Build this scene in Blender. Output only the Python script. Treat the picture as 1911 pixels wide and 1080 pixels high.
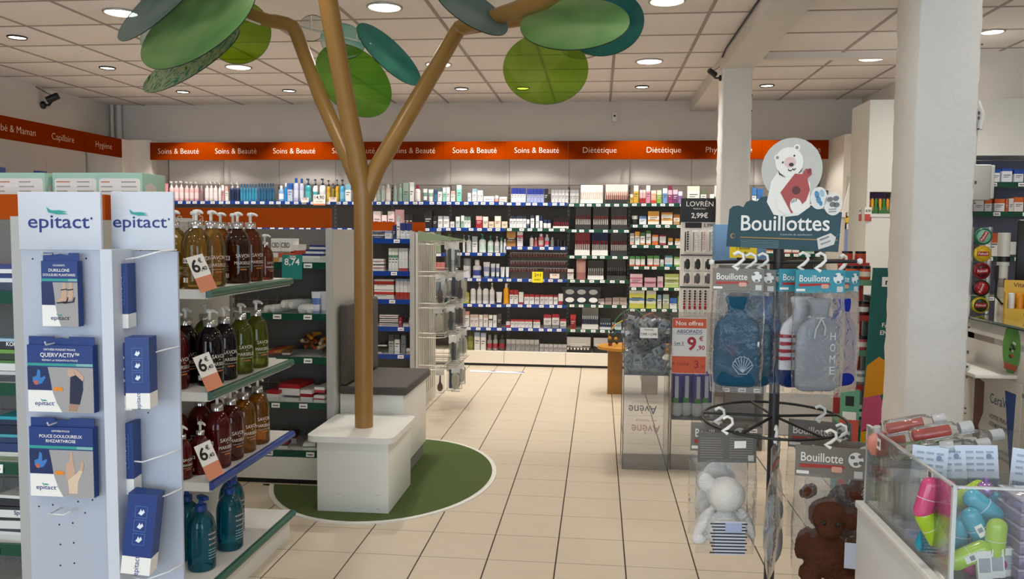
import bpy, bmesh, math, random
from mathutils import Vector, Matrix, Euler
random.seed(7)
SC = bpy.context.scene
for o in list(bpy.data.objects): bpy.data.objects.remove(o)
COL = SC.collection
R = math.radians

# ------------------------------------------------------------------ camera
PITCH, YAW, ROLL, FPX, CAMZ = R(3.907), R(6.0), R(0.449), 1532.6, 1.425
def cam_axes():
    rx = Matrix(((1,0,0),(0,math.cos(PITCH),-math.sin(PITCH)),(0,math.sin(PITCH),math.cos(PITCH))))
    rz = Matrix(((math.cos(ROLL),-math.sin(ROLL),0),(math.sin(ROLL),math.cos(ROLL),0),(0,0,1)))
    ry = Matrix(((math.cos(YAW),math.sin(YAW),0),(-math.sin(YAW),math.cos(YAW),0),(0,0,1)))
    return rz @ rx @ Matrix(((1,0,0),(0,0,-1),(0,1,0))) @ ry
AX = cam_axes(); AXT = AX.transposed()
cam = bpy.data.cameras.new('camera'); camo = bpy.data.objects.new('camera', cam); COL.objects.link(camo)
cam.sensor_width = 36.0; cam.lens = FPX/1911*36.0; cam.clip_start = 0.05; cam.clip_end = 100
r_, d_, f_ = AX[0], AX[1], AX[2]
camo.matrix_world = Matrix(((r_[0],-d_[0],-f_[0],0),(r_[1],-d_[1],-f_[1],0),(r_[2],-d_[2],-f_[2],CAMZ),(0,0,0,1)))
SC.camera = camo
def at(x, y, Y):      # survey: the point seen at photo pixel x,y on the upright plane at distance Y
    d = AXT @ Vector(((x-955.5)/FPX, (y-540)/FPX, 1.0)); t = Y/d.y
    return Vector((d.x*t, Y, CAMZ+d.z*t))
def atz(x, y, z):     # the same on a level plane
    d = AXT @ Vector(((x-955.5)/FPX, (y-540)/FPX, 1.0)); t = (z-CAMZ)/d.z
    return Vector((d.x*t, d.y*t, z))

# ------------------------------------------------------------------ light and exposure
SC.view_settings.view_transform = 'Standard'; SC.view_settings.look = 'None'
SC.view_settings.gamma = 1.0; SC.view_settings.use_curve_mapping = False
SC.view_settings.exposure = 0.0
W = bpy.data.worlds.new('overcast_sky'); SC.world = W; W.use_nodes = True
bg = W.node_tree.nodes['Background']; bg.inputs[0].default_value = (0.80, 0.885, 1.0, 1); bg.inputs[1].default_value = 5.6
try:
    SC.cycles.max_bounces = 10; SC.cycles.diffuse_bounces = 4; SC.cycles.glossy_bounces = 4
    SC.cycles.transparent_max_bounces = 64; SC.cycles.transmission_bounces = 6
    SC.cycles.caustics_reflective = False; SC.cycles.caustics_refractive = False
    SC.cycles.sample_clamp_indirect = 6
except Exception: pass
pl = bpy.data.lights.new('window_portal', 'AREA'); pl.shape = 'RECTANGLE'; pl.size = 8.6; pl.size_y = 2.3
pl.cycles.is_portal = True
po = bpy.data.objects.new('window_portal', pl); COL.objects.link(po)
po.location = (-0.9, -2.9, 1.45); po.rotation_euler = (R(90), 0, 0)
LAMP_W, SPOT_W = 8.0, 9.0     # watts of the big ceiling lamps / the small shelf spots

# ------------------------------------------------------------------ materials
MATS = {}
def lin(h):
    h = h.lstrip('#'); v = [int(h[i:i+2], 16)/255 for i in (0, 2, 4)]
    return tuple(c/12.92 if c <= 0.04045 else ((c+0.055)/1.055)**2.4 for c in v) + (1,)
def mat(col, rough=0.5, metal=0.0, spec=0.5, noise=0.0, scale=8.0, bump=0.0, bscale=60.0, emit=0.0, coat=0.0, rand=0.0):
    key = (col, rough, metal, spec, noise, scale, bump, bscale, emit, coat, rand)
    if key in MATS: return MATS[key]
    m = bpy.data.materials.new('paint_'+col.lstrip('#')); m.use_nodes = True
    nt = m.node_tree; b = nt.nodes['Principled BSDF']; c = lin(col)
    b.inputs['Base Color'].default_value = c; b.inputs['Roughness'].default_value = rough
    b.inputs['Metallic'].default_value = metal; b.inputs['Specular IOR Level'].default_value = spec
    b.inputs['Coat Weight'].default_value = coat
    m.diffuse_color = c
    if noise or rand:
        mx = nt.nodes.new('ShaderNodeMix'); mx.data_type = 'RGBA'; mx.blend_type = 'MULTIPLY'; mx.inputs[0].default_value = 1
        mx.inputs[6].default_value = c
        ramp = nt.nodes.new('ShaderNodeMapRange')
        if noise:
            tc = nt.nodes.new('ShaderNodeTexCoord'); n = nt.nodes.new('ShaderNodeTexNoise')
            n.inputs['Scale'].default_value = scale; n.inputs['Detail'].default_value = 6
            nt.links.new(tc.outputs['Object'], n.inputs['Vector']); nt.links.new(n.outputs['Fac'], ramp.inputs['Value'])
            a = noise
        else:
            oi = nt.nodes.new('ShaderNodeObjectInfo'); nt.links.new(oi.outputs['Random'], ramp.inputs['Value']); a = rand
        ramp.inputs['To Min'].default_value = 1-a; ramp.inputs['To Max'].default_value = 1+a
        nt.links.new(ramp.outputs[0], mx.inputs[7]); nt.links.new(mx.outputs[2], b.inputs['Base Color'])
    if bump:
        n2 = nt.nodes.new('ShaderNodeTexNoise'); n2.inputs['Scale'].default_value = bscale; n2.inputs['Detail'].default_value = 5
        tc2 = nt.nodes.new('ShaderNodeTexCoord'); nt.links.new(tc2.outputs['Object'], n2.inputs['Vector'])
        bp = nt.nodes.new('ShaderNodeBump'); bp.inputs['Strength'].default_value = bump; bp.inputs['Distance'].default_value = 0.01
        nt.links.new(n2.outputs['Fac'], bp.inputs['Height']); nt.links.new(bp.outputs[0], b.inputs['Normal'])
    if emit:
        b.inputs['Emission Color'].default_value = c; b.inputs['Emission Strength'].default_value = emit
    MATS[key] = m; return m
def clear(col, trans=0.8, rough=0.05, body='#ffffff', bump=0.0, bscale=30.0, gl=0.5, tl=0.0):
    """thin see-through sheet: tinted transparency, some body colour, and a surface gloss"""
    key = ('clear', col, trans, rough, body, bump, bscale, gl, tl)
    if key in MATS: return MATS[key]
    m = bpy.data.materials.new('clear_'+col.lstrip('#')); m.use_nodes = True; nt = m.node_tree; nt.nodes.clear()
    out = nt.nodes.new('ShaderNodeOutputMaterial'); t = nt.nodes.new('ShaderNodeBsdfTransparent'); t.inputs[0].default_value = lin(col)
    d = nt.nodes.new('ShaderNodeBsdfDiffuse'); d.inputs[0].default_value = lin(body)
    m.diffuse_color = lin(body)
    dd = d
    if tl:
        tr = nt.nodes.new('ShaderNodeBsdfTranslucent'); tr.inputs[0].default_value = lin(body)
        dd = nt.nodes.new('ShaderNodeMixShader'); dd.inputs[0].default_value = tl
        nt.links.new(d.outputs[0], dd.inputs[1]); nt.links.new(tr.outputs[0], dd.inputs[2])
    mx = nt.nodes.new('ShaderNodeMixShader'); mx.inputs[0].default_value = trans
    nt.links.new(dd.outputs[0], mx.inputs[1]); nt.links.new(t.outputs[0], mx.inputs[2])
    g = nt.nodes.new('ShaderNodeBsdfGlossy'); g.inputs['Roughness'].default_value = rough; g.inputs['Color'].default_value = (1,1,1,1)
    fr = nt.nodes.new('ShaderNodeFresnel'); fr.inputs['IOR'].default_value = 1.45
    mul = nt.nodes.new('ShaderNodeMath'); mul.operation = 'MULTIPLY'; mul.inputs[1].default_value = 2*gl
    nt.links.new(fr.outputs[0], mul.inputs[0])
    m2 = nt.nodes.new('ShaderNodeMixShader'); nt.links.new(mul.outputs[0], m2.inputs[0])
    nt.links.new(mx.outputs[0], m2.inputs[1]); nt.links.new(g.outputs[0], m2.inputs[2]); nt.links.new(m2.outputs[0], out.inputs[0])
    if bump:
        n2 = nt.nodes.new('ShaderNodeTexNoise'); n2.inputs['Scale'].default_value = bscale; n2.inputs['Detail'].default_value = 4
        n2.inputs['Distortion'].default_value = 1.5
        tc2 = nt.nodes.new('ShaderNodeTexCoord'); nt.links.new(tc2.outputs['Object'], n2.inputs['Vector'])
        bp = nt.nodes.new('ShaderNodeBump'); bp.inputs['Strength'].default_value = bump; bp.inputs['Distance'].default_value = 0.02
        nt.links.new(n2.outputs['Fac'], bp.inputs['Height']); nt.links.new(bp.outputs[0], g.inputs['Normal']); nt.links.new(bp.outputs[0], fr.inputs['Normal'])
    MATS[key] = m; return m

# ------------------------------------------------------------------ mesh builder
class MB:
    def __init__(s): s.v = []; s.f = []; s.mi = []; s.sm = []; s.mats = []
    def slot(s, m):
        if m not in s.mats: s.mats.append(m)
        return s.mats.index(m)
    def add(s, verts, faces, m, smooth=False, mx=None):
        b = len(s.v); k = s.slot(m)
        s.v += [tuple(mx @ Vector(p)) if mx else tuple(p) for p in verts]
        for f in faces: s.f.append([b+i for i in f]); s.mi.append(k); s.sm.append(smooth)
        return s
    def box(s, x0, x1, y0, y1, z0, z1, m, mx=None, ch=0.0):
        if not ch:
            vs = [(x0,y0,z0),(x1,y0,z0),(x1,y1,z0),(x0,y1,z0),(x0,y0,z1),(x1,y0,z1),(x1,y1,z1),(x0,y1,z1)]
            fs = [(3,2,1,0),(4,5,6,7),(0,1,5,4),(1,2,6,5),(2,3,7,6),(3,0,4,7)]
            return s.add(vs, fs, m, False, mx)
        bm = bmesh.new(); bmesh.ops.create_cube(bm, size=1.0)
        for v in bm.verts: v.co = Vector(((x0+x1)/2+v.co.x*(x1-x0), (y0+y1)/2+v.co.y*(y1-y0), (z0+z1)/2+v.co.z*(z1-z0)))
        bmesh.ops.bevel(bm, geom=list(bm.edges), offset=ch, segments=2, affect='EDGES', profile=0.5)
        bm.verts.index_update()
        s.add([v.co.copy() for v in bm.verts], [[v.index for v in f.verts] for f in bm.faces], m, True, mx); bm.free(); return s
    def lathe(s, prof, m, n=16, sx=1.0, sy=1.0, mx=None, cap=True, smooth=True):
        """prof: list of (r, z); repeated points give a hard edge"""
        vs = []; fs = []
        for r, z in prof:
            for i in range(n):
                a = 2*math.pi*i/n; vs.append((r*math.cos(a)*sx, r*math.sin(a)*sy, z))
        for k in range(len(prof)-1):
            if prof[k] == prof[k+1]: continue
            for i in range(n): j = (i+1) % n; fs.append((k*n+i, k*n+j, (k+1)*n+j, (k+1)*n+i))
        s.add(vs, fs, m, smooth, mx)
        if cap:
            if prof[0][0] > 1e-5: s.add(vs[:n], [tuple(reversed(range(n)))], m, False, mx)
            if prof[-1][0] > 1e-5: s.add(vs[-n:], [tuple(range(n))], m, False, mx)
        return s
    def tube(s, pts, r, m, n=8, closed=False, mx=None):
        pts = [Vector(p) for p in pts]; N = len(pts); rr = r if isinstance(r, (list, tuple)) else [r]*N
        vs = []; fs = []; up = None
        for i, p in enumerate(pts):
            if closed: t = (pts[(i+1) % N]-pts[i-1])
            else: t = pts[min(i+1, N-1)]-pts[max(i-1, 0)]
            t.normalize()
            if up is None: up = Vector((0,0,1)) if abs(t.z) < .9 else Vector((1,0,0))
            a = t.cross(up).normalized(); up = a.cross(t).normalized()
            for k in range(n):
                q = 2*math.pi*k/n; vs.append(p+(a*math.cos(q)+up*math.sin(q))*rr[i])
        for i in range(N if closed else N-1):
            j = (i+1) % N
            for k in range(n): l = (k+1) % n; fs.append((i*n+k, i*n+l, j*n+l, j*n+k))
        s.add(vs, fs, m, True, mx)
        if not closed:
            s.add(vs[:n], [tuple(reversed(range(n)))], m, False, mx); s.add(vs[-n:], [tuple(range(n))], m, False, mx)
        return s
    def prism(s, poly, t0, t1, m, mx=None, axis='y', smooth=False):
        """outline in x,z (axis y) / x,y (axis z) / y,z (axis x), swept from t0 to t1"""
        f = {'y': lambda p, t: (p[0], t, p[1]), 'z': lambda p, t: (p[0], p[1], t), 'x': lambda p, t: (t, p[0], p[1])}[axis]
        n = len(poly); vs = [f(p, t0) for p in poly]+[f(p, t1) for p in poly]
        fs = [tuple(range(n)), tuple(reversed(range(n, 2*n)))]
        s.add(vs, fs, m, False, mx)
        s.add(vs, [(i, i+n, (i+1) % n+n, (i+1) % n) for i in range(n)], m, smooth, mx); return s
    def mesh(s, name):
        me = bpy.data.meshes.new(name); me.from_pydata(s.v, [], s.f)
        for m in s.mats: me.materials.append(m)
        me.polygons.foreach_set('material_index', s.mi); me.polygons.foreach_set('use_smooth', s.sm)
        me.update(); return me
    def build(s, name, parent=None, loc=(0,0,0), rot=(0,0,0)):
        return put(name, s.mesh(name), parent, loc, rot)
def put(name, me, parent=None, loc=(0,0,0), rot=(0,0,0)):
    o = bpy.data.objects.new(name, me); COL.objects.link(o); o.location = loc; o.rotation_euler = rot
    if parent: o.parent = parent
    return o
def tag(o, label=None, cat=None, group=None, kind=None):
    if label: o['label'] = label
    if cat: o['category'] = cat
    if group: o['group'] = group
    if kind: o['kind'] = kind
    return o
def thing(name, label, cat, loc=(0,0,0), rz=0.0, group=None, rot=None):
    o = bpy.data.objects.new(name, None); COL.objects.link(o); o.location = loc; o.empty_display_size = 0.05
    o.rotation_euler = rot if rot else (0,0,rz); return tag(o, label, cat, group)
def copy_tree(o, parent=None):
    c = o.copy(); COL.objects.link(c); c.parent = parent
    for ch in [x for x in KIDS.get(o.name, [])]: copy_tree(ch, c)
    return c
KIDS = {}
def dup(root, loc, rz=None, label=None, group=None):
    kids = {}
    for x in bpy.data.objects:
        if x.parent: kids.setdefault(x.parent.name, []).append(x)
    def rec(o, par):
        c = o.copy(); COL.objects.link(c); c.parent = par
        for ch in kids.get(o.name, []): rec(ch, c)
        return c
    c = rec(root, None); c.location = loc
    if rz is not None: c.rotation_euler = (0,0,rz)
    if label: c['label'] = label
    if group: c['group'] = group
    return c
def struct(name, mb, parent=None, loc=(0,0,0)):
    o = mb.build(name, parent, loc)
    if not parent: o['kind'] = 'structure'
    return o
TXT = {}
def text_geo(s, bold=0.0):
    key = (s, bold)
    if key not in TXT:
        cu = bpy.data.curves.new('t', 'FONT'); cu.body = s; cu.size = 1.0; cu.resolution_u = 3; cu.offset = bold
        cu.align_x = 'LEFT'; o = bpy.data.objects.new('t', cu); COL.objects.link(o)
        me = bpy.data.meshes.new_from_object(o); vs = [v.co.copy() for v in me.vertices]; fs = [tuple(p.vertices) for p in me.polygons]
        bpy.data.objects.remove(o); bpy.data.curves.remove(cu); bpy.data.meshes.remove(me)
        xs = [v.x for v in vs] or [0]; ys = [v.y for v in vs] or [0]
        TXT[key] = (vs, fs, min(xs), max(xs), min(ys), max(ys))
    return TXT[key]
def add_text(mb, s, x, z, h, m, y=0.0, w=None, align='C', bold=0.0, bend=None, slant=0.0, maxw=None):
    """lettering standing in the x-z plane at depth y, facing -y; h = cap height"""
    vs, fs, x0, x1, y0, y1 = text_geo(s, bold); k = h/0.69; kx = k
    if w: kx = w/max(1e-6, x1-x0)
    elif maxw and (x1-x0)*k > maxw: kx = maxw/(x1-x0)
    wid = (x1-x0)*kx; ox = {'C': x-wid/2, 'L': x, 'R': x-wid}[align]
    out = []
    for v in vs:
        px = ox+(v.x-x0)*kx+slant*v.y*k; pz = z+v.y*k
        if bend: a = px/bend; out.append((bend*math.sin(a), -bend*math.cos(a), pz))
        else: out.append((px, y, pz))
    mb.add(out, fs, m); return wid
def rect(mb, x0, x1, z0, z1, m, y=0.0, t=0.0006): return mb.box(x0, x1, y-t, y, z0, z1, m)
def ellipse_pts(cx, cz, a, b, n=24, rot=0.0):
    c, s = math.cos(rot), math.sin(rot)
    return [(cx+a*math.cos(2*math.pi*i/n)*c-b*math.sin(2*math.pi*i/n)*s, cz+a*math.cos(2*math.pi*i/n)*s+b*math.sin(2*math.pi*i/n)*c) for i in range(n)]
def flat(mb, pts, m, y=0.0, t=0.0006): return mb.prism(pts, y-t, y, m)
def rrect(x0, x1, z0, z1, r, n=5):
    P = []
    for cx, cz, a0 in ((x1-r, z1-r, 0), (x0+r, z1-r, 90), (x0+r, z0+r, 180), (x1-r, z0+r, 270)):
        for i in range(n+1): a = R(a0+90*i/n); P.append((cx+r*math.cos(a), cz+r*math.sin(a)))
    return P
WHITE = mat('#e6e4e0', .45); WHITE2 = mat('#d8d5cf', .5); BLACK = mat('#0c0c0d', .45); CHROME = mat('#d8d8da', .18, 1.0)
DARKGREY = mat('#3a3836', .6); MIDGREY = mat('#8b8a86', .45); PRINTW = mat('#f2efea', .5); RAILGREEN = mat('#0d4a38', .3); RAILBLUE = mat('#123f98', .3)
ORANGE = mat('#762700', .7, spec=.0); PAPER = mat('#efece6', .6); LIGHTLETTER = mat('#d6bfb2', .6)
ACRYL = clear('#fafcfc', .97, .03, '#dfe6ea', gl=.4)
# ================================================================== the room
CEIL = 2.88; T = 0.30; TX0, TY0, TY = -0.466, 3.48, 0.2985
XL, XR, YB, YF = -5.7, 4.4, 9.2, -3.0
wall_m = mat('#d9d2cb', .8, noise=.03, scale=3, bump=.05, bscale=90)
tile_m = mat('#c8baa5', .32, noise=.05, scale=7, bump=.02, bscale=25)
grout_m = mat('#3c332b', .9); ceil_m = mat('#e2dcd8', .9, noise=.02, scale=40, bump=.12, bscale=120); tee_m = mat('#9a8f88', .7)
fl = struct('floor', MB().box(XL-.1, XR+.1, YF-.1, YB+.1, -.12, -.003, grout_m))
def frustum(mb, w, d, t, ch, m, x=0, y=0):
    a, b = w/2, d/2
    vs = [(x-a,y-b,-t),(x+a,y-b,-t),(x+a,y+b,-t),(x-a,y+b,-t),(x-a,y-b,-ch),(x+a,y-b,-ch),(x+a,y+b,-ch),(x-a,y+b,-ch),
          (x-a+ch,y-b+ch,0),(x+a-ch,y-b+ch,0),(x+a-ch,y+b-ch,0),(x-a+ch,y+b-ch,0)]
    fs = [(0,1,5,4),(1,2,6,5),(2,3,7,6),(3,0,4,7),(4,5,9,8),(5,6,10,9),(6,7,11,10),(7,4,8,11),(8,9,10,11)]
    mb.add(vs, fs, m)
ft = MB(); frustum(ft, T-.006, TY-.005, .003, .0012, tile_m); ft = ft.mesh('floor_tile')
rest = MB()
for i in range(-18, 17):
    for j in range(-22, 20):
        x, y = TX0+(i+.5)*T, TY0+(j+.5)*TY
        if x < XL or x > XR or y < YF or y > YB: continue
        if -6 <= i <= 6 and -2 <= j <= 17: put('floor_tile', ft, fl, (x, y, 0))
        else: frustum(rest, T-.006, TY-.005, .003, .0012, tile_m, x, y)
tag(rest.build('outer_floor_tile', fl), kind='stuff')
# ceiling: lay-in tiles on a tee grid
ce = struct('ceiling', MB().box(XL-.1, XR+.1, YF-.1, YB+.1, CEIL+.02, CEIL+.14, mat('#5d544f', .9)))
ct = MB(); ct.box(-.292, .292, -.292, .292, 0, .012, ceil_m, ch=.003); ct = ct.mesh('ceiling_tile')
rest = MB(); gx = [.10+.6*k for k in range(-10, 8)]; gy = [5.0+.6*k for k in range(-13, 8)]
for x in gx:
    for y in gy:
        cx, cy = x+.3, y+.3
        if cx-.3 < XL-.35 or cx > XR+.2 or cy > YB+.2: continue
        if y > 3.9: put('ceiling_tile', ct, ce, (cx, cy, CEIL))
        else: rest.box(cx-.292, cx+.292, cy-.292, cy+.292, CEIL, CEIL+.012, ceil_m)
tag(rest.build('rear_ceiling_tile', ce), kind='stuff')
tm = MB().box(-.012, .012, YF, YB, -.004, .006, tee_m).mesh('ceiling_tee')
for x in gx:
    if XL < x < XR: put('ceiling_tee', tm, ce, (x, 0, CEIL))
tm = MB().box(XL, XR, -.012, .012, -.003, .005, tee_m).mesh('ceiling_cross_tee')
for y in gy:
    if YF < y < YB: put('ceiling_cross_tee', tm, ce, (0, y, CEIL))
struct('wall_back', MB().box(XL-.1, XR+.1, YB, YB+.1, 0, CEIL+.02, wall_m))
struct('wall_left', MB().box(XL-.1, XL, YF, YB, 0, CEIL+.02, wall_m))
struct('wall_right', MB().box(XR, XR+.1, YF, YB, 0, CEIL+.02, wall_m).box(2.76, 2.86, 7.0, YB, 0, CEIL+.02, wall_m).box(2.86, XR, 6.9, 7.0, 0, CEIL+.02, wall_m))
# shop front behind the camera: sill, lintel, piers and a wide glazed opening that lets the daylight in
fm = mat('#55565a', .5)
struct('wall_front', MB().box(XL, XR, YF-.1, YF, 0, .25, wall_m).box(XL, XR, YF-.1, YF, 2.65, CEIL+.02, wall_m)
       .box(XL, -5.2, YF-.1, YF, .25, 2.65, wall_m).box(3.5, XR, YF-.1, YF, .25, 2.65, wall_m))
wf = MB()
for x in (-5.2, -3.05, -.9, 1.25, 3.4): wf.box(x, x+.06, YF-.07, YF-.02, .25, 2.65, fm)
wf.box(-5.2, 3.5, YF-.07, YF-.02, .25, .31, fm).box(-5.2, 3.5, YF-.07, YF-.02, 2.59, 2.65, fm)
w1 = struct('window_1', wf)
gl_m = clear('#f2f6f6', .97, .02, '#ffffff', gl=.5)
for x in (-5.14, -2.99, -.84, 1.31): MB().box(x, x+2.09, YF-.05, YF-.045, .31, 2.59, gl_m).build('pane', w1)
# pipes running down the far left corner
struct('trim_1', MB().lathe([(.022, 2.3), (.022, CEIL)], wall_m, 10, mx=Matrix.Translation((-5.66, YB-.06, 0))).lathe([(.028, 2.3), (.028, CEIL)], wall_m, 10, mx=Matrix.Translation((-5.58, YB-.05, 0))))
# beam, step of the ceiling behind the far column
plaster = mat('#dedcd8', .75, noise=.05, scale=5, bump=.55, bscale=28)
struct('trim_2', MB().box(.965, 1.215, -2.9, YB, 2.76, CEIL+.01, mat('#d2ccc6', .8, noise=.04, scale=6)))
struct('trim_3', MB().box(1.215, 2.76, 6.86, 6.95, 2.835, CEIL+.01, wall_m))
struct('trim_4', MB().tube([(.955, 3.0, 2.865), (.955, 6.6, 2.865), (.95, 6.75, 2.83)], .006, BLACK, 6))
def column(x0, x1, y0, y1, z1, label, seed):
    rnd = random.Random(seed); t = thing('column', label, 'column', ((x0+x1)/2, (y0+y1)/2, 0))
    w, d = (x1-x0)/2, (y1-y0)/2; n = 60; vs = []; fs = []
    P = [(-w+.012,-d),(w-.012,-d),(w,-d+.012),(w,d-.012),(w-.012,d),(-w+.012,d),(-w,d-.012),(-w,-d+.012)]
    for k in range(n+1):
        z = z1*k/n
        for p in P: j = .0035; vs.append((p[0]+rnd.uniform(-j, j), p[1]+rnd.uniform(-j, j), z))
    for k in range(n):
        for i in range(8): fs.append((k*8+i, k*8+(i+1) % 8, (k+1)*8+(i+1) % 8, (k+1)*8+i))
    MB().add(vs, fs, plaster, True).build('shaft', t)
    sc = MB()
    for _ in range(14):
        z = rnd.uniform(.6, z1-.2); h = rnd.uniform(.004, .014); x = w+.001
        sc.box(x-.004, x+.0015, -d-.0015, -d+.006, z, z+h, mat('#5b564f', .9))
    sc.build('chipped_corner', t); return t
column(.972, 1.207, 6.84, 7.08, 2.76, 'far square white plaster column behind the dark hot water bottle sign', 1)
cn = column(1.335, 1.59, 3.70, 3.98, CEIL, 'thick rough white plaster column behind the clear bin of travel bottles', 2)
MB().tube([(.136, -.1, 2.0), (.145, -.125, 1.95), (.137, -.13, 1.88)], .012, WHITE2, 8).build('cable_clip', cn)
MB().lathe([(.018,0),(.018,.012),(.010,.02)], WHITE2, 12, mx=Matrix.Translation((.128,-.11,.86)) @ Euler((0,R(90),0)).to_matrix().to_4x4()).build('door_stop', cn)
# ceiling lamps
rim_m = mat('#b9b5b0', .35, .6); dark_rim = mat('#2b2725', .4, .3)
def lamp_emit(s, col='#fff1de'):
    m = mat(col, .5, emit=s); return m
def downlight(x, y, r, label, group, watts, dark):
    t = thing('downlight', label, 'ceiling light', (x, y, CEIL), group=group)
    MB().lathe([(r, -.001), (r*1.17, -.001), (r*1.17, -.009), (r*1.10, -.014), (r, -.008), (r, -.001)], dark_rim if dark else rim_m, 32, cap=False).build('rim', t)
    MB().lathe([(r, -.006), (r*.6, -.007), (.0001, -.007)], lamp_emit(9 if dark else 26), 32, cap=False).build('diffuser', t)
    l = bpy.data.lights.new('lamp_light', 'SPOT'); l.energy = watts*10; l.spot_size = R(140 if not dark else 100); l.spot_blend = 1.0 if not dark else .35
    l.shadow_soft_size = r*.8; l.color = (1, .955, .90)
    o = bpy.data.objects.new('lamp_light', l); COL.objects.link(o); o.parent = t; o.location = (0, 0, -.03)
    return t
for x in (-3.2, -1.4, .4, 2.2):
    for y in (5.3, 7.1):
        pl_ = {(-3.2,5.3): 'lit round ceiling lamp partly behind the grey leaf of the tree', (-1.4,5.3): 'lit round ceiling lamp above the trunk of the tree', (.4,5.3): 'lit round ceiling lamp beside the teal leaf, close to the beam',
               (2.2,5.3): 'lit round ceiling lamp over the cash counter', (-3.2,7.1): 'lit round ceiling lamp under the yellow green leaf', (-1.4,7.1): 'lit round ceiling lamp half hidden by the right hand branch',
               (.4,7.1): 'lit round ceiling lamp between the teal leaf and the far column', (2.2,7.1): 'lit round ceiling lamp between the two plaster columns'}[(x, y)]
        downlight(x, y, .1, pl_, 'big round ceiling lamps', LAMP_W, False)
for x in (-3.2, -1.4, .4, 2.2):
    for y in (3.5, 1.7, -.1, -1.9): downlight(x, y, .1, 'lit round ceiling lamp near the shop front', 'big round ceiling lamps', LAMP_W*.30, False)
for x in (-4.35, -3.2, -1.4, -.78, .4, 1.6): downlight(x, 8.3, .06, 'small dark rimmed ceiling spot in front of the back shelves', 'small shelf spots', SPOT_W, True)
for y in (5.9, 7.05): downlight(-4.4, y, .06, 'small dark rimmed ceiling spot in front of the left shelves', 'small shelf spots', SPOT_W, True)
downlight(2.75, 6.25, .07, 'round ceiling spot over the white pharmacy shelving', None, SPOT_W, False)
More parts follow.
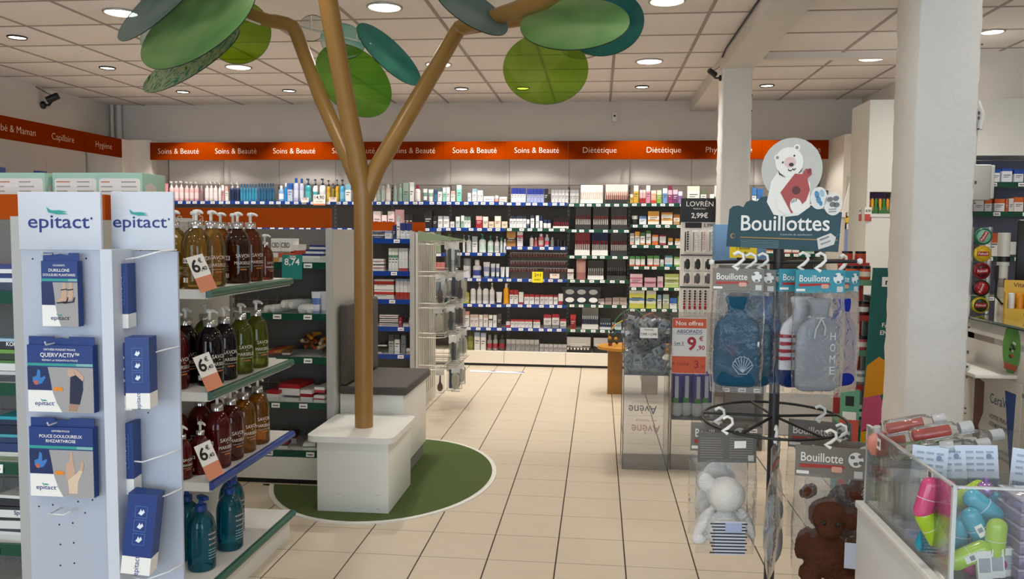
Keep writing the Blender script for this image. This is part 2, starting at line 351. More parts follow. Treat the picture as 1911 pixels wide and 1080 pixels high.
# ================================================================== goods: shared shapes
def hexes(s):
    out = []
    for tkn in s.split():
        a, _, b = tkn.partition('*'); out.append(('#'+a, float(b) if b else 1.0))
    return out
MESH = {}
PLAST = lambda c: mat(c, .35); CARD = lambda c: mat(c, .5)
def goods(kind, w, d, h, cols, n=14):
    key = (kind, round(w, 3), round(d, 3), round(h, 3), cols, n)
    if key in MESH: return MESH[key]
    mb = MB(); c = hexes(cols); a, b = w/2, d/2
    if kind == 'carton':                       # printed box: colour bands wrap round it, a small print panel on its face
        tot = sum(q for _, q in c); z = 0
        for i, (hx, q) in enumerate(c):
            z1 = z+h*q/tot; m = CARD(hx)
            vs = [(-a,-b,z),(a,-b,z),(a,b,z),(-a,b,z),(-a,-b,z1),(a,-b,z1),(a,b,z1),(-a,b,z1)]
            fs = [(0,1,5,4),(1,2,6,5),(2,3,7,6),(3,0,4,7)]
            if i == 0: fs.append((3,2,1,0))
            if i == len(c)-1: fs.append((4,5,6,7))
            mb.add(vs, fs, m); z = z1
        ink = CARD('#4a4a55' if sum(int(c[0][0][i:i+2], 16) for i in (1,3,5)) > 380 else '#d8d4cc')
        q = h*.5
        mb.add([(-a*.7,-b-.0006,q),(a*.7,-b-.0006,q),(a*.7,-b-.0006,q+h*.05),(-a*.7,-b-.0006,q+h*.05)], [(0,1,2,3)], ink)
        mb.add([(-a*.7,-b-.0006,q-h*.12),(a*.3,-b-.0006,q-h*.12),(a*.3,-b-.0006,q-h*.08),(-a*.7,-b-.0006,q-h*.08)], [(0,1,2,3)], ink)
    elif kind in ('bottle', 'pump', 'spray'):
        m = PLAST(c[0][0]); cap = PLAST(c[1][0]); lab = PLAST(c[2][0]) if len(c) > 2 else m
        s = b/a; bh = h*(.80 if kind == 'bottle' else .72)
        mb.lathe([(a*.93,0),(a,.02*h),(a,bh*.2)], m, n, 1, s, cap=True); mb.lathe([(a,bh*.2),(a,bh*.62)], lab, n, 1, s, cap=False)
        mb.lathe([(a,bh*.62),(a,bh*.84),(a*.8,bh*.94),(a*.42,bh)], m, n, 1, s, cap=False)
        if kind == 'bottle': mb.lathe([(a*.5,bh),(a*.5,h),(a*.5,h)], cap, n, 1, 1, cap=True)
        elif kind == 'spray': mb.lathe([(a*.55,bh),(a*.55,h*.97),(a*.45,h)], cap, n, 1, 1)
        else:
            mb.lathe([(a*.42,bh),(a*.42,bh+h*.08)], cap, n); mb.lathe([(a*.15,bh+h*.08),(a*.15,h*.93)], cap, 8)
            mb.box(-a*.28, a*.28, -a*.9, a*.3, h*.93, h, cap)
    elif kind == 'tube':                       # stands on its cap, crimped flat on top
        m = PLAST(c[0][0]); cap = PLAST(c[1][0]); lab = PLAST(c[2][0]) if len(c) > 2 else m; ch = h*.14
        mb.lathe([(a*.78,0),(a*.78,ch)], cap, n, 1, .8)
        vs = []; fs = []; L = 6
        for k in range(L+1):
            t = k/L; z = ch+(h-ch)*t
            for i in range(n):
                q = 2*math.pi*i/n; vs.append((a*(.82+.18*t)*math.cos(q), b*.8*(1-t*.94)*math.sin(q), z))
        for k in range(L):
            f = [(k*n+i, k*n+(i+1) % n, (k+1)*n+(i+1) % n, (k+1)*n+i) for i in range(n)]
            mb.add(vs, f, lab if k in (2,3) else m, True)
    elif kind == 'jar':
        m = PLAST(c[0][0]); cap = PLAST(c[1][0])
        mb.lathe([(a*.9,0),(a,.06*h),(a,.58*h),(a*.9,.62*h)], m, n); mb.lathe([(a*1.02,.62*h),(a*1.02,.97*h),(a*.95,h)], cap, n)
    elif kind == 'pouch':
        m = PLAST(c[0][0]); lab = PLAST(c[1][0]) if len(c) > 1 else m
        vs = []; L = 6
        for k in range(L+1):
            t = k/L; th = b*math.sin(math.pi*min(1, .15+.85*t))*1.0+.001
            for i in range(n): q = 2*math.pi*i/n; vs.append((a*math.copysign(abs(math.cos(q))**.5, math.cos(q)), th*math.sin(q), h*t))
        for k in range(L): mb.add(vs, [(k*n+i, k*n+(i+1) % n, (k+1)*n+(i+1) % n, (k+1)*n+i) for i in range(n)], lab if k in (2,3,4) else m, True)
    elif kind == 'tray':                       # counter display tray: low box with a back card and a row of small pieces
        m = CARD(c[0][0]); mb.box(-a, a, -b, b, 0, h*.22, m); mb.box(-a, a, b-.01, b, h*.22, h, CARD(c[1][0]))
        k = max(3, int(w/.02))
        for i in range(k):
            x = -a+w*(i+.5)/k
            mb.lathe([(w/k*.36, h*.22), (w/k*.36, h*.42), (w/k*.28, h*.45)], PLAST(c[2][0]), 8, mx=Matrix.Translation((x, -b*.5, 0)))
            mb.lathe([(w/k*.26, h*.45), (w/k*.26, h*.6)], PLAST(c[3][0] if len(c) > 3 else '#d8d0c8'), 8, mx=Matrix.Translation((x, -b*.5, 0)))
    MESH[key] = mb.mesh(kind); return MESH[key]
NAMEOF = {'carton': ('carton', 'box'), 'bottle': ('bottle', 'bottle'), 'pump': ('pump_bottle', 'bottle'), 'spray': ('spray_can', 'bottle'), 'tube': ('cream_tube', 'tube'),
          'jar': ('cream_jar', 'jar'), 'pouch': ('refill_pouch', 'pouch'), 'tray': ('counter_tray', 'display')}
def item(kind, w, d, h, cols, loc, label, group=None, rz=0.0, n=14):
    nm, cat = NAMEOF[kind]; o = put(nm, goods(kind, w, d, h, cols, n), None, loc, (0, 0, rz))
    return tag(o, label, cat, group)
rg = random.Random(3)
def row(Y, z, place, runs, depth=.07, facing=0):
    """runs along a shelf: (kind, x0, x1, how many, top edge, colours, what) with the photo's pixel columns"""
    for kind, x0, x1, n, yt, cols, what in runs:
        a, b = at(x0, yt, Y), at(x1, yt, Y); h = max(.02, a.z-z); w = (b.x-a.x)/n
        h = round(h, 3); ww = round(w*.93, 3)
        d = ww if kind in ('bottle', 'pump', 'spray', 'jar') else min(depth, max(.03, ww*.8)) if kind == 'carton' else min(.05, ww*.8)
        if kind == 'tray': d = .10
        if kind in ('bottle', 'pump') : d = round(min(ww, .06)*.85, 3)
        lab = what+' on '+place
        for i in range(n):
            item(kind, ww, d, h, cols, (a.x+w*(i+.5), Y+d/2+rg.uniform(0, .008), z), lab, lab if n > 1 else None, rg.uniform(-.05, .05) if kind != 'tray' else 0)

# ================================================================== shelving along the back wall
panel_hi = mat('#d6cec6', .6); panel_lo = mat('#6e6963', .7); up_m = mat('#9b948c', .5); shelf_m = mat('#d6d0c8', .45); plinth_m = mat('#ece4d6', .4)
tag_m = mat('#f4f2ee', .5); tagtxt = mat('#55534f', .6)
LBL = MB().box(-.024, .024, -.0015, 0, -.013, .013, tag_m).box(-.016, .016, -.0019, -.0015, -.004, .002, tagtxt).mesh('price_label')
def shelf(parent, w, d, z, rail, labels=5, rnd=None, thick=.02, loc=(0,0), lab_mesh=None):
    """shelf board of width w, depth d (front edge at y=0 of the parent), with its price rail and labels"""
    s = MB().box(-w/2, w/2, 0.004, d, -thick, 0, shelf_m).build('shelf', parent, (loc[0], loc[1], z))
    MB().prism([(0.004, .004), (.004, -.034), (-.004, -.034), (-.008, .004)], -w/2, w/2, rail, axis='x').build('price_rail', s)
    rnd = rnd or rg
    for i in range(labels):
        x = -w/2+w*(i+.5)/labels+rnd.uniform(-.3, .3)*w/labels*.6
        put('price_label', lab_mesh or LBL, s, (x, -.0085, -.015), (R(-6), 0, 0))
    return s
def slots(mb, x, y, z0, z1):
    mb.box(x-.012, x+.012, y, y+.012, z0, z1, up_m); z = z0+.03
    while z < z1-.02: mb.box(x-.0045, x+.0045, y-.0012, y, z, z+.022, BLACK); z += .045
SIGNS = {-8: 'Soins & Beauté', -7: 'Soins & Beauté', -6: 'Soins & Beauté', -5: 'Soins & Beauté', -4: 'Soins & Beauté', -3: 'Soins & Beauté', -2: 'Soins & Beauté',
         -1: 'Diététique', 0: 'Diététique', 1: 'Phytothérapie', 2: 'Aromathérapie'}
WHERE = {-8: 'first Soins & Beauté sign', -7: 'second Soins & Beauté sign', -6: 'third Soins & Beauté sign', -5: 'fourth Soins & Beauté sign', -4: 'fifth Soins & Beauté sign', -3: 'sixth Soins & Beauté sign',
         -2: 'last Soins & Beauté sign', -1: 'first Diététique sign', 0: 'second Diététique sign', 1: 'Phytothérapie sign', 2: 'Aromathérapie sign'}
LEVELS = {-8: (1.765, 1.48), -7: (1.765, 1.48), -6: (1.765, 1.48), -5: (1.765, 1.48, 1.2, .93), -4: (1.768, 1.485, 1.215, .945, .672, .42), -3: (1.768, 1.49, 1.226, .952, .676, .424),
          -2: (1.762, 1.492, 1.296, .954, .68, .426), -1: (1.755, 1.483, 1.207, .952, .69, .424), 0: (1.76, 1.538, 1.325, 1.101, .881, .656), 1: (1.76, 1.52, 1.25, .98), 2: (1.76, 1.52, 1.25, .98)}
BLUE_LEV = {-8: (1,0), -7: (1,1), -6: (1,1), -5: (1,1,1,1), -4: (1,1,1,1,1,1), -3: (1,1,1,1,1,1), -2: (1,0,1,1,1,1), -1: (0,0,0,0,0,0), 0: (0,)*6, 1: (0,)*4, 2: (0,)*4}
BW = .66
for k in range(-8, 3):
    x = .325+BW*k+BW/2
    t = thing('wall_shelving', 'wall shelving bay with orange header under the '+WHERE[k].replace(' sign', '')+' lettering', 'shelving', (x, 8.72, 0), group='wall shelving bays along the back wall')
    MB().box(-BW/2+.002, BW/2-.002, .38, .40, 1.958, 2.40, panel_hi).build('upper_panel', t); MB().box(-BW/2+.002, BW/2-.002, .38, .40, 1.745, 1.953, panel_hi).build('middle_panel', t)
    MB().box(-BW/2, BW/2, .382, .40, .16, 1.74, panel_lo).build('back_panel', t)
    u = MB(); slots(u, BW/2, .372, .17, 1.955); u.build('slotted_upright', t)
    if k == -8: u = MB(); slots(u, -BW/2+.012, .372, .17, 1.955); u.build('slotted_upright', t)
    hp = MB().box(-BW/2+.001, BW/2-.001, -.02, 0, 2.205, 2.395, ORANGE).build('header_panel', t)
    tx = MB(); add_text(tx, SIGNS[k], .0, 2.272, .058, LIGHTLETTER, y=-.0215, w=.47 if 'Beau' in SIGNS[k] else None, maxw=.5, bold=-.012); tx.build('lettering', hp)
    for sx in (-1, 1): MB().box(sx*.3-.006, sx*.3+.006, 0, .385, 2.30, 2.33, panel_hi).build('header_bracket', t)
    for lv, z in enumerate(LEVELS[k]): shelf(t, BW-.006, .372, z-.012, RAILBLUE if BLUE_LEV[k][lv] else RAILGREEN, 6 if lv else 7)
    MB().box(-BW/2+.002, BW/2-.002, -.02, .37, .028, .158, plinth_m).build('plinth_drawer', t)
    MB().box(-BW/2, BW/2, .0, .37, 0, .028, BLACK).build('kickboard', t)
WB = 8.75
def S(k, lv): return LEVELS[k][lv]-.012
LVN = ('top', 'second', 'third', 'fourth', 'fifth', 'sixth')
def bay(k, lv, runs, **kw): row(WB, S(k, lv), LVN[lv]+' shelf below '+WHERE[k], runs, **kw)
bay(-8, 0, [('tube',301,312,1,342,'d98a8e c97a80','pink cream tube'),('pump',313,341,3,338,'e7b9b8 f3e6e2 e9d9d6','pale pink pump bottle'),('pump',342,369,3,339,'e0aeb0 f5eae6 ead6d3','rose pump bottle'),('bottle',370,378,1,346,'8a6a72 b9a0a4','mauve bottle'),
            ('pump',380,405,3,339,'e8d4d0 f5f0ee f1e6e3','white pink pump bottle')])
bay(-7, 0, [('pump',406,412,1,341,'e9e4e0 f5f0ee','small white pump bottle'),('carton',413,418,1,345,'c98f92*2 eee6e2','slim rose carton'),('carton',419,425,1,347,'efe7e2*2 d8a9a5','slim white carton'),
            ('pump',427,446,2,340,'10264e e8e8ea 0e2246','navy pump bottle'),('bottle',447,479,6,343,'2c7392 1d5a7c 2f87a6','teal clear bottle'),('bottle',480,512,6,342,'1d4a68 163b58 24587a','dark blue clear bottle')])
bay(-6, 0, [('bottle',518,528,1,346,'7aa3c8 f2f2f0 e8eef2','light blue bottle with white cap'),('bottle',529,535,1,341,'1e7fc0 f4f4f2','bright blue bottle'),('carton',536,545,1,342,'b9c4d8*2 1b58a4','lilac carton with blue top'),
            ('bottle',546,556,1,332,'b8bedb 1d4e98 d5d9ea','tall lilac bottle with blue cap'),('bottle',557,566,1,333,'aeb6d6 1a4a92 cfd5e8','lilac bottle with navy cap'),('pump',567,580,1,333,'35949c 123c70 58b0b4','teal pump bottle'),
            ('pump',582,592,1,334,'e8eef0 15406f 4aa7b4','white teal pump bottle'),('pump',594,607,1,333,'eceae8 1c3350 dfe3ea','white pump bottle with navy head'),('pump',608,616,1,336,'c99a1c 2b2a1c d9b640','yellow pump bottle')])
bay(-5, 0, [('pump',618,624,1,342,'8f7a24 25241a','small olive pump bottle'),('pump',625,632,1,335,'d0a11c 1b2b3c d9b23a','golden pump bottle'),('pump',633,643,1,335,'4aa4c8 16344f 7cc2dc','sky blue pump bottle'),('carton',644,655,1,343,'eef0f0*2 7fb4c8','white carton'),
            ('bottle',696,702,1,358,'dfe0de 2c3340','white bottle with dark cap'),('bottle',703,710,1,348,'8f9d96 a9b2ac 9fada6','grey green bottle'),('bottle',711,718,1,346,'aab3aa c4c8c2','sage bottle'),('bottle',719,728,1,343,'d0c6ba e6e2dc dcd4ca','beige bottle with pale cap')])
bay(-4, 0, [('bottle',733,740,1,345,'8fa398 a8b4ac','sage green bottle'),('bottle',741,751,1,343,'87a393 9fb2a4 7c9a8a','green bottle'),('carton',752,763,1,341,'7d968a 8fa598','green carton'),('carton',764,772,1,340,'e6e6e2*3 c8cfd0','tall white carton'),
            ('bottle',773,784,1,346,'ddd6d2 8c1c26 e6dedb','white bottle with red cap'),('tube',788,797,1,352,'e4e6e2 3c4a52 6d8f8c','white tube with dark print'),('tube',798,808,1,353,'e6e6e4 d9dcd8 8fae9e','white green tube'),('jar',809,816,1,354,'3f6f94 274f74','small blue jar'),('carton',817,825,1,351,'ece9e4*3 5a6a6c','white carton with grey foot'),
            ('carton',826,832,1,350,'8cc4b4*2 e6efea','mint carton'),('carton',833,839,1,349,'ecebe6','plain white carton')])
bay(-3, 0, [('carton',841,849,1,356,'e8e2da*2 c4a8a0','cream carton'),('carton',852,861,1,345,'7fcab4*3 bfe4d8','tall mint carton'),('carton',873,879,1,360,'cfe0e6 eef0f0','small pale blue carton'),('carton',881,890,1,352,'ecebe8*3 8aa8b8','tall white blue carton'),('carton',891,901,2,355,'e9e8e4*3 c8d0d4','slim white carton'),
            ('carton',902,922,1,366,'eceae6','low flat white carton'),('jar',923,930,1,365,'d8938a e8e0da','small coral jar'),('carton',931,946,1,367,'e4cfc0*2 eee4da','low beige carton')])
bay(-2, 0, [('carton',954,981,5,351,'eef0f2*3 1b2f86*2','white carton with royal blue top'),('carton',983,1015,5,352,'9aa4c8*3 1b2f86*2','lilac carton with royal blue top'),('carton',1016,1023,1,352,'17161a','black carton'),('jar',1023,1028,1,362,'1b1a1c 2b2a2c','black jar'),('carton',1029,1061,5,354,'c9c8c6*3 9a9a9a','silver carton with dark stripe')])
bay(-1, 0, [('carton',1064,1080,3,354,'bdbcba*3 8f8f90','silver grey carton'),('tray',1082,1127,1,344,'e6e4de e9e4dc d8c8c0 c9a89a','eyelash display with white back card'),('tray',1129,1174,1,343,'2a2624 e8e2da 8a5040 c48a70','brown makeup display with white back card')])
bay(0, 0, [('carton',1176,1182,1,362,'c9a23a*2 e8e0cc','small mustard carton'),('carton',1183,1192,1,346,'d6ab2a*2 f0ecdf','yellow white carton'),('carton',1194,1205,2,354,'a8202c*2 e4b4b4*2 efe2de','red pink carton'),('carton',1206,1214,1,346,'d98aa4*2 f2e4e6','pink carton'),('carton',1215,1225,1,355,'c8402c e8a890*2 efe0d8','coral carton'),
           ('carton',1226,1235,1,355,'7fae3c*2 dfe8c8','lime green carton'),('carton',1237,1246,1,351,'6a94c8*2 dfe6ee','sky blue carton'),('carton',1247,1255,1,346,'8c2a5c*2 e8b8c4 7a1c3c','plum carton'),('carton',1256,1265,1,354,'6a2a64*2 e2c0d4','violet carton'),('carton',1266,1274,1,357,'8a6aa4*2 e8e0ec','lavender carton')])
bay(1, 0, [('carton',1283,1307,1,347,'eee9dc*3 d8d2c0','large cream carton with olive print'),('carton',1308,1319,1,354,'e8e6da*2 5a6a4c','cream green carton'),('carton',1325,1333,1,362,'e8e6e0','small white carton'),('carton',1334,1346,1,346,'3f8a4c*2 eef0ea*3','white carton with green foot'),('carton',1404,1412,1,350,'e4ecf2 3a78b4','white blue carton'),('carton',1413,1425,2,352,'eef0f2 2f6eb0*2','blue white carton')])
bay(2, 2, [('carton',1425,1452,2,466,'e6e2da*2 c07a4c','white orange carton'),('carton',1464,1492,2,465,'a83a34 e6ded8*2','white carton with red foot'),('carton',1496,1520,2,468,'dfe4e0*2 4a8a6a','white green carton')])
bay(2, 1, [('carton',1412,1440,2,415,'e2e4e6*2 5a84b4','white blue carton'),('bottle',1446,1470,2,412,'5a3a20 e0ddd6 e4e0d8','brown bottle')])
bay(1, 1, [('carton',1336,1346,1,415,'dfe4da*2 3f7a4c','white green carton'),('carton',1405,1409,1,418,'e4e4e2','slim white carton')])
bay(2, 0, [('carton',1536,1548,1,355,'e9e9e6*2 2f3a34','white carton with dark top'),('carton',1520,1532,1,360,'d9e2da 4a8a5c','white green carton')])
bay(-5, 1, [('carton',696,711,1,394,'eed8da*3 f2e6e6','pale pink carton'),('carton',712,722,1,401,'efdfe0','low pink carton'),('carton',723,736,1,394,'ecd2d6*3 f2e6e6','rose carton')])
bay(-4, 1, [('carton',738,748,1,404,'efe6e4','white pink carton'),('carton',750,770,3,400,'3a2b28 241b1a','dark brown carton'),('carton',791,807,1,393,'1c1918 2c2624','tall black carton stack'),('carton',808,816,1,403,'241f1e','black carton'),('carton',817,826,1,403,'e9e7e4*3 a8a8aa','white grey carton'),('carton',827,838,1,403,'e9e7e4*3 b4b4b6','white carton')])
bay(-3, 1, [('carton',840,848,1,413,'dcd8d2','low grey carton'),('carton',850,858,1,404,'c4ccc4*2 e6e8e4','pale green carton'),('carton',860,866,1,402,'8fb89c e6ece4','mint striped carton'),('carton',866,878,2,404,'dfe4e0*2 6a8a7c','white green carton'),('carton',888,900,1,403,'a41c20*2 d8a8a4','red carton'),('carton',901,911,1,404,'e4d4c0*2 efe6da','beige carton'),('carton',912,922,1,413,'e0ccb4','low beige carton'),('carton',923,935,1,403,'e4d4bc*2 efe6da','tall beige carton'),('carton',936,947,1,413,'e2d0b8','low sand carton')])
bay(-2, 1, [('carton',951,982,5,402,'dfe2e4*3 2c3444','white carton with dark edge'),('carton',983,988,1,409,'2f3a5c e0e2e6','small navy carton'),('carton',990,997,1,401,'e4e6e8*3 3a4250','white slim carton'),('carton',1000,1006,1,402,'eceeee','plain slim carton'),('jar',1007,1013,1,403,'e2e4e8 243056','navy capped jar'),('jar',1014,1028,2,410,'e4e4e6 1f2a50','small navy capped jar'),('tray',1031,1062,1,406,'e6e2dc 3a1c1c 5a1420 8a2430','lipstick tray')])
bay(-1, 1, [('tray',1073,1104,1,385,'2c2a2a 55504c c8c4be 8c1c28','nail varnish stand'),('tray',1106,1137,1,385,'2c2a2a 55504c c8c4be a03c30','nail polish stand'),('tray',1140,1172,1,385,'2c2a2a 55504c c8c4be 7c1420','red varnish stand')])
bay(0, 1, [('jar',1179,1191,1,402,'20221f c8ccc0','round black tin'),('carton',1193,1207,1,403,'dfe6ee*2 5a84b4','pale blue carton'),('carton',1209,1231,1,394,'e8e2d4 d89a3c*.5 ece6da d89a3c*.5 d8a03c','striped orange cream carton'),('carton',1234,1256,1,396,'e8e2d4 d89a3c*.5 ece6da c88a34*.5','orange striped carton'),('carton',1257,1269,1,400,'b88a5c e2d6c4 b06a2c','brown striped carton')])
bay(-3, 2, [('pump',863,868,1,438,'d8dcd4 b4c0b0','slim white pump bottle'),('pump',869,880,1,439,'dcdad6 8fa8b8 c4ccd0','white grey pump bottle'),('carton',881,891,1,441,'dcdee0*2 a8b4bc','white silver carton'),('pump',893,907,1,436,'e4eae4 2c8a68 c4dccc','white bottle with green pump'),('pump',909,921,1,440,'e0e8e0 3a9470 bcd8c8','white bottle with mint pump'),('pump',922,932,1,441,'dedede c0c4c4 b8bcc0','white pump bottle'),('bottle',933,938,1,443,'cfe0da 4aa88c','slim mint bottle'),('bottle',939,945,1,446,'e4e6e6 e0e0e0','slim white bottle')])
bay(-4, 2, [('pouch',800,823,1,430,'8d9a7c a9b39a','large sage pouch'),('pump',832,842,1,437,'9ab47c 6a8a4c c4d0ac','green pump bottle')])
bay(-2, 2, [('carton',945,963,1,431,'a87a3c 8a602c 2a1c14*.6 b0803c*2','kraft brown carton'),('carton',965,976,1,430,'e6dcdc*2 c04a5c*.5 e8e2e0','white carton with pink edge'),('bottle',988,996,1,439,'e4ded8 3a4664','white bottle with navy cap'),('bottle',997,1003,1,443,'c06464 e0d4d0','small coral bottle'),('bottle',1004,1015,1,436,'c8646c ece4e0 e2c8c8','coral bottle with white cap'),('bottle',1016,1025,1,437,'b4c4d8 e8c8c8 d8606c','pink blue bottle'),('bottle',1027,1034,1,443,'8a8e90 c8ccce','grey bottle'),('jar',1039,1049,2,447,'222024 383438','black jar'),('jar',1050,1057,1,448,'2a2628 1c1a1c','dark jar')])
bay(-1, 2, [('tray',1072,1102,1,429,'ece8e2 9c3030 c8c4c0 8c2430','red backed lipstick display'),('tray',1104,1136,1,430,'ece8e2 1c2050 c4c0be 9c2c38','navy backed lipstick display'),('tray',1139,1172,1,431,'2c2a2a 57524e c8c4c0 7c1824','grey varnish display')])
bay(0, 2, [('carton',1176,1184,1,435,'e8b49a e6e6e2*2 a8a8a4','white orange carton'),('carton',1185,1194,1,432,'e4e4e0*2 d89a3c','carton with orange top'),('carton',1195,1204,1,434,'c8844c*.6 e6e6e2*2 3f6a3c','white carton with green top'),('carton',1206,1215,1,430,'c87a44*.6 e8e8e4*3 3a6a34','tall carton with green top'),('carton',1217,1229,1,438,'c8642c e4e2de e07a2c*.5','white carton with orange lid'),('carton',1231,1243,1,438,'8c2a2c*.7 dcdad8*2 8a2428*.5','white carton with maroon bands'),('carton',1247,1256,1,444,'e4e2d8 d0902c','small orange topped carton'),('carton',1260,1270,1,445,'e6e2d6 d8942c*.6','small cream carton')])
bay(-3, 3, [('carton',865,867,1,495,'e6e6e6','thin white carton'),('jar',864,878,1,482,'dcdee2 8a8e94','white blue jar stack'),('spray',881,898,1,485,'d8dadc dedede 3a4a8c','wide white tub'),('tube',901,914,1,489,'dcdee0 3a56a0 8a94b8','white tube with navy flash'),('tube',915,924,1,492,'dfe1e4 3a56a0 8a94b8','white tube with blue flash'),('tube',925,932,1,492,'dde0e4 3450a0 7a88b4','slim tube with blue flash'),('tube',933,942,1,498,'e0e6ec 2a6ab4','small blue capped tube'),('tube',943,950,1,498,'e0e6ec 2a6ab4','tiny blue capped tube')])
bay(-4, 3, [('carton',808,830,3,489,'d0606a*2 e08a8c','coral pink carton'),('tube',834,850,2,492,'dfe2e8 2c4c98 6a7cb4','white blue tube')])
bay(-3, 4, [('pump',860,876,1,536,'a8a83c 1c3c50 b8b858','olive yellow bottle with navy pump'),('pump',877,888,1,527,'e4e4e0 1f3858 c8ccd0','white bottle with navy pump head'),('pump',889,899,1,527,'dedcd8 d8d4cc c4c4c4','white bottle with pale pump head'),('pump',900,912,1,527,'e2e2e0 1c3456 c4c8cc','tall white bottle with navy head'),('pump',913,923,1,528,'dedcd8 dcd8d0 c8c8c8','tall white bottle with pale head'),('tube',925,937,1,545,'e8e8e6 1f3a60','white tube with navy cap'),('bottle',939,950,1,529,'e8a010 e8e2d8 e8a010','yellow bottle with white nozzle')])
bay(-2, 4, [('carton',951,967,2,541,'e0dcd8*2 a82028','white carton with red top'),('carton',968,977,1,545,'a82830*.6 e6e4e0*2 e2dcd8','tall white red carton'),('carton',978,997,2,549,'e6e4e0*2 b02830*.7','low white carton with red top'),('carton',998,1007,1,550,'e4e0dc*2 b42c34*.6','squat white carton with red top'),('carton',1008,1032,3,550,'e2e0dc*2 a83038*.5','small white carton with red top'),('carton',1033,1041,1,551,'e4e2de*2 a82830*.5','little white carton with red lid'),('carton',1042,1051,1,548,'a83038 e6e0dc*2','white carton with red foot')])
bay(-1, 4, [('carton',1116,1128,1,557,'c8bcb4 8a7a78','small taupe carton'),('carton',1129,1142,1,556,'a89088 8c7a74','taupe carton'),('carton',1143,1170,2,555,'b49c90 9a8880','brown pink carton')])
bay(-3, 5, [('carton',866,876,1,581,'e2e0dc*3 c48a80','white pink carton'),('carton',877,893,2,587,'e4dcd6*3 c8b4a8','cream white carton'),('carton',894,901,1,585,'e6e4e0*3 222222*.3','white carton with black lid'),('carton',902,911,1,587,'e6e2dc*3 b8a89a','ivory carton'),('carton',912,919,1,588,'e6e4e0*2 30302e*.4 e6e4e0','white carton with black stripe'),('carton',920,927,1,588,'e4e2de','plain white carton'),('carton',928,936,1,585,'3a3634 4a4442','charcoal carton')])
bay(-2, 5, [('carton',944,952,1,600,'c03038*.7 e0d4d0','small red white carton'),('carton',953,993,6,596,'e4e0dc*2 b43038*.6','small white carton with red band on top'),('carton',995,1008,2,597,'e2e2e0*2 b83c44*.6','white carton with thin red lid'),('carton',1014,1029,1,587,'8a8a84 e0dcd8*2 a8242c','grey carton with red top'),('carton',1030,1044,1,586,'8a8a84 e2deda*2 a01c26','tall carton with red top'),('carton',1045,1057,1,595,'9a9a94 deddd8*2 a8303a','short grey carton with red top')])
bay(-1, 5, [('carton',1064,1075,1,587,'8c1c20*2 b82c30','red carton'),('tray',1085,1118,1,573,'dad8d6 8f8c88 2a3450 c8ccd6','navy cosmetics stand'),('tray',1119,1141,1,595,'d4d8dc 5a6470 1f3458 b4c0d0','small blue pot stand'),('carton',1142,1160,2,602,'c8d4d8 8fa8b4','pale blue grey carton')])
bay(0, 3, [('carton',1175,1185,1,478,'c8502c*.6 e4e2e0*2 4a8a3c','carton with green top and red foot'),('carton',1186,1195,1,478,'c0441f*.5 dcdad8*2 4a8a3c','carton with green lid'),('carton',1196,1204,1,478,'b8401c*.6 deddd8*2 468638','tall carton with green lid'),('carton',1208,1219,1,477,'b83c1c*.6 e6e4e0*2 4c8c3a','carton with green cap, rust foot'),('carton',1220,1231,1,477,'c04a20*.6 e4e2de*2 508e3c','big carton with green cap'),('carton',1232,1239,1,484,'8aa87c e4e4e0*2','small pale green carton'),('carton',1241,1256,1,477,'2a7a94*.7 dfe6e8*2 4a8a9c*.6','teal white carton'),('carton',1258,1271,1,479,'6a9c2c*.7 e6ecd8*2 7aa840*.6','lime white carton')])
bay(0, 4, [('carton',1175,1200,1,511,'d8a8b4 c06a84*.4 dcb4bc c06a84*.4 e0c0c4','stack of pink striped cartons'),('carton',1202,1225,1,518,'cfa0ac b85a78*.4 d8b0b8','low pink carton'),('carton',1227,1238,1,516,'d8a0b4 e4c8d0','rose white carton'),('carton',1240,1268,1,511,'b8c878 dfe6c0*.5 a8bc60 dfe6c0*.5 b4c46c','stack of lime striped cartons')])
bay(0, 5, [('carton',1174,1204,1,538,'c8c450 e0e4d8*.6 5a8ab4*.5 d0cc5c e2e4dc*.6 5a8ab4*.4','yellow blue striped carton'),('carton',1206,1225,1,540,'c8cc60 dfe2d4*.6 6a90a8*.4 ccd068 e0e2d8','yellow green striped carton'),('carton',1227,1235,1,550,'d8d8cc*2 7a98b8','small cream blue carton'),('carton',1237,1249,1,549,'b8c088 e0e2d4 98a8a0','small green grey carton'),('carton',1250,1264,1,556,'e4e6e6 3a6ab4','low white blue carton'),('carton',1265,1271,1,553,'7aa03c','lime carton')])
# goods standing on the base boards
def base(k, runs): row(WB, .158, 'base board below '+WHERE[k], runs)
base(-3, [('bottle',872,884,1,619,'6a6c2c 3c3e1c 84863c','olive bottle with dark cap'),('carton',885,896,1,620,'d6d4d0*3 8fa0b8','tall white carton'),('carton',897,907,1,621,'dad8d4*3 a0acc0','tall pale carton'),('spray',908,918,1,625,'8f8f8c 8c8a88 a8303c','grey can with red band'),('spray',919,929,1,625,'94948f 8c8a88 a8303c','silver can with red band'),('spray',930,943,1,624,'4c4a48 3c3a38 8c2832','dark can with red band')])
base(-2, [('carton',945,1006,7,633,'8a8886*2 a8a6a4','silver grey carton with dark print'),('carton',1007,1058,6,642,'9c9a98*2 b4b2b0','small grey carton')])
base(-1, [('carton',1057,1104,1,627,'17161a*1.4 d8d4ce*.1 17161a*.3 b9b8b6*2.4 17161a*.2','makeup palette box with silver top'),('carton',1107,1135,1,628,'19181b*1.4 17161a*.4 b4b4b2*2.2 17161a*.3','second palette box with silver top')])
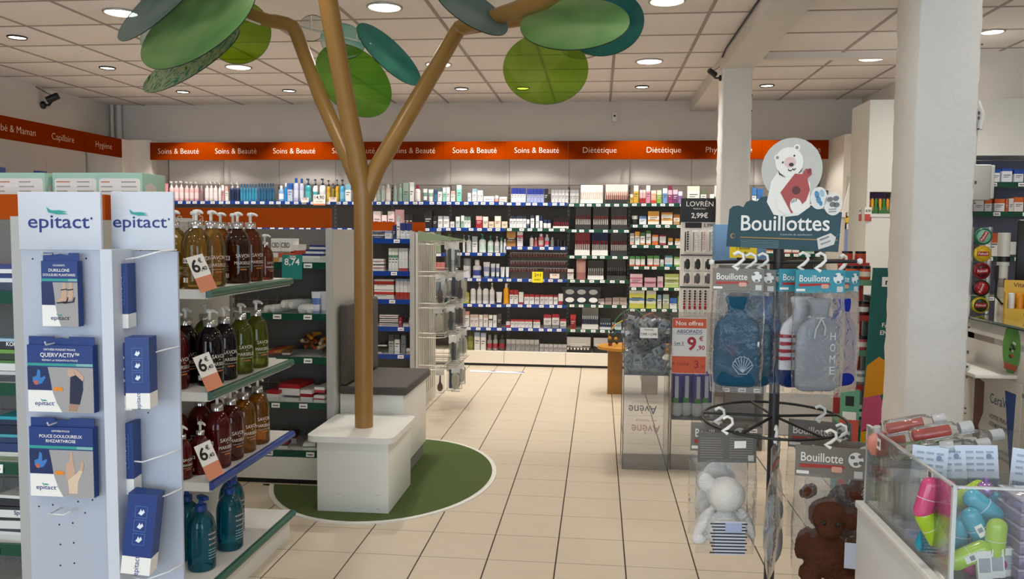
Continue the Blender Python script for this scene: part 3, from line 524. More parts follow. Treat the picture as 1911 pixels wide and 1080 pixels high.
# discs of colour shown on the palette boxes
pm = MB()
for i in range(7):
    p = at(1060+6.2*i, 655, 8.745); pm.prism(ellipse_pts(p.x, .20, .011, .011, 12), 8.742, 8.745, mat(('#e8cdb4','#dcb99a','#efe0d0','#e6d6cc','#eadfd6','#d9c4a8','#e2d2c2')[i], .4))
o = pm.build('powder_disc_card'); tag(o, 'strip card of pale powder discs in front of the makeup palette box', 'card')
# plush row of white oval compacts in a black rack on the fifth Diététique shelf
rk = thing('compact_rack', 'black tilted rack holding six oval white compacts below Diététique sign', 'display', tuple(at(1085, 567, 8.76)+Vector((0,0,.012))))
rk.location.z = S(-1, 4)
mb = MB(); mb.box(-.20, .20, 0, .012, 0, .18, mat('#131315', .4)); mb.box(-.20, .2, -.02, .0, 0, .015, mat('#131315', .4)); mb.box(-.21,.21,-.004,.014,.16,.185, mat('#131315',.4)); mb.build('rack_frame', rk)
for i in range(3):
    for j in range(2):
        MB().prism(ellipse_pts(-.125+.125*i, .045+.085*j, .046, .027, 20), -.012, 0, mat('#eceae6' if j == 0 else '#a8a6a2', .3)).build('compact', rk)
# hanging cards of small nail tools on the fourth shelf of the last Soins & Beauté bay
HK = MB()
HK.box(-.007, .007, -.002, .002, -.028, .008, mat('#e0d6cc', .4)); HK.lathe([(.0065,-.03),(.0065,-.008)], mat('#8c2c2c', .3), 8, mx=Matrix.Translation((0,-.006,0))); HK.lathe([(.004,-.008),(.004,.012)], mat('#241c1c', .4), 8, mx=Matrix.Translation((0,-.006,0)))
HKm = HK.mesh('varnish_card')
for r_i, py in enumerate((474, 489, 502)):
    for i in range(20):
        if 9 < i < 12 and r_i == 2: continue
        p = at(953.5+5.3*i, py, 8.79)
        tag(put('varnish_card', HKm, None, (p.x, p.y, p.z), (0, 0, rg.uniform(-.2, .2))), 'tiny carded nail varnish hanging below the last Soins & Beauté sign', 'cosmetic', 'carded nail varnishes')
hb = thing('varnish_hook_board', 'dark hook board behind rows of tiny nail varnishes', 'display board', (at(1005, 490, 8.8).x, 8.80, S(-2, 3)))
MB().box(-.31, .31, .012, .02, 0, .32, mat('#4a4542', .6)).build('board', hb)
for r_i, py in enumerate((474, 489, 502)):
    z = at(1005, py, 8.79).z-S(-2, 3); MB().tube([(-.31, -.006, z+.012), (.31, -.006, z+.012)], .003, CHROME, 6).build('hook_bar', hb)
    MB().tube([(-.3, -.006, z+.012), (-.3, .014, z+.012)], .003, CHROME, 6).build('bar_stub', hb)
# tools and pouch on the fourth shelf of the first Diététique bay
bay(-1, 3, [('carton',1059,1071,1,502,'d8d4cc*2 6a2c2c*.4 e6e2da','white carton with wine band'),('pouch',1075,1094,1,481,'a8706c c89a90','brown pink pouch'),('tray',1096,1128,1,486,'e8e6e2 4f4a47 8f8c88 c4c2be','tweezer stand'),('tray',1132,1170,1,484,'3c3a38 4f4a47 1c1a1c 6a6664','black nail file stand')])
# yellow promo card and two price cards clipped to the shelf rails
def promo(px, py, Y, w, h, lines, bgc, ink, label, tilt=0, band=None):
    p = at(px, py, Y); t = thing('price_card', label, 'price card', (p.x, Y, p.z), rot=(R(-4), 0, R(tilt)))
    mb = MB().box(-w/2, w/2, 0, .0012, -h/2, h/2, mat(bgc, .5))
    if band: mb.box(-w/2, w/2, -.0006, 0, -h/2, -h/2+h*.14, mat(band, .5))
    mb.build('card', t); tx = MB()
    for s, z, hh in lines: add_text(tx, s, 0, z*h, hh*h, mat(ink, .5), y=-.0012, maxw=w*.9, bold=.01)
    tx.build('lettering', t); return t
promo(1003, 517, 8.69, .115, .115, [('2=1', .05, .3), ('OFFERT', -.3, .12)], '#e8d400', '#3a3620', 'yellow two for one card on a blue shelf rail')
promo(1035, 515, 8.69, .10, .05, [('9,90', 0, .4)], '#e8d8cc', '#b0402c', 'pale orange price card on the blue shelf rail')
promo(596, 373, 8.69, .135, .115, [('14,90', .08, .32), ('soin lavant', -.2, .1)], '#efe9e2', '#1b1a1a', 'white card reading 14,90 on the blue rail behind the tree', band='#d8845c')
promo(569, 373, 8.69, .085, .05, [('9,90', 0, .45)], '#efe4dc', '#8a4a3c', 'small white price card beside the 14,90 card')
promo(621, 372, 8.69, .085, .05, [('7,50', 0, .45)], '#efe4dc', '#8a4a3c', 'small white price card next to the tree trunk')

# ================================================================== corner filler and the shelving on the left wall
tag(MB().box(-5.66, -4.965, 8.74, 9.18, 0, 2.43, panel_hi).box(-5.66,-5.2,8.56,8.74,0,2.42,panel_hi).build('corner_cabinet'), 'tall pale corner panel between the left and back shelving', 'panel')
LX = -5.2
for i, (word, nm) in enumerate((('Hygiène', 'Hygiène'), ('Capillaire', 'Capillaire'), ('Bébé & Maman', 'Bébé & Maman'), ('Solaire', 'Solaire'))):
    yc = 8.20-.66*i
    t = thing('wall_shelving', 'left wall shelving bay with orange header reading '+nm, 'shelving', (LX, yc, 0), R(90), group='wall shelving bays along the left wall')
    MB().box(-.328, .328, .40, .42, 1.958, 2.40, panel_hi).build('upper_panel', t); MB().box(-.328, .328, .40, .42, .16, 1.953, panel_hi).build('back_panel', t)
    u = MB(); slots(u, .33, .392, .17, 1.955); u.build('slotted_upright', t)
    hp = MB().box(-.329, .329, -.02, 0, 2.215, 2.415, ORANGE).build('header_panel', t)
    tx = MB(); add_text(tx, word, 0, 2.283, .062, LIGHTLETTER, y=-.0215, maxw=.56, bold=-.012); tx.build('lettering', hp)
    for z in (1.755, 1.45, 1.15): shelf(t, .654, .39, z-.012, RAILBLUE, 5)
    MB().box(-.328, .328, -.02, .39, .028, .158, plinth_m).build('plinth_drawer', t); MB().box(-.33, .33, 0, .39, 0, .028, BLACK).build('kickboard', t)
for (y, kind, w, h, cols, what) in ((6.62,'jar',.10,.20,'e6e4e0 dcdad6','white tub on the left wall shelf under Bébé & Maman'), (6.80,'carton',.10,.23,'1c2c58*3 24366a','navy carton with pale lettering under Bébé & Maman'),
        (7.05,'carton',.14,.16,'d8d4ce','low white carton under the Capillaire sign'), (7.35,'carton',.11,.235,'1c2f68*3 e4e6ea*.8 24387a','navy and white carton under the Capillaire sign'), (7.6,'carton',.2,.13,'1d2a48','dark blue flat carton under the Capillaire sign'),
        (7.85,'carton',.1,.14,'d8d6d0 9a9890','white grey carton under the Hygiène sign'), (8.05,'jar',.09,.12,'e4e0da c9c2b8','white pot under the Hygiène sign'), (8.25,'carton',.1,.1,'e6e2dc b8b0a4','small white carton under the Hygiène sign')):
    item(kind, w, .06, h, cols, (LX-.09, y, 1.743), what, None, R(90))
# ================================================================== near gondola at the left
gond_m = mat('#b4b3b0', .5); gond_d = mat('#6f6d6a', .6)
def gondola(label, x0, x1, yf, depth, levels, rail, head=None, head_txt=None, endR=True, both=True, back_h=1.44, hx=None, head_z=None, group='double sided gondolas'):
    """free-standing gondola seen from its -y side: base, spine, end panels, shelves with price rails, wire fences, orange header"""
    xc, w = (x0+x1)/2, x1-x0
    t = thing('gondola_shelving', label, 'shelving', (xc, yf, 0), group=group)
    full = 2*depth+.06 if both else depth+.04
    MB().box(-w/2, w/2, depth, depth+.04, 0, back_h, gond_d).build('spine_panel', t)
    MB().box(-w/2, w/2, -.0, full, .0, .028, BLACK).build('kickboard', t)
    MB().box(-w/2, w/2, -.012, full+.012, .028, levels[-1]-.035, mat('#e2ded4', .4)).build('plinth', t)
    for sx in ((1, -1) if endR else (-1,)):
        e = MB().box(sx*w/2-(0 if sx > 0 else .03), sx*w/2+(.03 if sx > 0 else 0), -.02, full+.02, 0, back_h, mat('#c9c8c2', .5)).build('end_panel', t)
        MB().box(sx*w/2-(.004 if sx > 0 else .034), sx*w/2+(.034 if sx > 0 else .004), -.03, -.0202, 0, back_h+.004, gond_m).build('edge_trim', e)
    for i, z in enumerate(levels):
        s = shelf(t, w-.01, depth, z, rail, max(3, int(w/.2)))
        f = MB()                       # low wire fence at the back of the shelf
        for q in range(int(w/.06)): f.tube([(-w/2+.03+.06*q, depth-.02, .0), (-w/2+.03+.06*q+.012, depth-.025, .07)], .0016, CHROME, 5)
        f.tube([(-w/2+.02, depth-.02, .05), (w/2-.02, depth-.02, .05)], .0018, CHROME, 5); f.build('wire_fence', s)
        MB().box(-w/2+.01, w/2-.01, .004, .006, 0, .028, ACRYL).build('acrylic_edge', s)
    if head:
        a, b = head_z; hpx0, hpx1 = hx
        hp = MB().box(hpx0-xc, hpx1-xc, depth+.0, depth+.04, a, b, mat('#b04a08', .6, spec=.1)).build('header_panel', t)  # lighter orange than the wall headers; stronger light is put into the colour
        if head_txt:
            tx = MB(); add_text(tx, head_txt[0], head_txt[1]-xc, a+.03, (b-a)*.62, mat('#e0b49c', .5), y=depth-.001, align='L'); tx.build('lettering', hp)
    return t
GL = (1.235, .955, .71, .455, .185)
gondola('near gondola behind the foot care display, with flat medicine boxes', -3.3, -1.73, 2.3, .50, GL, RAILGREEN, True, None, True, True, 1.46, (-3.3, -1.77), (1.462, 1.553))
# flat cartons on it, in the strip that shows beside the foot care display
def flatbox(x, y, z, w, d, h, cols, label, rz=0, txt=None, ink='#ffffff', tilt=0, group=None, name='medicine_box'):
    t = thing(name, label, 'box', (x, y, z), group=group, rot=(tilt, 0, rz)); c = hexes(cols); z0 = 0; tot = sum(q for _, q in c); mb = MB()
    for hx, q in c: mb.box(-w/2, w/2, 0, d, z0, z0+h*q/tot, CARD(hx)); z0 += h*q/tot
    mb.build('carton_body', t)
    if txt:
        tx = MB(); add_text(tx, txt, 0, h*.3, h*.38, mat(ink, .5), y=-.0008, maxw=w*.85, bold=.012); tx.build('lettering', t)
    return t
RNG = random.Random(11)
flatbox(-1.735, 2.52, 1.235, .10, .05, .155, '1a2f5e*3 22407c', 'navy upright carton behind the flat boxes on the near gondola', txt='VALDIS')
for i in range(3): flatbox(-1.80+.01*i, 2.335, 1.235+.028*i, .17, .16, .026, 'e4e4e8 283a78' if i else '1d2a52', 'flat navy and white box on the top shelf of the near gondola', RNG.uniform(-.06, .06), group='flat boxes on the near gondola top shelf')
for i in range(4): flatbox(-1.80+.008*i, 2.34, .955+.034*i, .18, .15, .032, ('3a3e46 d0d0d0*.5', 'e2e2de 4a7a3a*.4', '2b3a2c 6a9a44*.6', '303238 a8c8e0*.4')[i], ('grey lidded box low in the second shelf stack of the near gondola', 'white box with green foot in the stack on the second shelf', 'dark green box in the stack on the second shelf', 'charcoal box topping the stack on the second shelf of the near gondola')[i], RNG.uniform(-.05, .05), ('', '', '', 'KORELAX')[i] or None)
for i in range(5): flatbox(-1.79+.006*i, 2.33, .71+.028*i, .17, .15, .026, ('6a7a4a e2e2d8', '2a3a6c', '1f3a5c 4aa0b0*.5', '16243c', '20304c 2fa0b4*.6')[i], ('olive white box at the foot of the third shelf stack', 'plain dark blue box in the third shelf stack', 'blue and teal box in the third shelf stack', 'near black blue box in the third shelf stack', 'teal topped box at the top of the third shelf stack')[i], RNG.uniform(-.05, .05))
for i in range(4): flatbox(-1.80+.01*i, 2.335, .455+.036*i, .18, .14, .034, ('e2e2e0 4a4a4c*.3', 'deddda 303034*.3', 'e4e4e2 2a2c30*.4', '2c2e34 dcdcda*.4')[i], ('white box with grey top lowest on the fourth shelf', 'white box with thin black top on the fourth shelf', 'white box reading Spasm on the fourth shelf of the near gondola', 'black box topping the fourth shelf stack of the near gondola')[i], RNG.uniform(-.05, .05), ('', '', 'Spasm', '')[i] or None, '#1c2f6c')
for i in range(3): flatbox(-1.80+.01*i, 2.335, .185+.036*i, .18, .14, .034, ('c8c8c8 5a6a8c*.3', '8a9aa8', 'dadad6')[i], ('pale box with blue top on the lowest shelf of the near gondola', 'grey blue box on the lowest shelf of the near gondola', 'off white box topping the lowest shelf stack')[i], RNG.uniform(-.05, .05))
# mint edged white cartons lined up on top of it
tp = MB().box(-3.3, -1.72, 2.94, 3.36, 1.462, 1.478, mat('#d4d2cc', .5)).build('gondola_top_board'); tag(tp, 'pale top board of the near gondola carrying mint edged boxes', 'board')
mint = mat('#a9cdbb', .5)
for i, (xa, xb, yy) in enumerate(((-20, 83, 3.0), (97, 183, 3.03), (180, 265, 3.0))):
    a = at(xa, 322, yy); b = at(xb, 322, yy); w = b.x-a.x; h = a.z-1.478
    t = thing('supplement_box', ('white and mint carton under the Capillaire sign, on the near gondola top', 'white and mint carton between two others on the near gondola top', 'white and mint carton with open side, next to the soap bottles')[i], 'box', ((a.x+b.x)/2, yy, 1.478), group='mint edged cartons on the near gondola')
    MB().box(-w/2, w/2, 0, .17, 0, h, mint, ch=.002).build('carton_body', t)
    lp = MB(); flat(lp, rrect(-w/2+.01, w/2-.008, .006, h-.022, .012), mat('#ece4dd', .5), 0)
    lp.add([(w/2+.0006, .02, .01), (w/2+.0006, .10, .01), (w/2+.0006, .10, h-.05), (w/2+.0006, .06, h-.035), (w/2+.0006, .02, h-.05)], [(0,1,2,3,4)], mat('#e4ddd4', .5))
    lb = lp.build('label_panel', t); ln = MB(); gy_ = mat('#a59c96', .6); rd = mat('#c97a60', .6)
    for q in range(6):
        z = h-.038-q*.018
        if z < .012: break
        for sx in (-1, 1):
            x0 = -w/2+.018 if sx < 0 else .008
            rect(ln, x0, x0+w*.36*RNG.uniform(.5, 1), z, z+.0045, rd if (q == 0 and sx < 0) else gy_, -.0008)
    ln.build('small_print', lb)

# ================================================================== end-of-aisle shelves of Marseille soap, facing the aisle
EX, EYC, EW, ED = -1.41, 3.23, .80, .27
te = thing('end_shelving', 'white end of aisle shelves full of coloured liquid soap bottles', 'shelving', (EX, EYC, 0), R(90))
wp = mat('#d9d7d2', .5)
MB().box(-EW/2, EW/2, ED, ED+.008, .0, 1.45, wp).build('back_panel', te)
for sx in (-1, 1):
    u = MB(); slots(u, sx*(EW/2-.02), ED-.012, .1, 1.45); u.build('slotted_upright', te)
MB().box(-EW/2, EW/2, .01, ED, 0, .085, wp).build('plinth', te)
SZ = (1.213, .838, .503, .128)
for i, z in enumerate(SZ):
    s = MB().box(-EW/2, EW/2, .006, ED, -.026, 0, mat('#e4e2dd', .4)).build('shelf', te, (0, 0, z))
    c = mat('#1d3f8f' if i == 2 else '#2b6050', .3)
    mb = MB(); mb.tube([(-EW/2, -.006, -.014), (EW/2+.004, -.006, -.014)], .016, c, 12); mb.build('price_rail', s)
    MB().box(-EW/2, EW/2, -.006, .004, -.034, -.030, mat('#cfd6d3', .3)).build('rail_lip', s)
    MB().box(-EW/2-.004, -EW/2+.0, .0, ED, -.034, .0, mat('#d8d6d0', .4)).build('end_bracket', s)
def price_flag(px, py, X, label, cents='40'):
    d = AXT @ Vector(((px-955.5)/FPX, (py-540)/FPX, 1.0)); t = X/d.x; p = Vector((0,0,CAMZ))+d*t
    o = thing('price_flag', label, 'price card', tuple(p), group='six euro price flags', rot=(R(-20), R(-13), R(58)))
    mb = MB().box(-.033, .033, 0, .001, -.005, .075, PAPER); mb.build('card', o)
    MB().box(-.033, .033, -.0002, .0012, -.06, -.005, mat('#d98a6a', .5)).build('orange_foot', o)
    tx = MB(); add_text(tx, '6', -.012, .015, .045, BLACK, y=-.0008, bold=.02); add_text(tx, '€', .012, .045, .016, BLACK, y=-.0008, bold=.02); add_text(tx, ','+cents, .015, .015, .014, BLACK, y=-.0008, bold=.02); tx.build('lettering', o)
price_flag(378, 513, -1.405, 'six euro price flag on the shelf of golden soap bottles')
price_flag(390, 697, -1.405, 'six euro price flag on the shelf of purple and green soap')
price_flag(392, 862, -1.405, 'six euro price flag on the blue railed shelf of red soap')
LIQ = {'gold': ('#f2dfa0', '#d8a840', .80), 'amber': ('#e4b060', '#b87424', .75), 'brown': ('#c4743c', '#94480f', .70), 'cola': ('#9a5a2c', '#5c2c0f', .62), 'red': ('#a02024', '#8a1018', .5), 'wine': ('#4a0c12', '#34060a', .35),
       'purple': ('#3a1a30', '#1e0a1a', .35), 'green': ('#b0ba3c', '#8a9618', .68), 'rust': ('#a83414', '#741a08', .55), 'honey': ('#dcaa44', '#b87c14', .68), 'teal': ('#58c4d4', '#1890ac', .7)}
lbl_w = mat('#ece6de', .5); chrome2 = mat('#cfcfd2', .16, 1.0); pumpw = mat('#eeeae4', .3); pumpclear = clear('#e8e8ea', .5, .1, '#d8d8da', gl=.6)
def soap(x, y, z, liq, small, label, rz=None, tex=True, head=True):
    tint, body, tr = LIQ[liq]; m = clear(tint, tr, .04, body, gl=.5, tl=.5); r, h = (.0375, .148) if small else (.0505, .222)
    if liq == 'teal': r, h = .053, .225
    rz = R(60)+RNG.uniform(-.2, .2) if rz is None else rz
    t = thing('soap_pump_bottle', label, 'bottle', (x, y, z+.001), rz)
    b = MB().lathe([(r*.9,0),(r*.98,.004),(r,.012),(r,h*.66),(r*.97,h*.75),(r*.86,h*.85),(r*.66,h*.93),(r*.42,h*.985),(r*.36,h),(r*.36,h*1.03)], m, 28).build('bottle_body', t)
    if liq == 'teal':
        blue = mat('#0f3f8c', .35)
        MB().lathe([(r*.40,h*1.0),(r*.40,h*1.10),(r*.34,h*1.11)], blue, 20).build('collar', t)
        MB().lathe([(r*.16,h*1.1),(r*.16,h*1.22)], blue, 10).box(-.012,.012,-.04,.013,h*1.2,h*1.27, blue, ch=.003).build('pump_head', t)
        tx = MB()
        for q, (s, hh) in enumerate((('BIODERMA', .006), ('Atoderm', .008), ('gel douche', .006))): add_text(tx, s, .02, h*.62-q*.02, hh, lbl_w, bend=r+.0006, align='C')
        for q in range(4): 
            for k in range(10): a0 = (.004+.0035*k)/r; 
            tx.add([((r+.0006)*math.sin(a), -(r+.0006)*math.cos(a), zz) for zz in (h*(.36-.05*q), h*(.37-.05*q)) for a in [(-.002+.006*k)/r for k in range(8)]], [(k, k+1, k+9, k+8) for k in range(7)], mat('#9fc8d4', .5))
        tx.build('lettering', t); return t
    MB().lathe([(r*.46,h*1.0),(r*.46,h*1.115),(r*.40,h*1.12),(r*.2,h*1.12)], chrome2, 20).build('collar', t)
    hm = pumpw if head else pumpclear; hh = h*1.12; k = .8 if small else 1
    MB().lathe([(.006*k,hh-.002),(.006*k,hh+.026*k)], hm, 10).lathe([(.0125*k,hh+.026*k),(.014*k,hh+.034*k),(.010*k,hh+.040*k),(.0001,hh+.041*k)], hm, 14).tube([(0,0,hh+.034*k),(0,-.025*k,hh+.034*k),(0,-.042*k,hh+.028*k)], [.008*k,.006*k,.0045*k], hm, 8).build('pump_head', t)
    tx = MB(); s = .68 if small else 1.0; rr = r+.0007
    add_text(tx, 'SAVON', 0, h*.47, .0145*s, lbl_w, bend=rr, w=.062*s); add_text(tx, 'DE', 0, h*.435, .0045*s, lbl_w, bend=rr); add_text(tx, 'MARSEILLE', 0, h*.345, .0125*s, lbl_w, bend=rr, w=.074*s)
    add_text(tx, '- maison fondée en 1894 -', 0, h*.29, .004*s, lbl_w, bend=rr, maxw=.06*s)
    def band(a0, a1, z0, z1, m_): tx.add([(rr*math.sin(a), -rr*math.cos(a), zz) for zz in (z0, z1) for a in [a0+(a1-a0)*i/6 for i in range(7)]], [(i, i+1, i+8, i+7) for i in range(6)], m_)
    band(-.28, .28, h*.24, h*.265, mat('#b06a3a', .5)); tx.build('lettering', t)
    tx = MB(); rr = r+.0006
    band(-1.75, -1.1, h*.42, h*.50, lbl_w); band(-1.68, -1.52, h*.435, h*.485, mat('#3a3436', .5)); band(-1.42, -1.2, h*.435, h*.485, mat('#55494a', .5))
    for q in range(5): band(-1.75, -1.15-RNG.uniform(0, .2), h*(.34-.028*q), h*(.346-.028*q), mat('#a8988c', .5))
    band(-1.75, -1.45, h*.10, h*.18, lbl_w); band(-1.38, -1.22, h*.10, h*.18, mat('#c8beb4', .5)); tx.build('back_label', t)
    return t
def soapset(z, rows):
    for i, (x, y, liq, small, lab) in enumerate(rows): soap(x, y, z, liq, small, lab)
soapset(SZ[0], [(-1.475,2.895,'gold',0,'tall golden soap bottle behind the topmost six euro flag'),(-1.475,3.01,'gold',0,'second tall golden soap bottle along the top shelf edge'),(-1.472,3.235,'cola',0,'tall dark brown soap bottle along the top shelf edge'),(-1.472,3.36,'brown',0,'tall amber brown soap bottle at the far end of the top shelf'),
    (-1.618,3.0,'gold',0,'tall golden soap bottle in the back row of the top shelf'),(-1.60,3.12,'cola',0,'tall dark soap bottle in the back row of the top shelf'),(-1.59,3.33,'amber',0,'tall amber soap bottle in the back row behind the brown ones'),(-1.60,3.47,'brown',0,'tall brown soap bottle in the far corner of the top shelf'),
    (-1.563,2.88,'gold',1,'small golden soap bottle in front on the top shelf'),(-1.630,2.895,'gold',1,'small golden soap bottle next to the white foot care display'),(-1.465,3.49,'brown',1,'small amber soap bottle behind the tall brown ones')])
soapset(SZ[1], [(-1.565,2.885,'red',0,'tall dark red soap bottle at the near end of the second shelf'),(-1.59,3.02,'wine',0,'wine red soap bottle behind the near red one'),(-1.475,2.985,'purple',0,'near purple black soap bottle beside the middle six euro flag'),(-1.475,3.105,'purple',0,'far purple black soap bottle next to the green ones'),
    (-1.472,3.25,'green',0,'near olive green soap bottle along the second shelf edge'),(-1.472,3.405,'green',0,'far olive green soap bottle along the second shelf edge'),(-1.60,3.20,'green',0,'olive green soap bottle in the back row of the second shelf')])
soapset(SZ[2], [(-1.475,3.035,'red',0,'tall red soap bottle behind the lowest six euro flag'),(-1.475,3.15,'rust',0,'tall rust red soap bottle along the blue railed shelf'),(-1.472,3.265,'honey',0,'near honey coloured soap bottle on the blue railed shelf'),(-1.472,3.41,'honey',0,'far honey coloured soap bottle on the blue railed shelf'),
    (-1.585,3.115,'red',0,'tall red soap bottle in the back row of the blue railed shelf'),(-1.618,2.985,'red',0,'tall red soap bottle next to the foot care display, blue railed shelf'),(-1.60,3.26,'rust',0,'rust red soap bottle in the back row of the blue railed shelf'),
    (-1.628,2.875,'rust',1,'small red soap bottle next to the foot care display'),(-1.535,2.87,'red',1,'small red soap bottle in front on the blue railed shelf'),(-1.50,2.945,'red',1,'small red soap bottle tucked behind the front one')])
soapset(SZ[3], [(-1.505,2.95,'teal',0,'teal shower gel bottle in front on the lowest shelf'),(-1.49,3.16,'teal',0,'teal shower gel bottle standing further along the lowest shelf'),(-1.56,3.33,'teal',0,'teal shower gel bottle at the far end of the lowest shelf'),(-1.615,3.05,'teal',0,'teal shower gel bottle in the back row of the lowest shelf'),(-1.625,2.895,'teal',0,'teal shower gel bottle next to the foot care display')])

# ================================================================== foot and hand care display tower
EP = mat('#b4bac8', .4, noise=.02, scale=3); EPW = mat('#ced2dc', .45); navy = mat('#12357a', .45); navy2 = mat('#0c2358', .45); tealm = mat('#2f9a92', .5); logo_b = mat('#1c2f78', .5)
def logo(mb, x, z, h, y, ang=0):
    w = add_text(mb, 'epitact', x, z, h, logo_b, y=y, w=h*4.9, bold=.008); k = h
    flat(mb, [(x-k*.95, z+k*1.55), (x-k*.8, z+k*1.15), (x-k*.1, z+k*1.0), (x+k*.8, z+k*1.02), (x+k*.3, z+k*1.15), (x+k*.75, z+k*1.2), (x+k*.1, z+k*1.32), (x-k*.55, z+k*1.30)], tealm, y, .0004)
    flat(mb, ellipse_pts(x+k*2.62, z+k*.72, k*.09, k*.09, 10), logo_b, y, .0003)
td = thing('foot_care_display', 'white metal floor display tower with epitact header boards', 'display stand', (-1.39, 2.02, 0))
MB().box(-.125, .115, 0, .008, 0, 1.372, EP).build('front_panel', td); MB().box(.145, .27, .07, .078, 0, 1.37, EP).build('side_panel', td)
MB().box(.115, .147, -.03, .075, 0, 1.376, EPW).build('post', td); MB().box(-.11, .20, .085, .20, 0, 1.36, EP).build('rear_case', td)
MB().box(-.16, .28, -.05, .22, 0, .05, EPW).build('base', td)
h1 = MB().box(-.128, .103, -.004, .006, 1.372, 1.524, EPW, ch=.002).build('header_board', td); lg = MB(); logo(lg, -.014, 1.43, .035, -.0046); lg.build('logo', h1)
h2 = MB().box(.092, .268, .058, .066, 1.372, 1.528, EPW, ch=.002).build('header_board', td); lg = MB(); logo(lg, .174, 1.433, .031, .0574); lg.build('logo', h2)
hl = MB()
for px_, py_ in [(60,483),(160,482),(145,474),(72,945),(98,942),(145,936),(172,933),(158,957),(110,979),(135,976),(112,1016),(137,1013),(112,1055),(138,1051)]:
    p = at(px_, py_, 2.018); hl.prism(ellipse_pts(p.x+1.39, p.z, .0024, .0024, 8), -.0008, 0, BLACK)
for px_, py_ in [(238,481),(243,770),(253,772),(276,770),(246,810),(246,848),(246,865),(257,915),(280,912),(259,1056),(283,1053),(250,1057)]:
    p = at(px_, py_, 2.088); hl.prism(ellipse_pts(p.x+1.39, p.z, .0022, .0022, 8), .069, .07, BLACK)
hl.build('punched_holes', td)
wire = mat('#e6e6e8', .3, .2)
for zz in (1.36, 1.10, .82, .71, .50, .30):
    MB().tube([(.146, .03, zz-.012), (.20, .0, zz-.005), (.255, .02, zz+.012), (.268, .07, zz+.014)], .0022, wire, 6).build('wire_guard', td)
for zz in (1.362, 1.13, .92, .685): MB().tube([(-.03,.0,zz-.002),(-.03,-.055,zz-.002),(.012,-.055,zz-.002),(.012,0,zz-.002)] if zz < .7 else [(-.02,.0,zz),(-.02,-.06,zz),(-.02,-.064,zz+.008)], .0022, wire, 6).build('hook', td)
skin = mat('#a9846f', .6); skin2 = mat('#c8a48c', .6); photo_g = mat('#a39f9f', .55); oran = mat('#e88a1c', .5)
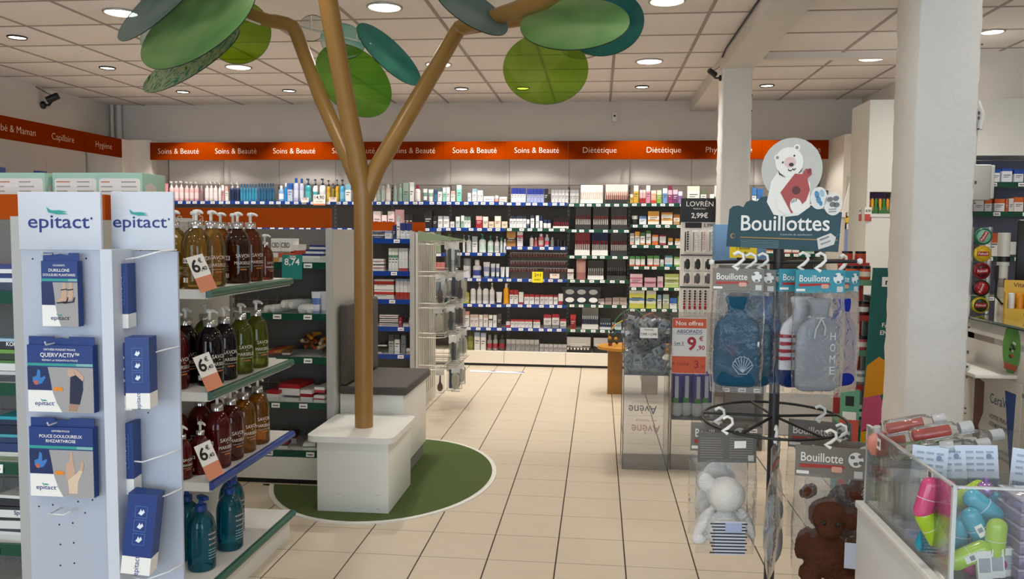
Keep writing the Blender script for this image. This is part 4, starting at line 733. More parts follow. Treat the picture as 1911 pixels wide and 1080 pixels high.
def handcard(name, label, px0, px1, py0, py1, lines, photo, yy=1.985):
    a, b = at(px0, py1, yy), at(px1, py0, yy); w, h = b.x-a.x, b.z-a.z
    t = thing(name, label, 'box', ((a.x+b.x)/2, yy, a.z)); d = .022
    MB().box(-w/2, w/2, 0, d, 0, h*.89, navy).build('carton_body', t)
    tb = MB(); tb.prism([(-w/2,h*.885),(w/2,h*.885),(w/2,h),(.022,h),(.02,h*.965),(.0,h*.985),(-.02,h*.965),(-.022,h),(-w/2,h)], .008, .010, navy); tb.build('hang_tab', t)
    fr = MB(); y = -.0006; rect(fr, -w/2, w/2, .0, h*.30, PRINTW, 0); rect(fr, -w/2, w/2, h*.30, h*.60, photo_g, 0)
    flat(fr, [(-w/2, h*.29), (-w*.13, h*.29), (-w*.15, h*.42), (-w*.19, h*.6), (-w/2, h*.6)], navy2, -.0006)
    flat(fr, [(w*.02, 0), (w/2, 0), (w/2, h*.30), (-w*.13, h*.30), (-w*.06, h*.12)], photo_g, -.0006)
    rect(fr, -w/2, w/2, h*.615, h*.65, tealm, -.0003); rect(fr, w*.25, w/2, h*.615, h*.65, mat('#7fb4b0', .5), -.0006); fr.build('printed_front', t)
    tx = MB()
    for s, z, hh in lines: add_text(tx, s, 0, h*z, hh, PRINTW, y=-.0008, maxw=w*.9, bold=.012)
    tx.build('lettering', t); tx = MB(); logo(tx, -w*.25 if photo != 'foot' else 0, h*.09, h*.055, -.0012); tx.build('logo', t)
    pic = MB(); y = -.0012
    if photo == 'foot':
        for q in (0, 1):
            x = w*.12+q*w*.18
            flat(pic, [(x-.003, h*.6), (x+.006, h*.6), (x+.007, h*.5), (x+.009, h*.44), (x+.004, h*.37), (x-.012, h*.33), (x-.02, h*.345), (x-.008, h*.40), (x-.005, h*.48)], skin2, y, .0003)
            flat(pic, [(x-.022, h*.325), (x+.006, h*.345), (x+.010, h*.40), (x+.013, h*.40), (x+.010, h*.33), (x-.018, h*.31)], BLACK, y-.0004, .0003)
            flat(pic, [(x-.008, h*.49), (x+.009, h*.50), (x+.009, h*.515), (x-.008, h*.505)], BLACK, y-.0004, .0003)
    else:
        bx = w*.18; sl = mat('#1d2440', .6) if photo == 'brace' else mat('#d9c4a8', .6)
        if photo == 'brace':
            flat(pic, [(bx-.012,h*.02),(bx+.012,h*.02),(bx+.018,h*.12),(bx-.008,h*.13)], skin, y, .0003)
            flat(pic, [(bx-.008,h*.12),(bx+.020,h*.11),(bx+.030,h*.30),(bx+.030,h*.42),(bx+.012,h*.50),(bx-.004,h*.48),(bx-.006,h*.30)], sl, y-.0003, .0003)
            flat(pic, [(bx-.006,h*.47),(bx+.010,h*.50),(bx+.004,h*.58),(bx-.008,h*.59),(bx-.013,h*.53)], skin2, y-.0004, .0003)
            flat(pic, [(bx+.012,h*.50),(bx+.030,h*.42),(bx+.034,h*.47),(bx+.020,h*.55),(bx+.0,h*.6),(bx+.004,h*.57)], skin2, y-.0004, .0003)
        else:
            flat(pic, [(bx-.012,h*.05),(bx+.012,h*.05),(bx+.014,h*.20),(bx+.028,h*.34),(bx+.020,h*.36),(bx+.008,h*.30),(bx-.014,h*.22)], sl, y-.0003, .0003)
            flat(pic, [(bx-.016,h*.22),(bx+.008,h*.29),(bx+.006,h*.36),(bx+.002,h*.46),(bx+.0,h*.58),(bx-.006,h*.58),(bx-.008,h*.48),(bx-.018,h*.42),(bx-.02,h*.32)], skin2, y-.0002, .0003)
            flat(pic, [(bx+.020,h*.35),(bx+.028,h*.34),(bx+.032,h*.44),(bx+.026,h*.48),(bx+.022,h*.43)], skin2, y-.0004, .0003)
        pic.build('picture', t); pic = MB()
        flat(pic, [(-w*.42,h*.40),(-w*.36,h*.36),(-w*.28,h*.38),(-w*.22,h*.46),(-w*.24,h*.48),(-w*.30,h*.45),(-w*.30,h*.55),(-w*.34,h*.57),(-w*.36,h*.48),(-w*.42,h*.46)], mat('#3a7ac0', .5), y, .0003)
        flat(pic, ellipse_pts(-w*.37, h*.39, .006, .006, 10), mat('#c8603a', .5), y-.0004, .0003)
        flat(pic, rrect(-w*.10, w*.04, h*.285, h*.335, .003), oran, y-.0005, .0003)
    pic.build('diagram' if photo != 'foot' else 'picture', t); return t
handcard('insole_box', 'narrow navy box with sandalled feet on the epitact tower', 80, 143, 472, 608, [('DURILLONS', .745, .0075), ('DOULEURS PLANTAIRES', .685, .006), ('COUSSINETS', .82, .004)], 'foot')
handcard('wrist_brace_box', 'navy box showing a hand in a dark wrist brace', 54, 172, 630, 767, [("QUERV'ACTIV™", .735, .0105), ('ORTHÈSE POIGNET POUCE', .82, .005), ('PRÉVIENT LA TENDINITE DU POUCE', .68, .0042)], 'brace')
handcard('thumb_brace_box', 'navy box showing a raised hand with beige thumb brace', 58, 172, 783, 924, [('POUCE DOULOUREUX', .755, .008), ('RHIZARTHROSE', .695, .008), ('ORTHÈSE POUCE', .83, .0045)], 'thumb')
bx_i = mat('#e4ecf4', .5); fr_i = mat('#5a86c8', .5)
for i, (x0, x1, y0, y1, dy, lab) in enumerate(((211,236,492,612,2.03,'narrow side of a navy box hung top most behind the white post'),(214,242,640,765,2.03,'navy box seen from its side, tucked beside the post'),(237,276,630,762,1.985,'navy box with three small hand icons hung by the soap bottles'),(215,246,790,922,2.03,'navy box hung third down, half behind the white post'),(221,268,922,1070,1.99,'lowest navy box with hand icons, swinging out from the tower'))):
    a, b = at(x0, y1, dy), at(x1, y0, dy); w, h = b.x-a.x, b.z-a.z
    t = thing('brace_box', lab, 'box', ((a.x+b.x)/2+(.008 if i == 4 else 0), dy, a.z), rot=(0, 0 if i < 4 else R(7), R(8)))
    MB().box(-w/2, w/2, 0, .05, h*.22, h, navy).build('carton_body', t); MB().box(-w/2, w/2, 0, .05, 0, h*.22, PRINTW).build('white_foot', t)
    ic = MB()
    for q in range(3):
        z = h*(.78-.17*q); s = min(w*.36, h*.07)
        for (p0, p1) in (((-s,z-s),(s,z-s)),((s,z-s),(s,z+s)),((s,z+s),(-s,z+s)),((-s,z+s),(-s,z-s))):
            ic.box(min(p0[0],p1[0])-.0004, max(p0[0],p1[0])+.0004, -.0006, 0, min(p0[1],p1[1])-.0004, max(p0[1],p1[1])+.0004, fr_i)
        flat(ic, [(-s*.5,z-s*.3),(s*.1,z-s*.6),(s*.6,z),(s*.35,z+s*.5),(s*.1,z+s*.1),(-s*.1,z+s*.55),(-s*.25,z+s*.1)], bx_i, 0)
    ic.build('hand_icon', t)
    tx = MB(); add_text(tx, 'epitact', 0, 0, w*.18, logo_b, y=0); lo = tx.build('lettering', t, (w*.1, -.0008, h*.11), (0, R(-90), 0))
# ================================================================== middle gondola, bench, tree
GM = (1.252, .965, .72, .463, .188)
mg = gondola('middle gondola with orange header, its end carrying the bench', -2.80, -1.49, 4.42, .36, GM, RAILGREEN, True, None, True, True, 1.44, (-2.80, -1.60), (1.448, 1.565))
MY = 4.45
for c_ in mg.children:
    if c_.name.startswith('header_panel'):
        tx = MB()
        for s_, px_ in (('do', 318), ('a', 372)): add_text(tx, s_, at(px_, 405, 4.78).x+2.145, 1.482, .055, mat('#e0b49c', .5), y=.359, align='L')
        tx.build('lettering', c_)
MY = 4.45
def mid(x0, x1, yt, z, d, cols, lab, dy=0.0, rz=0.0, txt=None, ink='#6a3c30', tilt=0.0):
    a, b = at(x0, yt, MY+dy), at(x1, yt, MY+dy); h = max(.015, a.z-z)
    return flatbox((a.x+b.x)/2, MY+dy, z, b.x-a.x, d, h, cols, lab, rz, txt, ink, tilt)
# top shelf
for i, (x0, x1, z0, dy, cols, lab) in enumerate(((497,519,0,0,'e2a04c*1.2 ece8e2','low white and orange carton at the soap end of the middle gondola'),(519,541,0,0,'ece9e4*1.1 d2643c','low white and rust carton beside the orange one'),(541,556,0,.05,'b8482c*2 e8e0da','rust side carton standing behind the small white ones'))):
    mid(x0, x1, 472-8*(i == 2)*2, GM[0]+z0, .10, cols, lab, dy, R(-8))
stk = [(505,523,.045,'white carton with CBD print, left one of the pair on the pile','CBD'),(522,543,.04,'white carton with CBD print, right one of the pair on the pile','CBD')]
for x0, x1, dz, lab, tx_ in stk:
    a, b = at(x0, 450, MY+.02), at(x1, 450, MY+.02); flatbox((a.x+b.x)/2, MY+.02, GM[0]+.062, b.x-a.x, .09, .072, 'ece9e4', lab, R(-10), tx_, '#3c3430')
for i in range(3): flatbox(-1.60+.004*i, MY+.0+.05*i, GM[0]+.0+.024*i*1.0, .115, .13, .05, 'e8e6e4 e8e6e4 25306c*.6', ('front', 'middle', 'rear')[i]+' white carton with purple top beside the grey end panel', R(-12))
mid(541, 560, 480, GM[0], .10, 'dcdad4', 'plain pale carton between the rust and purple topped ones')
# tubes lying on the second shelf
for i, (px_, py_, r, c, lab) in enumerate(((496,579,.022,'c8ccc6','grey green rolled tube next to the green soap'),(509,577,.024,'c9cdc8','grey green rolled tube beside it'),(529,572,.026,'d2d6d2','pale grey rolled tube topmost of its pile'),(543,572,.026,'cfd3cf','pale grey rolled tube next to the topmost one'),(561,578,.026,'e4e2de','white rolled tube'),(577,580,.024,'e6e4e0','short white rolled tube'))):
    p = at(px_, py_, 4.45); t = thing('rolled_tube', lab+' on the second shelf', 'tube', (p.x, 4.45, GM[1]+r+(.024 if i in (2,3) else 0)), rot=(0, 0, R(-20)))
    MB().lathe([(r*.8,0),(r,.004),(r,.15),(r*.96,.155)], PLAST('#'+c), 18, mx=Euler((R(-90),0,0)).to_matrix().to_4x4()).build('tube_body', t)
    MB().lathe([(r*.62,-.003),(r*.62,.0)], PLAST('#f0eeea'), 18, mx=Euler((R(-90),0,0)).to_matrix().to_4x4()).build('tube_end', t)
for i in range(2): item('tube', .055, .04, .125, 'd8dce4 8aa0c4 5a7ab8' if i == 0 else 'dcdcdc b4b8c0', (at(588+12*i, 585, 4.44).x, 4.46+.03*i, GM[1]), ('pale blue lettered tube standing by the end panel', 'white tube standing behind the blue lettered one')[i])
# chocolate bars and sweets in trays on the third shelf
for i, (x0, x1, cols, lab) in enumerate(((497,510,'7a1c14 b83c24','dark red sweets tray on the third shelf'),(511,524,'5a1c10*2 c8862c','brown sweets tray with amber front on the third shelf'),(526,541,'3a2a20 d8cdb8 6a4a2c','cream and brown sweets tray on the third shelf'))):
    mid(x0, x1, 655, GM[2], .24, cols, lab)
pile = thing('sweets_tray', 'acrylic tray heaped with orange and brown sweet rolls on the third shelf', 'tray', (at(573, 670, 4.44).x, 4.44, GM[2]))
MB().box(-.085, .085, 0, .003, 0, .045, ACRYL).box(-.085, -.082, 0, .22, 0, .045, ACRYL).box(.082, .085, 0, .22, 0, .045, ACRYL).build('tray', pile)
for i in range(26):
    c = ('#b86a18', '#8a3a10', '#d8902c', '#c8b088', '#5a2410')[i % 5]; x = RNG.uniform(-.07, .07); y = RNG.uniform(.02, .2); z = .014+.03*RNG.random()*1.6+y*.3
    MB().lathe([(.010,0),(.011,.004),(.011,.05),(.010,.054)], mat(c, .4), 10, mx=Matrix.Translation((x, y, z)) @ Euler((R(-90+RNG.uniform(-20,20)), 0, RNG.uniform(-.8,.8))).to_matrix().to_4x4()).build('sweet_roll', pile)
# red and white cartons on the fourth and fifth shelves
for i, (x0, x1, yt, dy, dz, cols, lab) in enumerate(((497,520,728,.0,0,'e4e2de*2 a81c28','red topped carton nearest the soap on the fourth shelf'),(519,560,716,.03,.03,'e8e6e2*1.6 b4202c','big white carton with red lid on the fourth shelf'),(521,558,742,.02,0,'dcdad6','plain white carton under the red lidded one'),(560,582,728,.0,0,'e2e0dc*1.5 a01c28 e2e0dc','white carton with red stripe'),(585,606,738,.0,0,'e8e6e2 b83040*.6 e8e6e2','slim red striped carton by the end panel'),(586,606,722,.02,.052,'c04050 e4e2de','small red carton topping the slim one'))):
    mid(x0, x1, yt, GM[3]+dz, .18, cols, lab, dy, R(-7))
for i, (x0, x1, yt, dy, cols, lab) in enumerate(((505,536,823,.0,'d8d6d2 3a2028*.5 8a2c38','wine topped carton on the lowest shelf'),(520,552,808,.12,'c8b8b4 5a2a30','maroon carton set back on the lowest shelf'),(566,588,828,.0,'e0dfda 3f6a4c*.4 e4e2de','white carton with green band on the lowest shelf'))):
    mid(x0, x1, yt, GM[4], .10, cols, lab, dy, R(10))
# green promo card on the top rail
pc = promo(545, 498, 4.36, .115, .135, [('8,74', .08, .26), ('-20%', .34, .12)], '#178078', '#ffffff', 'teal card reading minus 20 percent and 8,74 on the green rail')
# bench against the end of the middle gondola
tb = thing('bench', 'white bench with dark grey cushions against the gondola end', 'bench', (-1.27, 4.80, .0095))
wl = mat('#e3e3dd', .38, noise=.015, scale=4); cush = mat('#4b4742', .65, noise=.05, scale=30, bump=.1, bscale=300)
MB().box(-.18, .185, -.31, .31, .085, .50, wl, ch=.002).build('seat_box', tb); MB().box(-.17, .17, -.30, .30, 0, .085, mat('#7a7872', .6)).build('kick_base', tb)
MB().box(-.18, .21, -.33, .33, .50, .55, cush, ch=.012).build('seat_cushion', tb); MB().box(-.178, -.13, -.33, .33, .552, 1.01, cush, ch=.014).build('back_cushion', tb)
# green round rug with white border
rc, ra, rb = Vector((-1.22, 4.66, 0)), .64, .84
tr = thing('round_rug', 'oval green turf rug with white border under the bench', 'rug', (-1.22, 4.66, 0))
def clipg(x, y, z): return (x, -.29, z) if (x < -.22 and y > -.29) else (x, y, z)
def ring(mb, a0, b0, a1, b1, z0, z1, m, n=72):
    P = lambda a, b, z: [clipg(a*math.cos(2*math.pi*i/n), b*math.sin(2*math.pi*i/n), z) for i in range(n)]
    vs = P(a1, b1, z0)+P(a1, b1, z1)+P(a0, b0, z1)
    mb.add(vs, [(i, (i+1) % n, n+(i+1) % n, n+i) for i in range(n)]+[(n+i, n+(i+1) % n, 2*n+(i+1) % n, 2*n+i) for i in range(n)], m)
mb = MB(); ring(mb, ra-.028, rb-.028, ra, rb, 0, .007, mat('#dcdad2', .5)); mb.build('white_border', tr)
mb = MB(); n = 72; mb.add([clipg((ra-.026)*math.cos(2*math.pi*i/n), (rb-.026)*math.sin(2*math.pi*i/n), .009) for i in range(n)], [tuple(range(n))], mat('#4b5c28', .95, noise=.18, scale=90, bump=.6, bscale=420)); mb.build('turf', tr)
# box the tree stands on
tx_ = thing('tree_box', 'white box with a round cornered lid holding the tree trunk', 'plinth', (-1.225, 4.21, 0))
MB().box(-.18, .19, -.24, .25, .009, .375, wl, ch=.002).build('box_body', tx_)
MB().prism([(p[0], p[1]) for p in rrect(-.225, .225, -.285, .25, .05, 8)], .375, .405, wl, axis='z').build('lid', tx_)
sc_ = MB(); sm_ = mat('#9c9a94', .7)
for i in range(9): x, z = RNG.uniform(-.1, .15), RNG.choice((.02, .03, .09, .1)); sc_.box(x, x+RNG.uniform(.003, .012), -.2404, -.2402, z, z+.003, sm_)
sc_.build('scuff', tx_)
# the tree
tree = thing('tree_sculpture', 'brown tube tree sculpture with translucent green and teal leaf discs', 'sculpture', (-1.215, 4.16, .405))
O = Vector((-1.215, 4.16, .405)); bark = mat('#96703a', .34, noise=.03, scale=12, spec=.45)
def L(x, y, Y): return at(x, y, Y)-O
fork = at(674, 345, 4.16)-O
MB().lathe([(.0475,0),(.0475,fork.z-.02)], bark, 28).build('trunk', tree)
MB().tube([Vector((0,0,fork.z-.06)), fork+Vector((0,0,.02)), L(640,160,4.02), L(612,0,3.86), L(598,-80,3.76)], [.0485,.049,.047,.0465,.046], bark, 22).build('branch', tree)
MB().tube([Vector((-.005,.02,fork.z-.05)), L(652,300,4.2), L(600,185,4.36), L(553,62,4.5), L(546,50,4.5), L(536,45,4.5), L(500,38,4.5), L(440,18,4.46), L(380,-10,4.4)], [.042,.042,.040,.039,.039,.038,.036,.034,.032], bark, 20).build('branch', tree)
MB().tube([L(545,52,4.5), L(528,40,4.62), L(512,36,4.75)], .03, bark, 16).build('branch_stub', tree)
MB().tube([Vector((.008,.01,fork.z-.07)), L(700,320,4.18), L(770,200,4.3), L(850,64,4.42), L(858,52,4.42), L(870,48,4.38), L(900,40,4.2), L(960,20,3.95), L(1015,0,3.75), L(1050,-25,3.6)], [.046,.046,.044,.041,.041,.041,.041,.041,.042,.042], bark, 20).build('branch', tree)
MB().tube([L(862,55,4.42), L(920,46,4.5), L(975,38,4.55), L(1060,20,4.6)], .032, bark, 16).build('branch', tree)
rod = mat('#cfd2d0', .35, .3)
for pts in ([L(515,37,4.6),L(600,60,4.5),L(692,82,4.4)], [L(440,28,4.3),L(465,38,4.35),L(485,45,4.45)], [L(952,36,4.3),L(968,28,4.2),L(985,25,4.1)], [L(580,30,4.6),L(581,55,4.55)], [L(608,58,4.5),L(609,92,4.5)], [L(667,48,4.42),L(666,75,4.42)], [L(438,30,4.25),L(437,52,4.25)], [L(455,12,4.4),L(456,30,4.4)]):
    MB().tube(pts, .006 if len(pts) > 2 else .004, rod, 8).build('leaf_rod', tree)
def marbled(c1, c2, c3, trans, name):
    m = bpy.data.materials.new('leaf_'+name); m.use_nodes = True; nt = m.node_tree; nt.nodes.clear()
    out = nt.nodes.new('ShaderNodeOutputMaterial'); tc = nt.nodes.new('ShaderNodeTexCoord'); n = nt.nodes.new('ShaderNodeTexNoise'); n.inputs['Scale'].default_value = 9 if name == 'marbled' else 3.5; n.inputs['Distortion'].default_value = 3.0 if name == 'marbled' else .4; n.inputs['Detail'].default_value = 3 if name == 'marbled' else 1
    r = nt.nodes.new('ShaderNodeValToRGB'); e = r.color_ramp.elements; e[0].color = lin(c1); e[0].position = .35; e[1].color = lin(c2); e[1].position = .65; k = e.new(.5); k.color = lin(c3)
    nt.links.new(tc.outputs['Object'], n.inputs['Vector']); nt.links.new(n.outputs['Fac'], r.inputs[0])
    d = nt.nodes.new('ShaderNodeBsdfDiffuse'); tl = nt.nodes.new('ShaderNodeBsdfTranslucent'); t = nt.nodes.new('ShaderNodeBsdfTransparent'); g = nt.nodes.new('ShaderNodeBsdfGlossy'); g.inputs['Roughness'].default_value = .1
    for q in (d, tl, t): nt.links.new(r.outputs[0], q.inputs[0])
    a = nt.nodes.new('ShaderNodeMixShader'); a.inputs[0].default_value = .5; b = nt.nodes.new('ShaderNodeMixShader'); b.inputs[0].default_value = trans; c = nt.nodes.new('ShaderNodeMixShader'); c.inputs[0].default_value = .07
    nt.links.new(d.outputs[0], a.inputs[1]); nt.links.new(tl.outputs[0], a.inputs[2]); nt.links.new(a.outputs[0], b.inputs[1]); nt.links.new(t.outputs[0], b.inputs[2]); nt.links.new(b.outputs[0], c.inputs[1]); nt.links.new(g.outputs[0], c.inputs[2]); nt.links.new(c.outputs[0], out.inputs[0])
    return m
LEAFM = {'green': marbled('#8cbc7e', '#bcd8a4', '#a4cc92', .5, 'frosted_green'), 'grey': marbled('#8ea6a6', '#b0c0be', '#9eb4b2', .45, 'grey'), 'lime': marbled('#aec848', '#c0d860', '#b6d054', .8, 'lime'), 'olive': marbled('#b4cc68', '#c2d87a', '#bad270', .83, 'olive'),
         'teal': marbled('#2fa09c', '#7cd6ca', '#54bab2', .5, 'teal'), 'dteal': marbled('#2a8c8a', '#46a6a0', '#389894', .45, 'deep_teal'), 'cyan': marbled('#98dcd8', '#f0f4f2', '#d0e8e4', .65, 'cyan'), 'pale': marbled('#eaeeea', '#f8f8f6', '#f2f4f0', .88, 'pale'),
         'mix': marbled('#5a8a38', '#3a9a92', '#d4dcc0', .4, 'marbled'), 'moss': marbled('#94be58', '#acd06c', '#a0c862', .72, 'moss')}
edge_m = mat('#16241c', .4)
def leaf(c, maj, mnr, col, lab):
    C = L(*c); U = L(*maj)-C; V = L(*mnr)-C; V = V-U*(V.dot(U)/U.dot(U))*.5; N = U.cross(V).normalized()*.0025; n = 56
    o = thing_leaf = None; mb = MB(); P = [C+U*math.cos(2*math.pi*i/n)+V*math.sin(2*math.pi*i/n) for i in range(n)]
    vs = [p-C-N for p in P]+[p-C+N for p in P]
    mb.add(vs, [tuple(range(n)), tuple(reversed(range(n, 2*n)))], LEAFM[col]); mb.add(vs, [(i, n+i, n+(i+1) % n, (i+1) % n) for i in range(n)], edge_m)
    ob = mb.build('leaf', tree, C); ob['label'] = lab; return ob
leaf((367,42,3.95),(264,92,4.05),(345,-6,4.25),'green','frosted green leaf disc')
leaf((300,2,4.05),(220,69,4.15),(284,-18,4.2),'grey','grey leaf disc')
leaf((318,60,4.6),(262,70,4.6),(320,20,4.7),'cyan','cyan leaf disc')
leaf((354,112,4.25),(267,164,4.35),(372,134,4.1),'mix','marbled green and teal leaf disc')
leaf((444,58,4.62),(505,48,4.7),(448,120,4.5),'lime','yellow green leaf disc')
leaf((661,150,4.5),(602,92,4.45),(700,112,4.6),'moss','green leaf disc')
leaf((727,102,4.5),(668,46,4.4),(745,86,4.62),'teal','teal leaf disc')
leaf((640,76,4.62),(682,80,4.66),(640,44,4.75),'cyan','white and cyan leaf disc')
leaf((582,52,4.75),(606,60,4.75),(582,26,4.85),'pale','clear pale leaf disc')
leaf((880,16,4.0),(945,61,4.02),(897,-6,4.15),'grey','slate grey leaf disc')
leaf((1072,42,3.9),(973,40,3.95),(1073,94,3.62),'green','large frosted green leaf disc')
leaf((1128,42,4.35),(1202,44,4.3),(1128,105,4.2),'dteal','deep teal leaf disc')
leaf((1018,128,4.45),(1098,130,4.45),(1018,195,4.40),'olive','olive green leaf disc')
leaf((1090,76,4.62),(1138,70,4.62),(1092,109,4.55),'pale','pale leaf disc')

# ================================================================== far gondola with toothpaste, wire rack on its end
GE = (1.372, 1.118, .896, .680, .46, .19)
gondola('far gondola with blue rails full of toothpaste boxes', -3.0, -1.46, 6.32, .34, GE, RAILBLUE, False, None, True, True, 1.43)
EY = 6.36
def far(x0, x1, n, yt, z, cols, lab, dy=0.0, d=.05, txt=None):
    a, b = at(x0, yt, EY+dy), at(x1, yt, EY+dy); w = (b.x-a.x)/n; h = max(.015, a.z-z)
    if len(lab.split()) < 10 and 'shelf' not in lab: lab += ' on the toothpaste gondola'
    for i in range(n):
        if txt: flatbox(a.x+w*(i+.5), EY+dy, z, w*.94, d, h, cols, lab, 0, txt, '#ffffff', group=lab if n > 1 else None)
        else: item('carton', round(w*.94, 3), d, round(h, 3), cols, (a.x+w*(i+.5), EY+dy+d/2, z), lab, lab if n > 1 else None)
far(695,717,1,438,GE[0],'16245c*2 e8e8ee*.5','navy toothpaste carton lying on the top blue railed shelf',0,.06); far(695,717,1,431,GE[0]+.05,'1a2860*2 e4e4ea*.6','navy toothpaste carton on top of another',.0,.06)
far(718,731,1,430,GE[0],'e2e2e4*2 8a90b0','white carton next to the navy ones',0,.06); far(733,738,1,420,GE[0],'1f2c5a','slim navy carton standing on end'); far(740,746,1,402,GE[0],'e6e4e2*3 c8c4c0','tall white slim carton on end')
far(747,768,2,416,GE[0],'e0e2e6 e0e2e6 1b2a6a*1.6','white brush blister with navy top',0,.03)
far(737,752,1,391,GE[0]+.12,'d8a4a8','pale rose carton behind the header',.2); 
hb_ = MB(); hb_.box(-1.86, -1.63, 6.62, 6.66, 1.43, 1.512, mat('#b04a08', .6, spec=.1)); tag(hb_.build('header_board'), 'short orange header board above the toothpaste shelf', 'sign')  # both boards share the gondola orange, brightened in colour for stronger light
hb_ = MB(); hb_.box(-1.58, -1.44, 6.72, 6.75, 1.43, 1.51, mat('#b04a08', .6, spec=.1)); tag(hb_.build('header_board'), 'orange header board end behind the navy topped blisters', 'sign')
far(695,717,1,495,GE[1],'e4e2de*1.4 c02c2c*.5 e8e6e2','white toothpaste carton with red marks lying on the second shelf',0,.06); far(695,717,1,483,GE[1]+.055,'e6e4e0*1.2 b8302c*.4 e8e6e2','white carton with red marks topping another',0,.06)
far(725,743,3,463,GE[1],'e0e4e0*2 5a8a6a*.4 e2e2de','white carton with green print standing on end'); far(744,761,3,463,GE[1],'b83038*.5 e2e2e0*3','white carton with red foot standing on end'); far(763,769,1,465,GE[1],'b4b8b8','grey carton end by the panel')
for q in range(2): far(697,736,1,541-20*q,GE[2]+.075*q,'e6e4e0*1.4 c43824 e8e6e2*.5','white toothpaste carton with red flash, '+('lower' if q == 0 else 'upper')+' of two',0,.06)
far(738,768,4,520,GE[2],'b03028*1.3 e2e0de*2 8fa4c0*.4','white and red toothpaste carton standing on end')
for q in range(3): far(707,744,1,603-8*q,GE[3]+.033*q,'d8d4d4 8a2838*.6 d8d4d4','grey and wine toothpaste carton in the third pile, number '+('one' if q == 0 else 'two' if q == 1 else 'three')+' up',0,.05)
far(744,750,1,592,GE[3],'9c2434','wine red carton end beside the third pile'); far(752,762,1,602,GE[3],'e0dedc 6a6a6c*.4','white and grey carton'); far(763,769,1,592,GE[3],'dcdad8*2 8a8a8c','white carton on end by the panel')
far(695,712,1,655,GE[4],'dcdcdc 4a4a50*.4','white carton with black print on the lower shelf'); far(695,722,1,645,GE[4]+.06,'e0dfde 3c3c44*.5','white carton with black print atop another')
far(725,735,1,624,GE[4],'a4a8aa*2 55585c','silver carton on end'); far(736,746,1,624,GE[4],'e6e6e4*3 3a3a40','white carton with black ring on end'); far(748,757,1,626,GE[4],'7c8084','dark grey carton on end'); far(758,769,1,650,GE[4],'c89a98 e2d8d6','small pink carton by the panel')
# white end board with wire baskets, brushes and combs hanging from it
wr = thing('accessory_rack', 'white board with wire rails hung with brushes and combs', 'display rack', (-1.40, 6.66, 0), R(90))
MB().box(-.36, .36, .005, .022, 0, 1.42, mat('#d6d2c8', .5)).build('rack_board', wr)
for i in range(9): MB().box(-.34+.08*i, -.335+.08*i, .001, .005, .1, 1.40, mat('#b9b5ac', .5)).build('board_groove', wr)
wirem = mat('#d8d4c6', .3, .3)
RZ = (1.335, 1.085, .835, .60, .345)
for z in RZ:
    b = MB()
    for zz in (z, z+.035): b.tube([(-.34, .0, zz), (-.34, -.14, zz+.0), (-.30, -.20, zz), (.28, -.20, zz), (.34, -.14, zz), (.34, 0, zz)], .0045, wirem, 6)
    for q in range(8): b.tube([(-.30+.083*q, -.20, z), (-.30+.083*q, -.20, z+.035)], .003, wirem, 5)
    b.build('wire_rail', wr)
    b = MB()
    for q in range(7): b.tube([(-.30+.1*q, 0, z+.017), (-.30+.1*q, -.29, z+.017), (-.30+.1*q, -.30, z+.03)], .0035, CHROME, 6)
    b.build('hook_row', wr)
RN = random.Random(5)
brush_m = [mat('#1c1c20', .4), mat('#34404c', .4), mat('#4c2420', .4), mat('#5a564e', .4), mat('#1a3c58', .4), mat('#2a2422', .4)]
blister = clear('#f6f8f8', .95, .08, '#d8dcdc', gl=.3)
for zi, z in enumerate(RZ):
    for q in range(6):
        if zi == 0 and q == 5: continue
        m = brush_m[(q+zi*2) % 6]; Yw = 6.66-.30+.1*q+RN.uniform(-.01, .01); Xw = -1.40+.20+RN.uniform(-.06, .07); h = .17+.06*RN.random()
        kind = ('comb', 'brush', 'sponge')[(q+zi) % 3]
        t = thing('hanging_'+kind, ('dark comb on a card', 'hairbrush on a card', 'pale bath sponge in a pouch')[(q+zi) % 3]+' hanging from the '+('topmost', 'second', 'third', 'fourth', 'lowest')[zi]+' wire rail', kind, (Xw, Yw, z+.005), RN.uniform(-.3, .5)+R(25), group='accessories on the '+('topmost', 'second', 'third', 'fourth', 'lowest')[zi]+' wire rail')
        MB().box(-.035, .035, -.001, .001, -.05, .012, mat('#e2e0dc', .5)).build('card', t)
        if kind == 'comb':
            c = MB().box(-.012, .012, -.006, -.002, -h, -.04, m)
            for k in range(8): c.box(.012, .026, -.0055, -.0025, -h+.012*k, -h+.006+.012*k, m)
            c.build('comb_body', t)
        elif kind == 'brush': MB().lathe([(.006,-.05),(.008,-.10),(.010,-.11),(.021,-.13),(.023,-h+.02),(.014,-h)], m, 12, 1, .6, mx=Matrix.Translation((0,-.014,0))).build('brush_body', t)
        else: MB().lathe([(.012,-.05),(.03,-.075),(.033,-.12),(.025,-h+.01),(.008,-h)], mat('#d4cbb8', .8, bump=.4, bscale=120), 14, 1, .5, mx=Matrix.Translation((0,-.018,0))).build('sponge_body', t)
        MB().box(-.034, .034, -.036, .0012, -h-.015, -.045, blister).build('blister', t)
tg = MB(); tg.prism([(-1.40,1.44),(-1.40,1.36),(-1.02,1.37)], 6.30, 6.31, mat('#8a9a7a', .6)); tag(tg.build('sage_header_card'), 'sage green triangular card on top of the wire accessory rack', 'card')
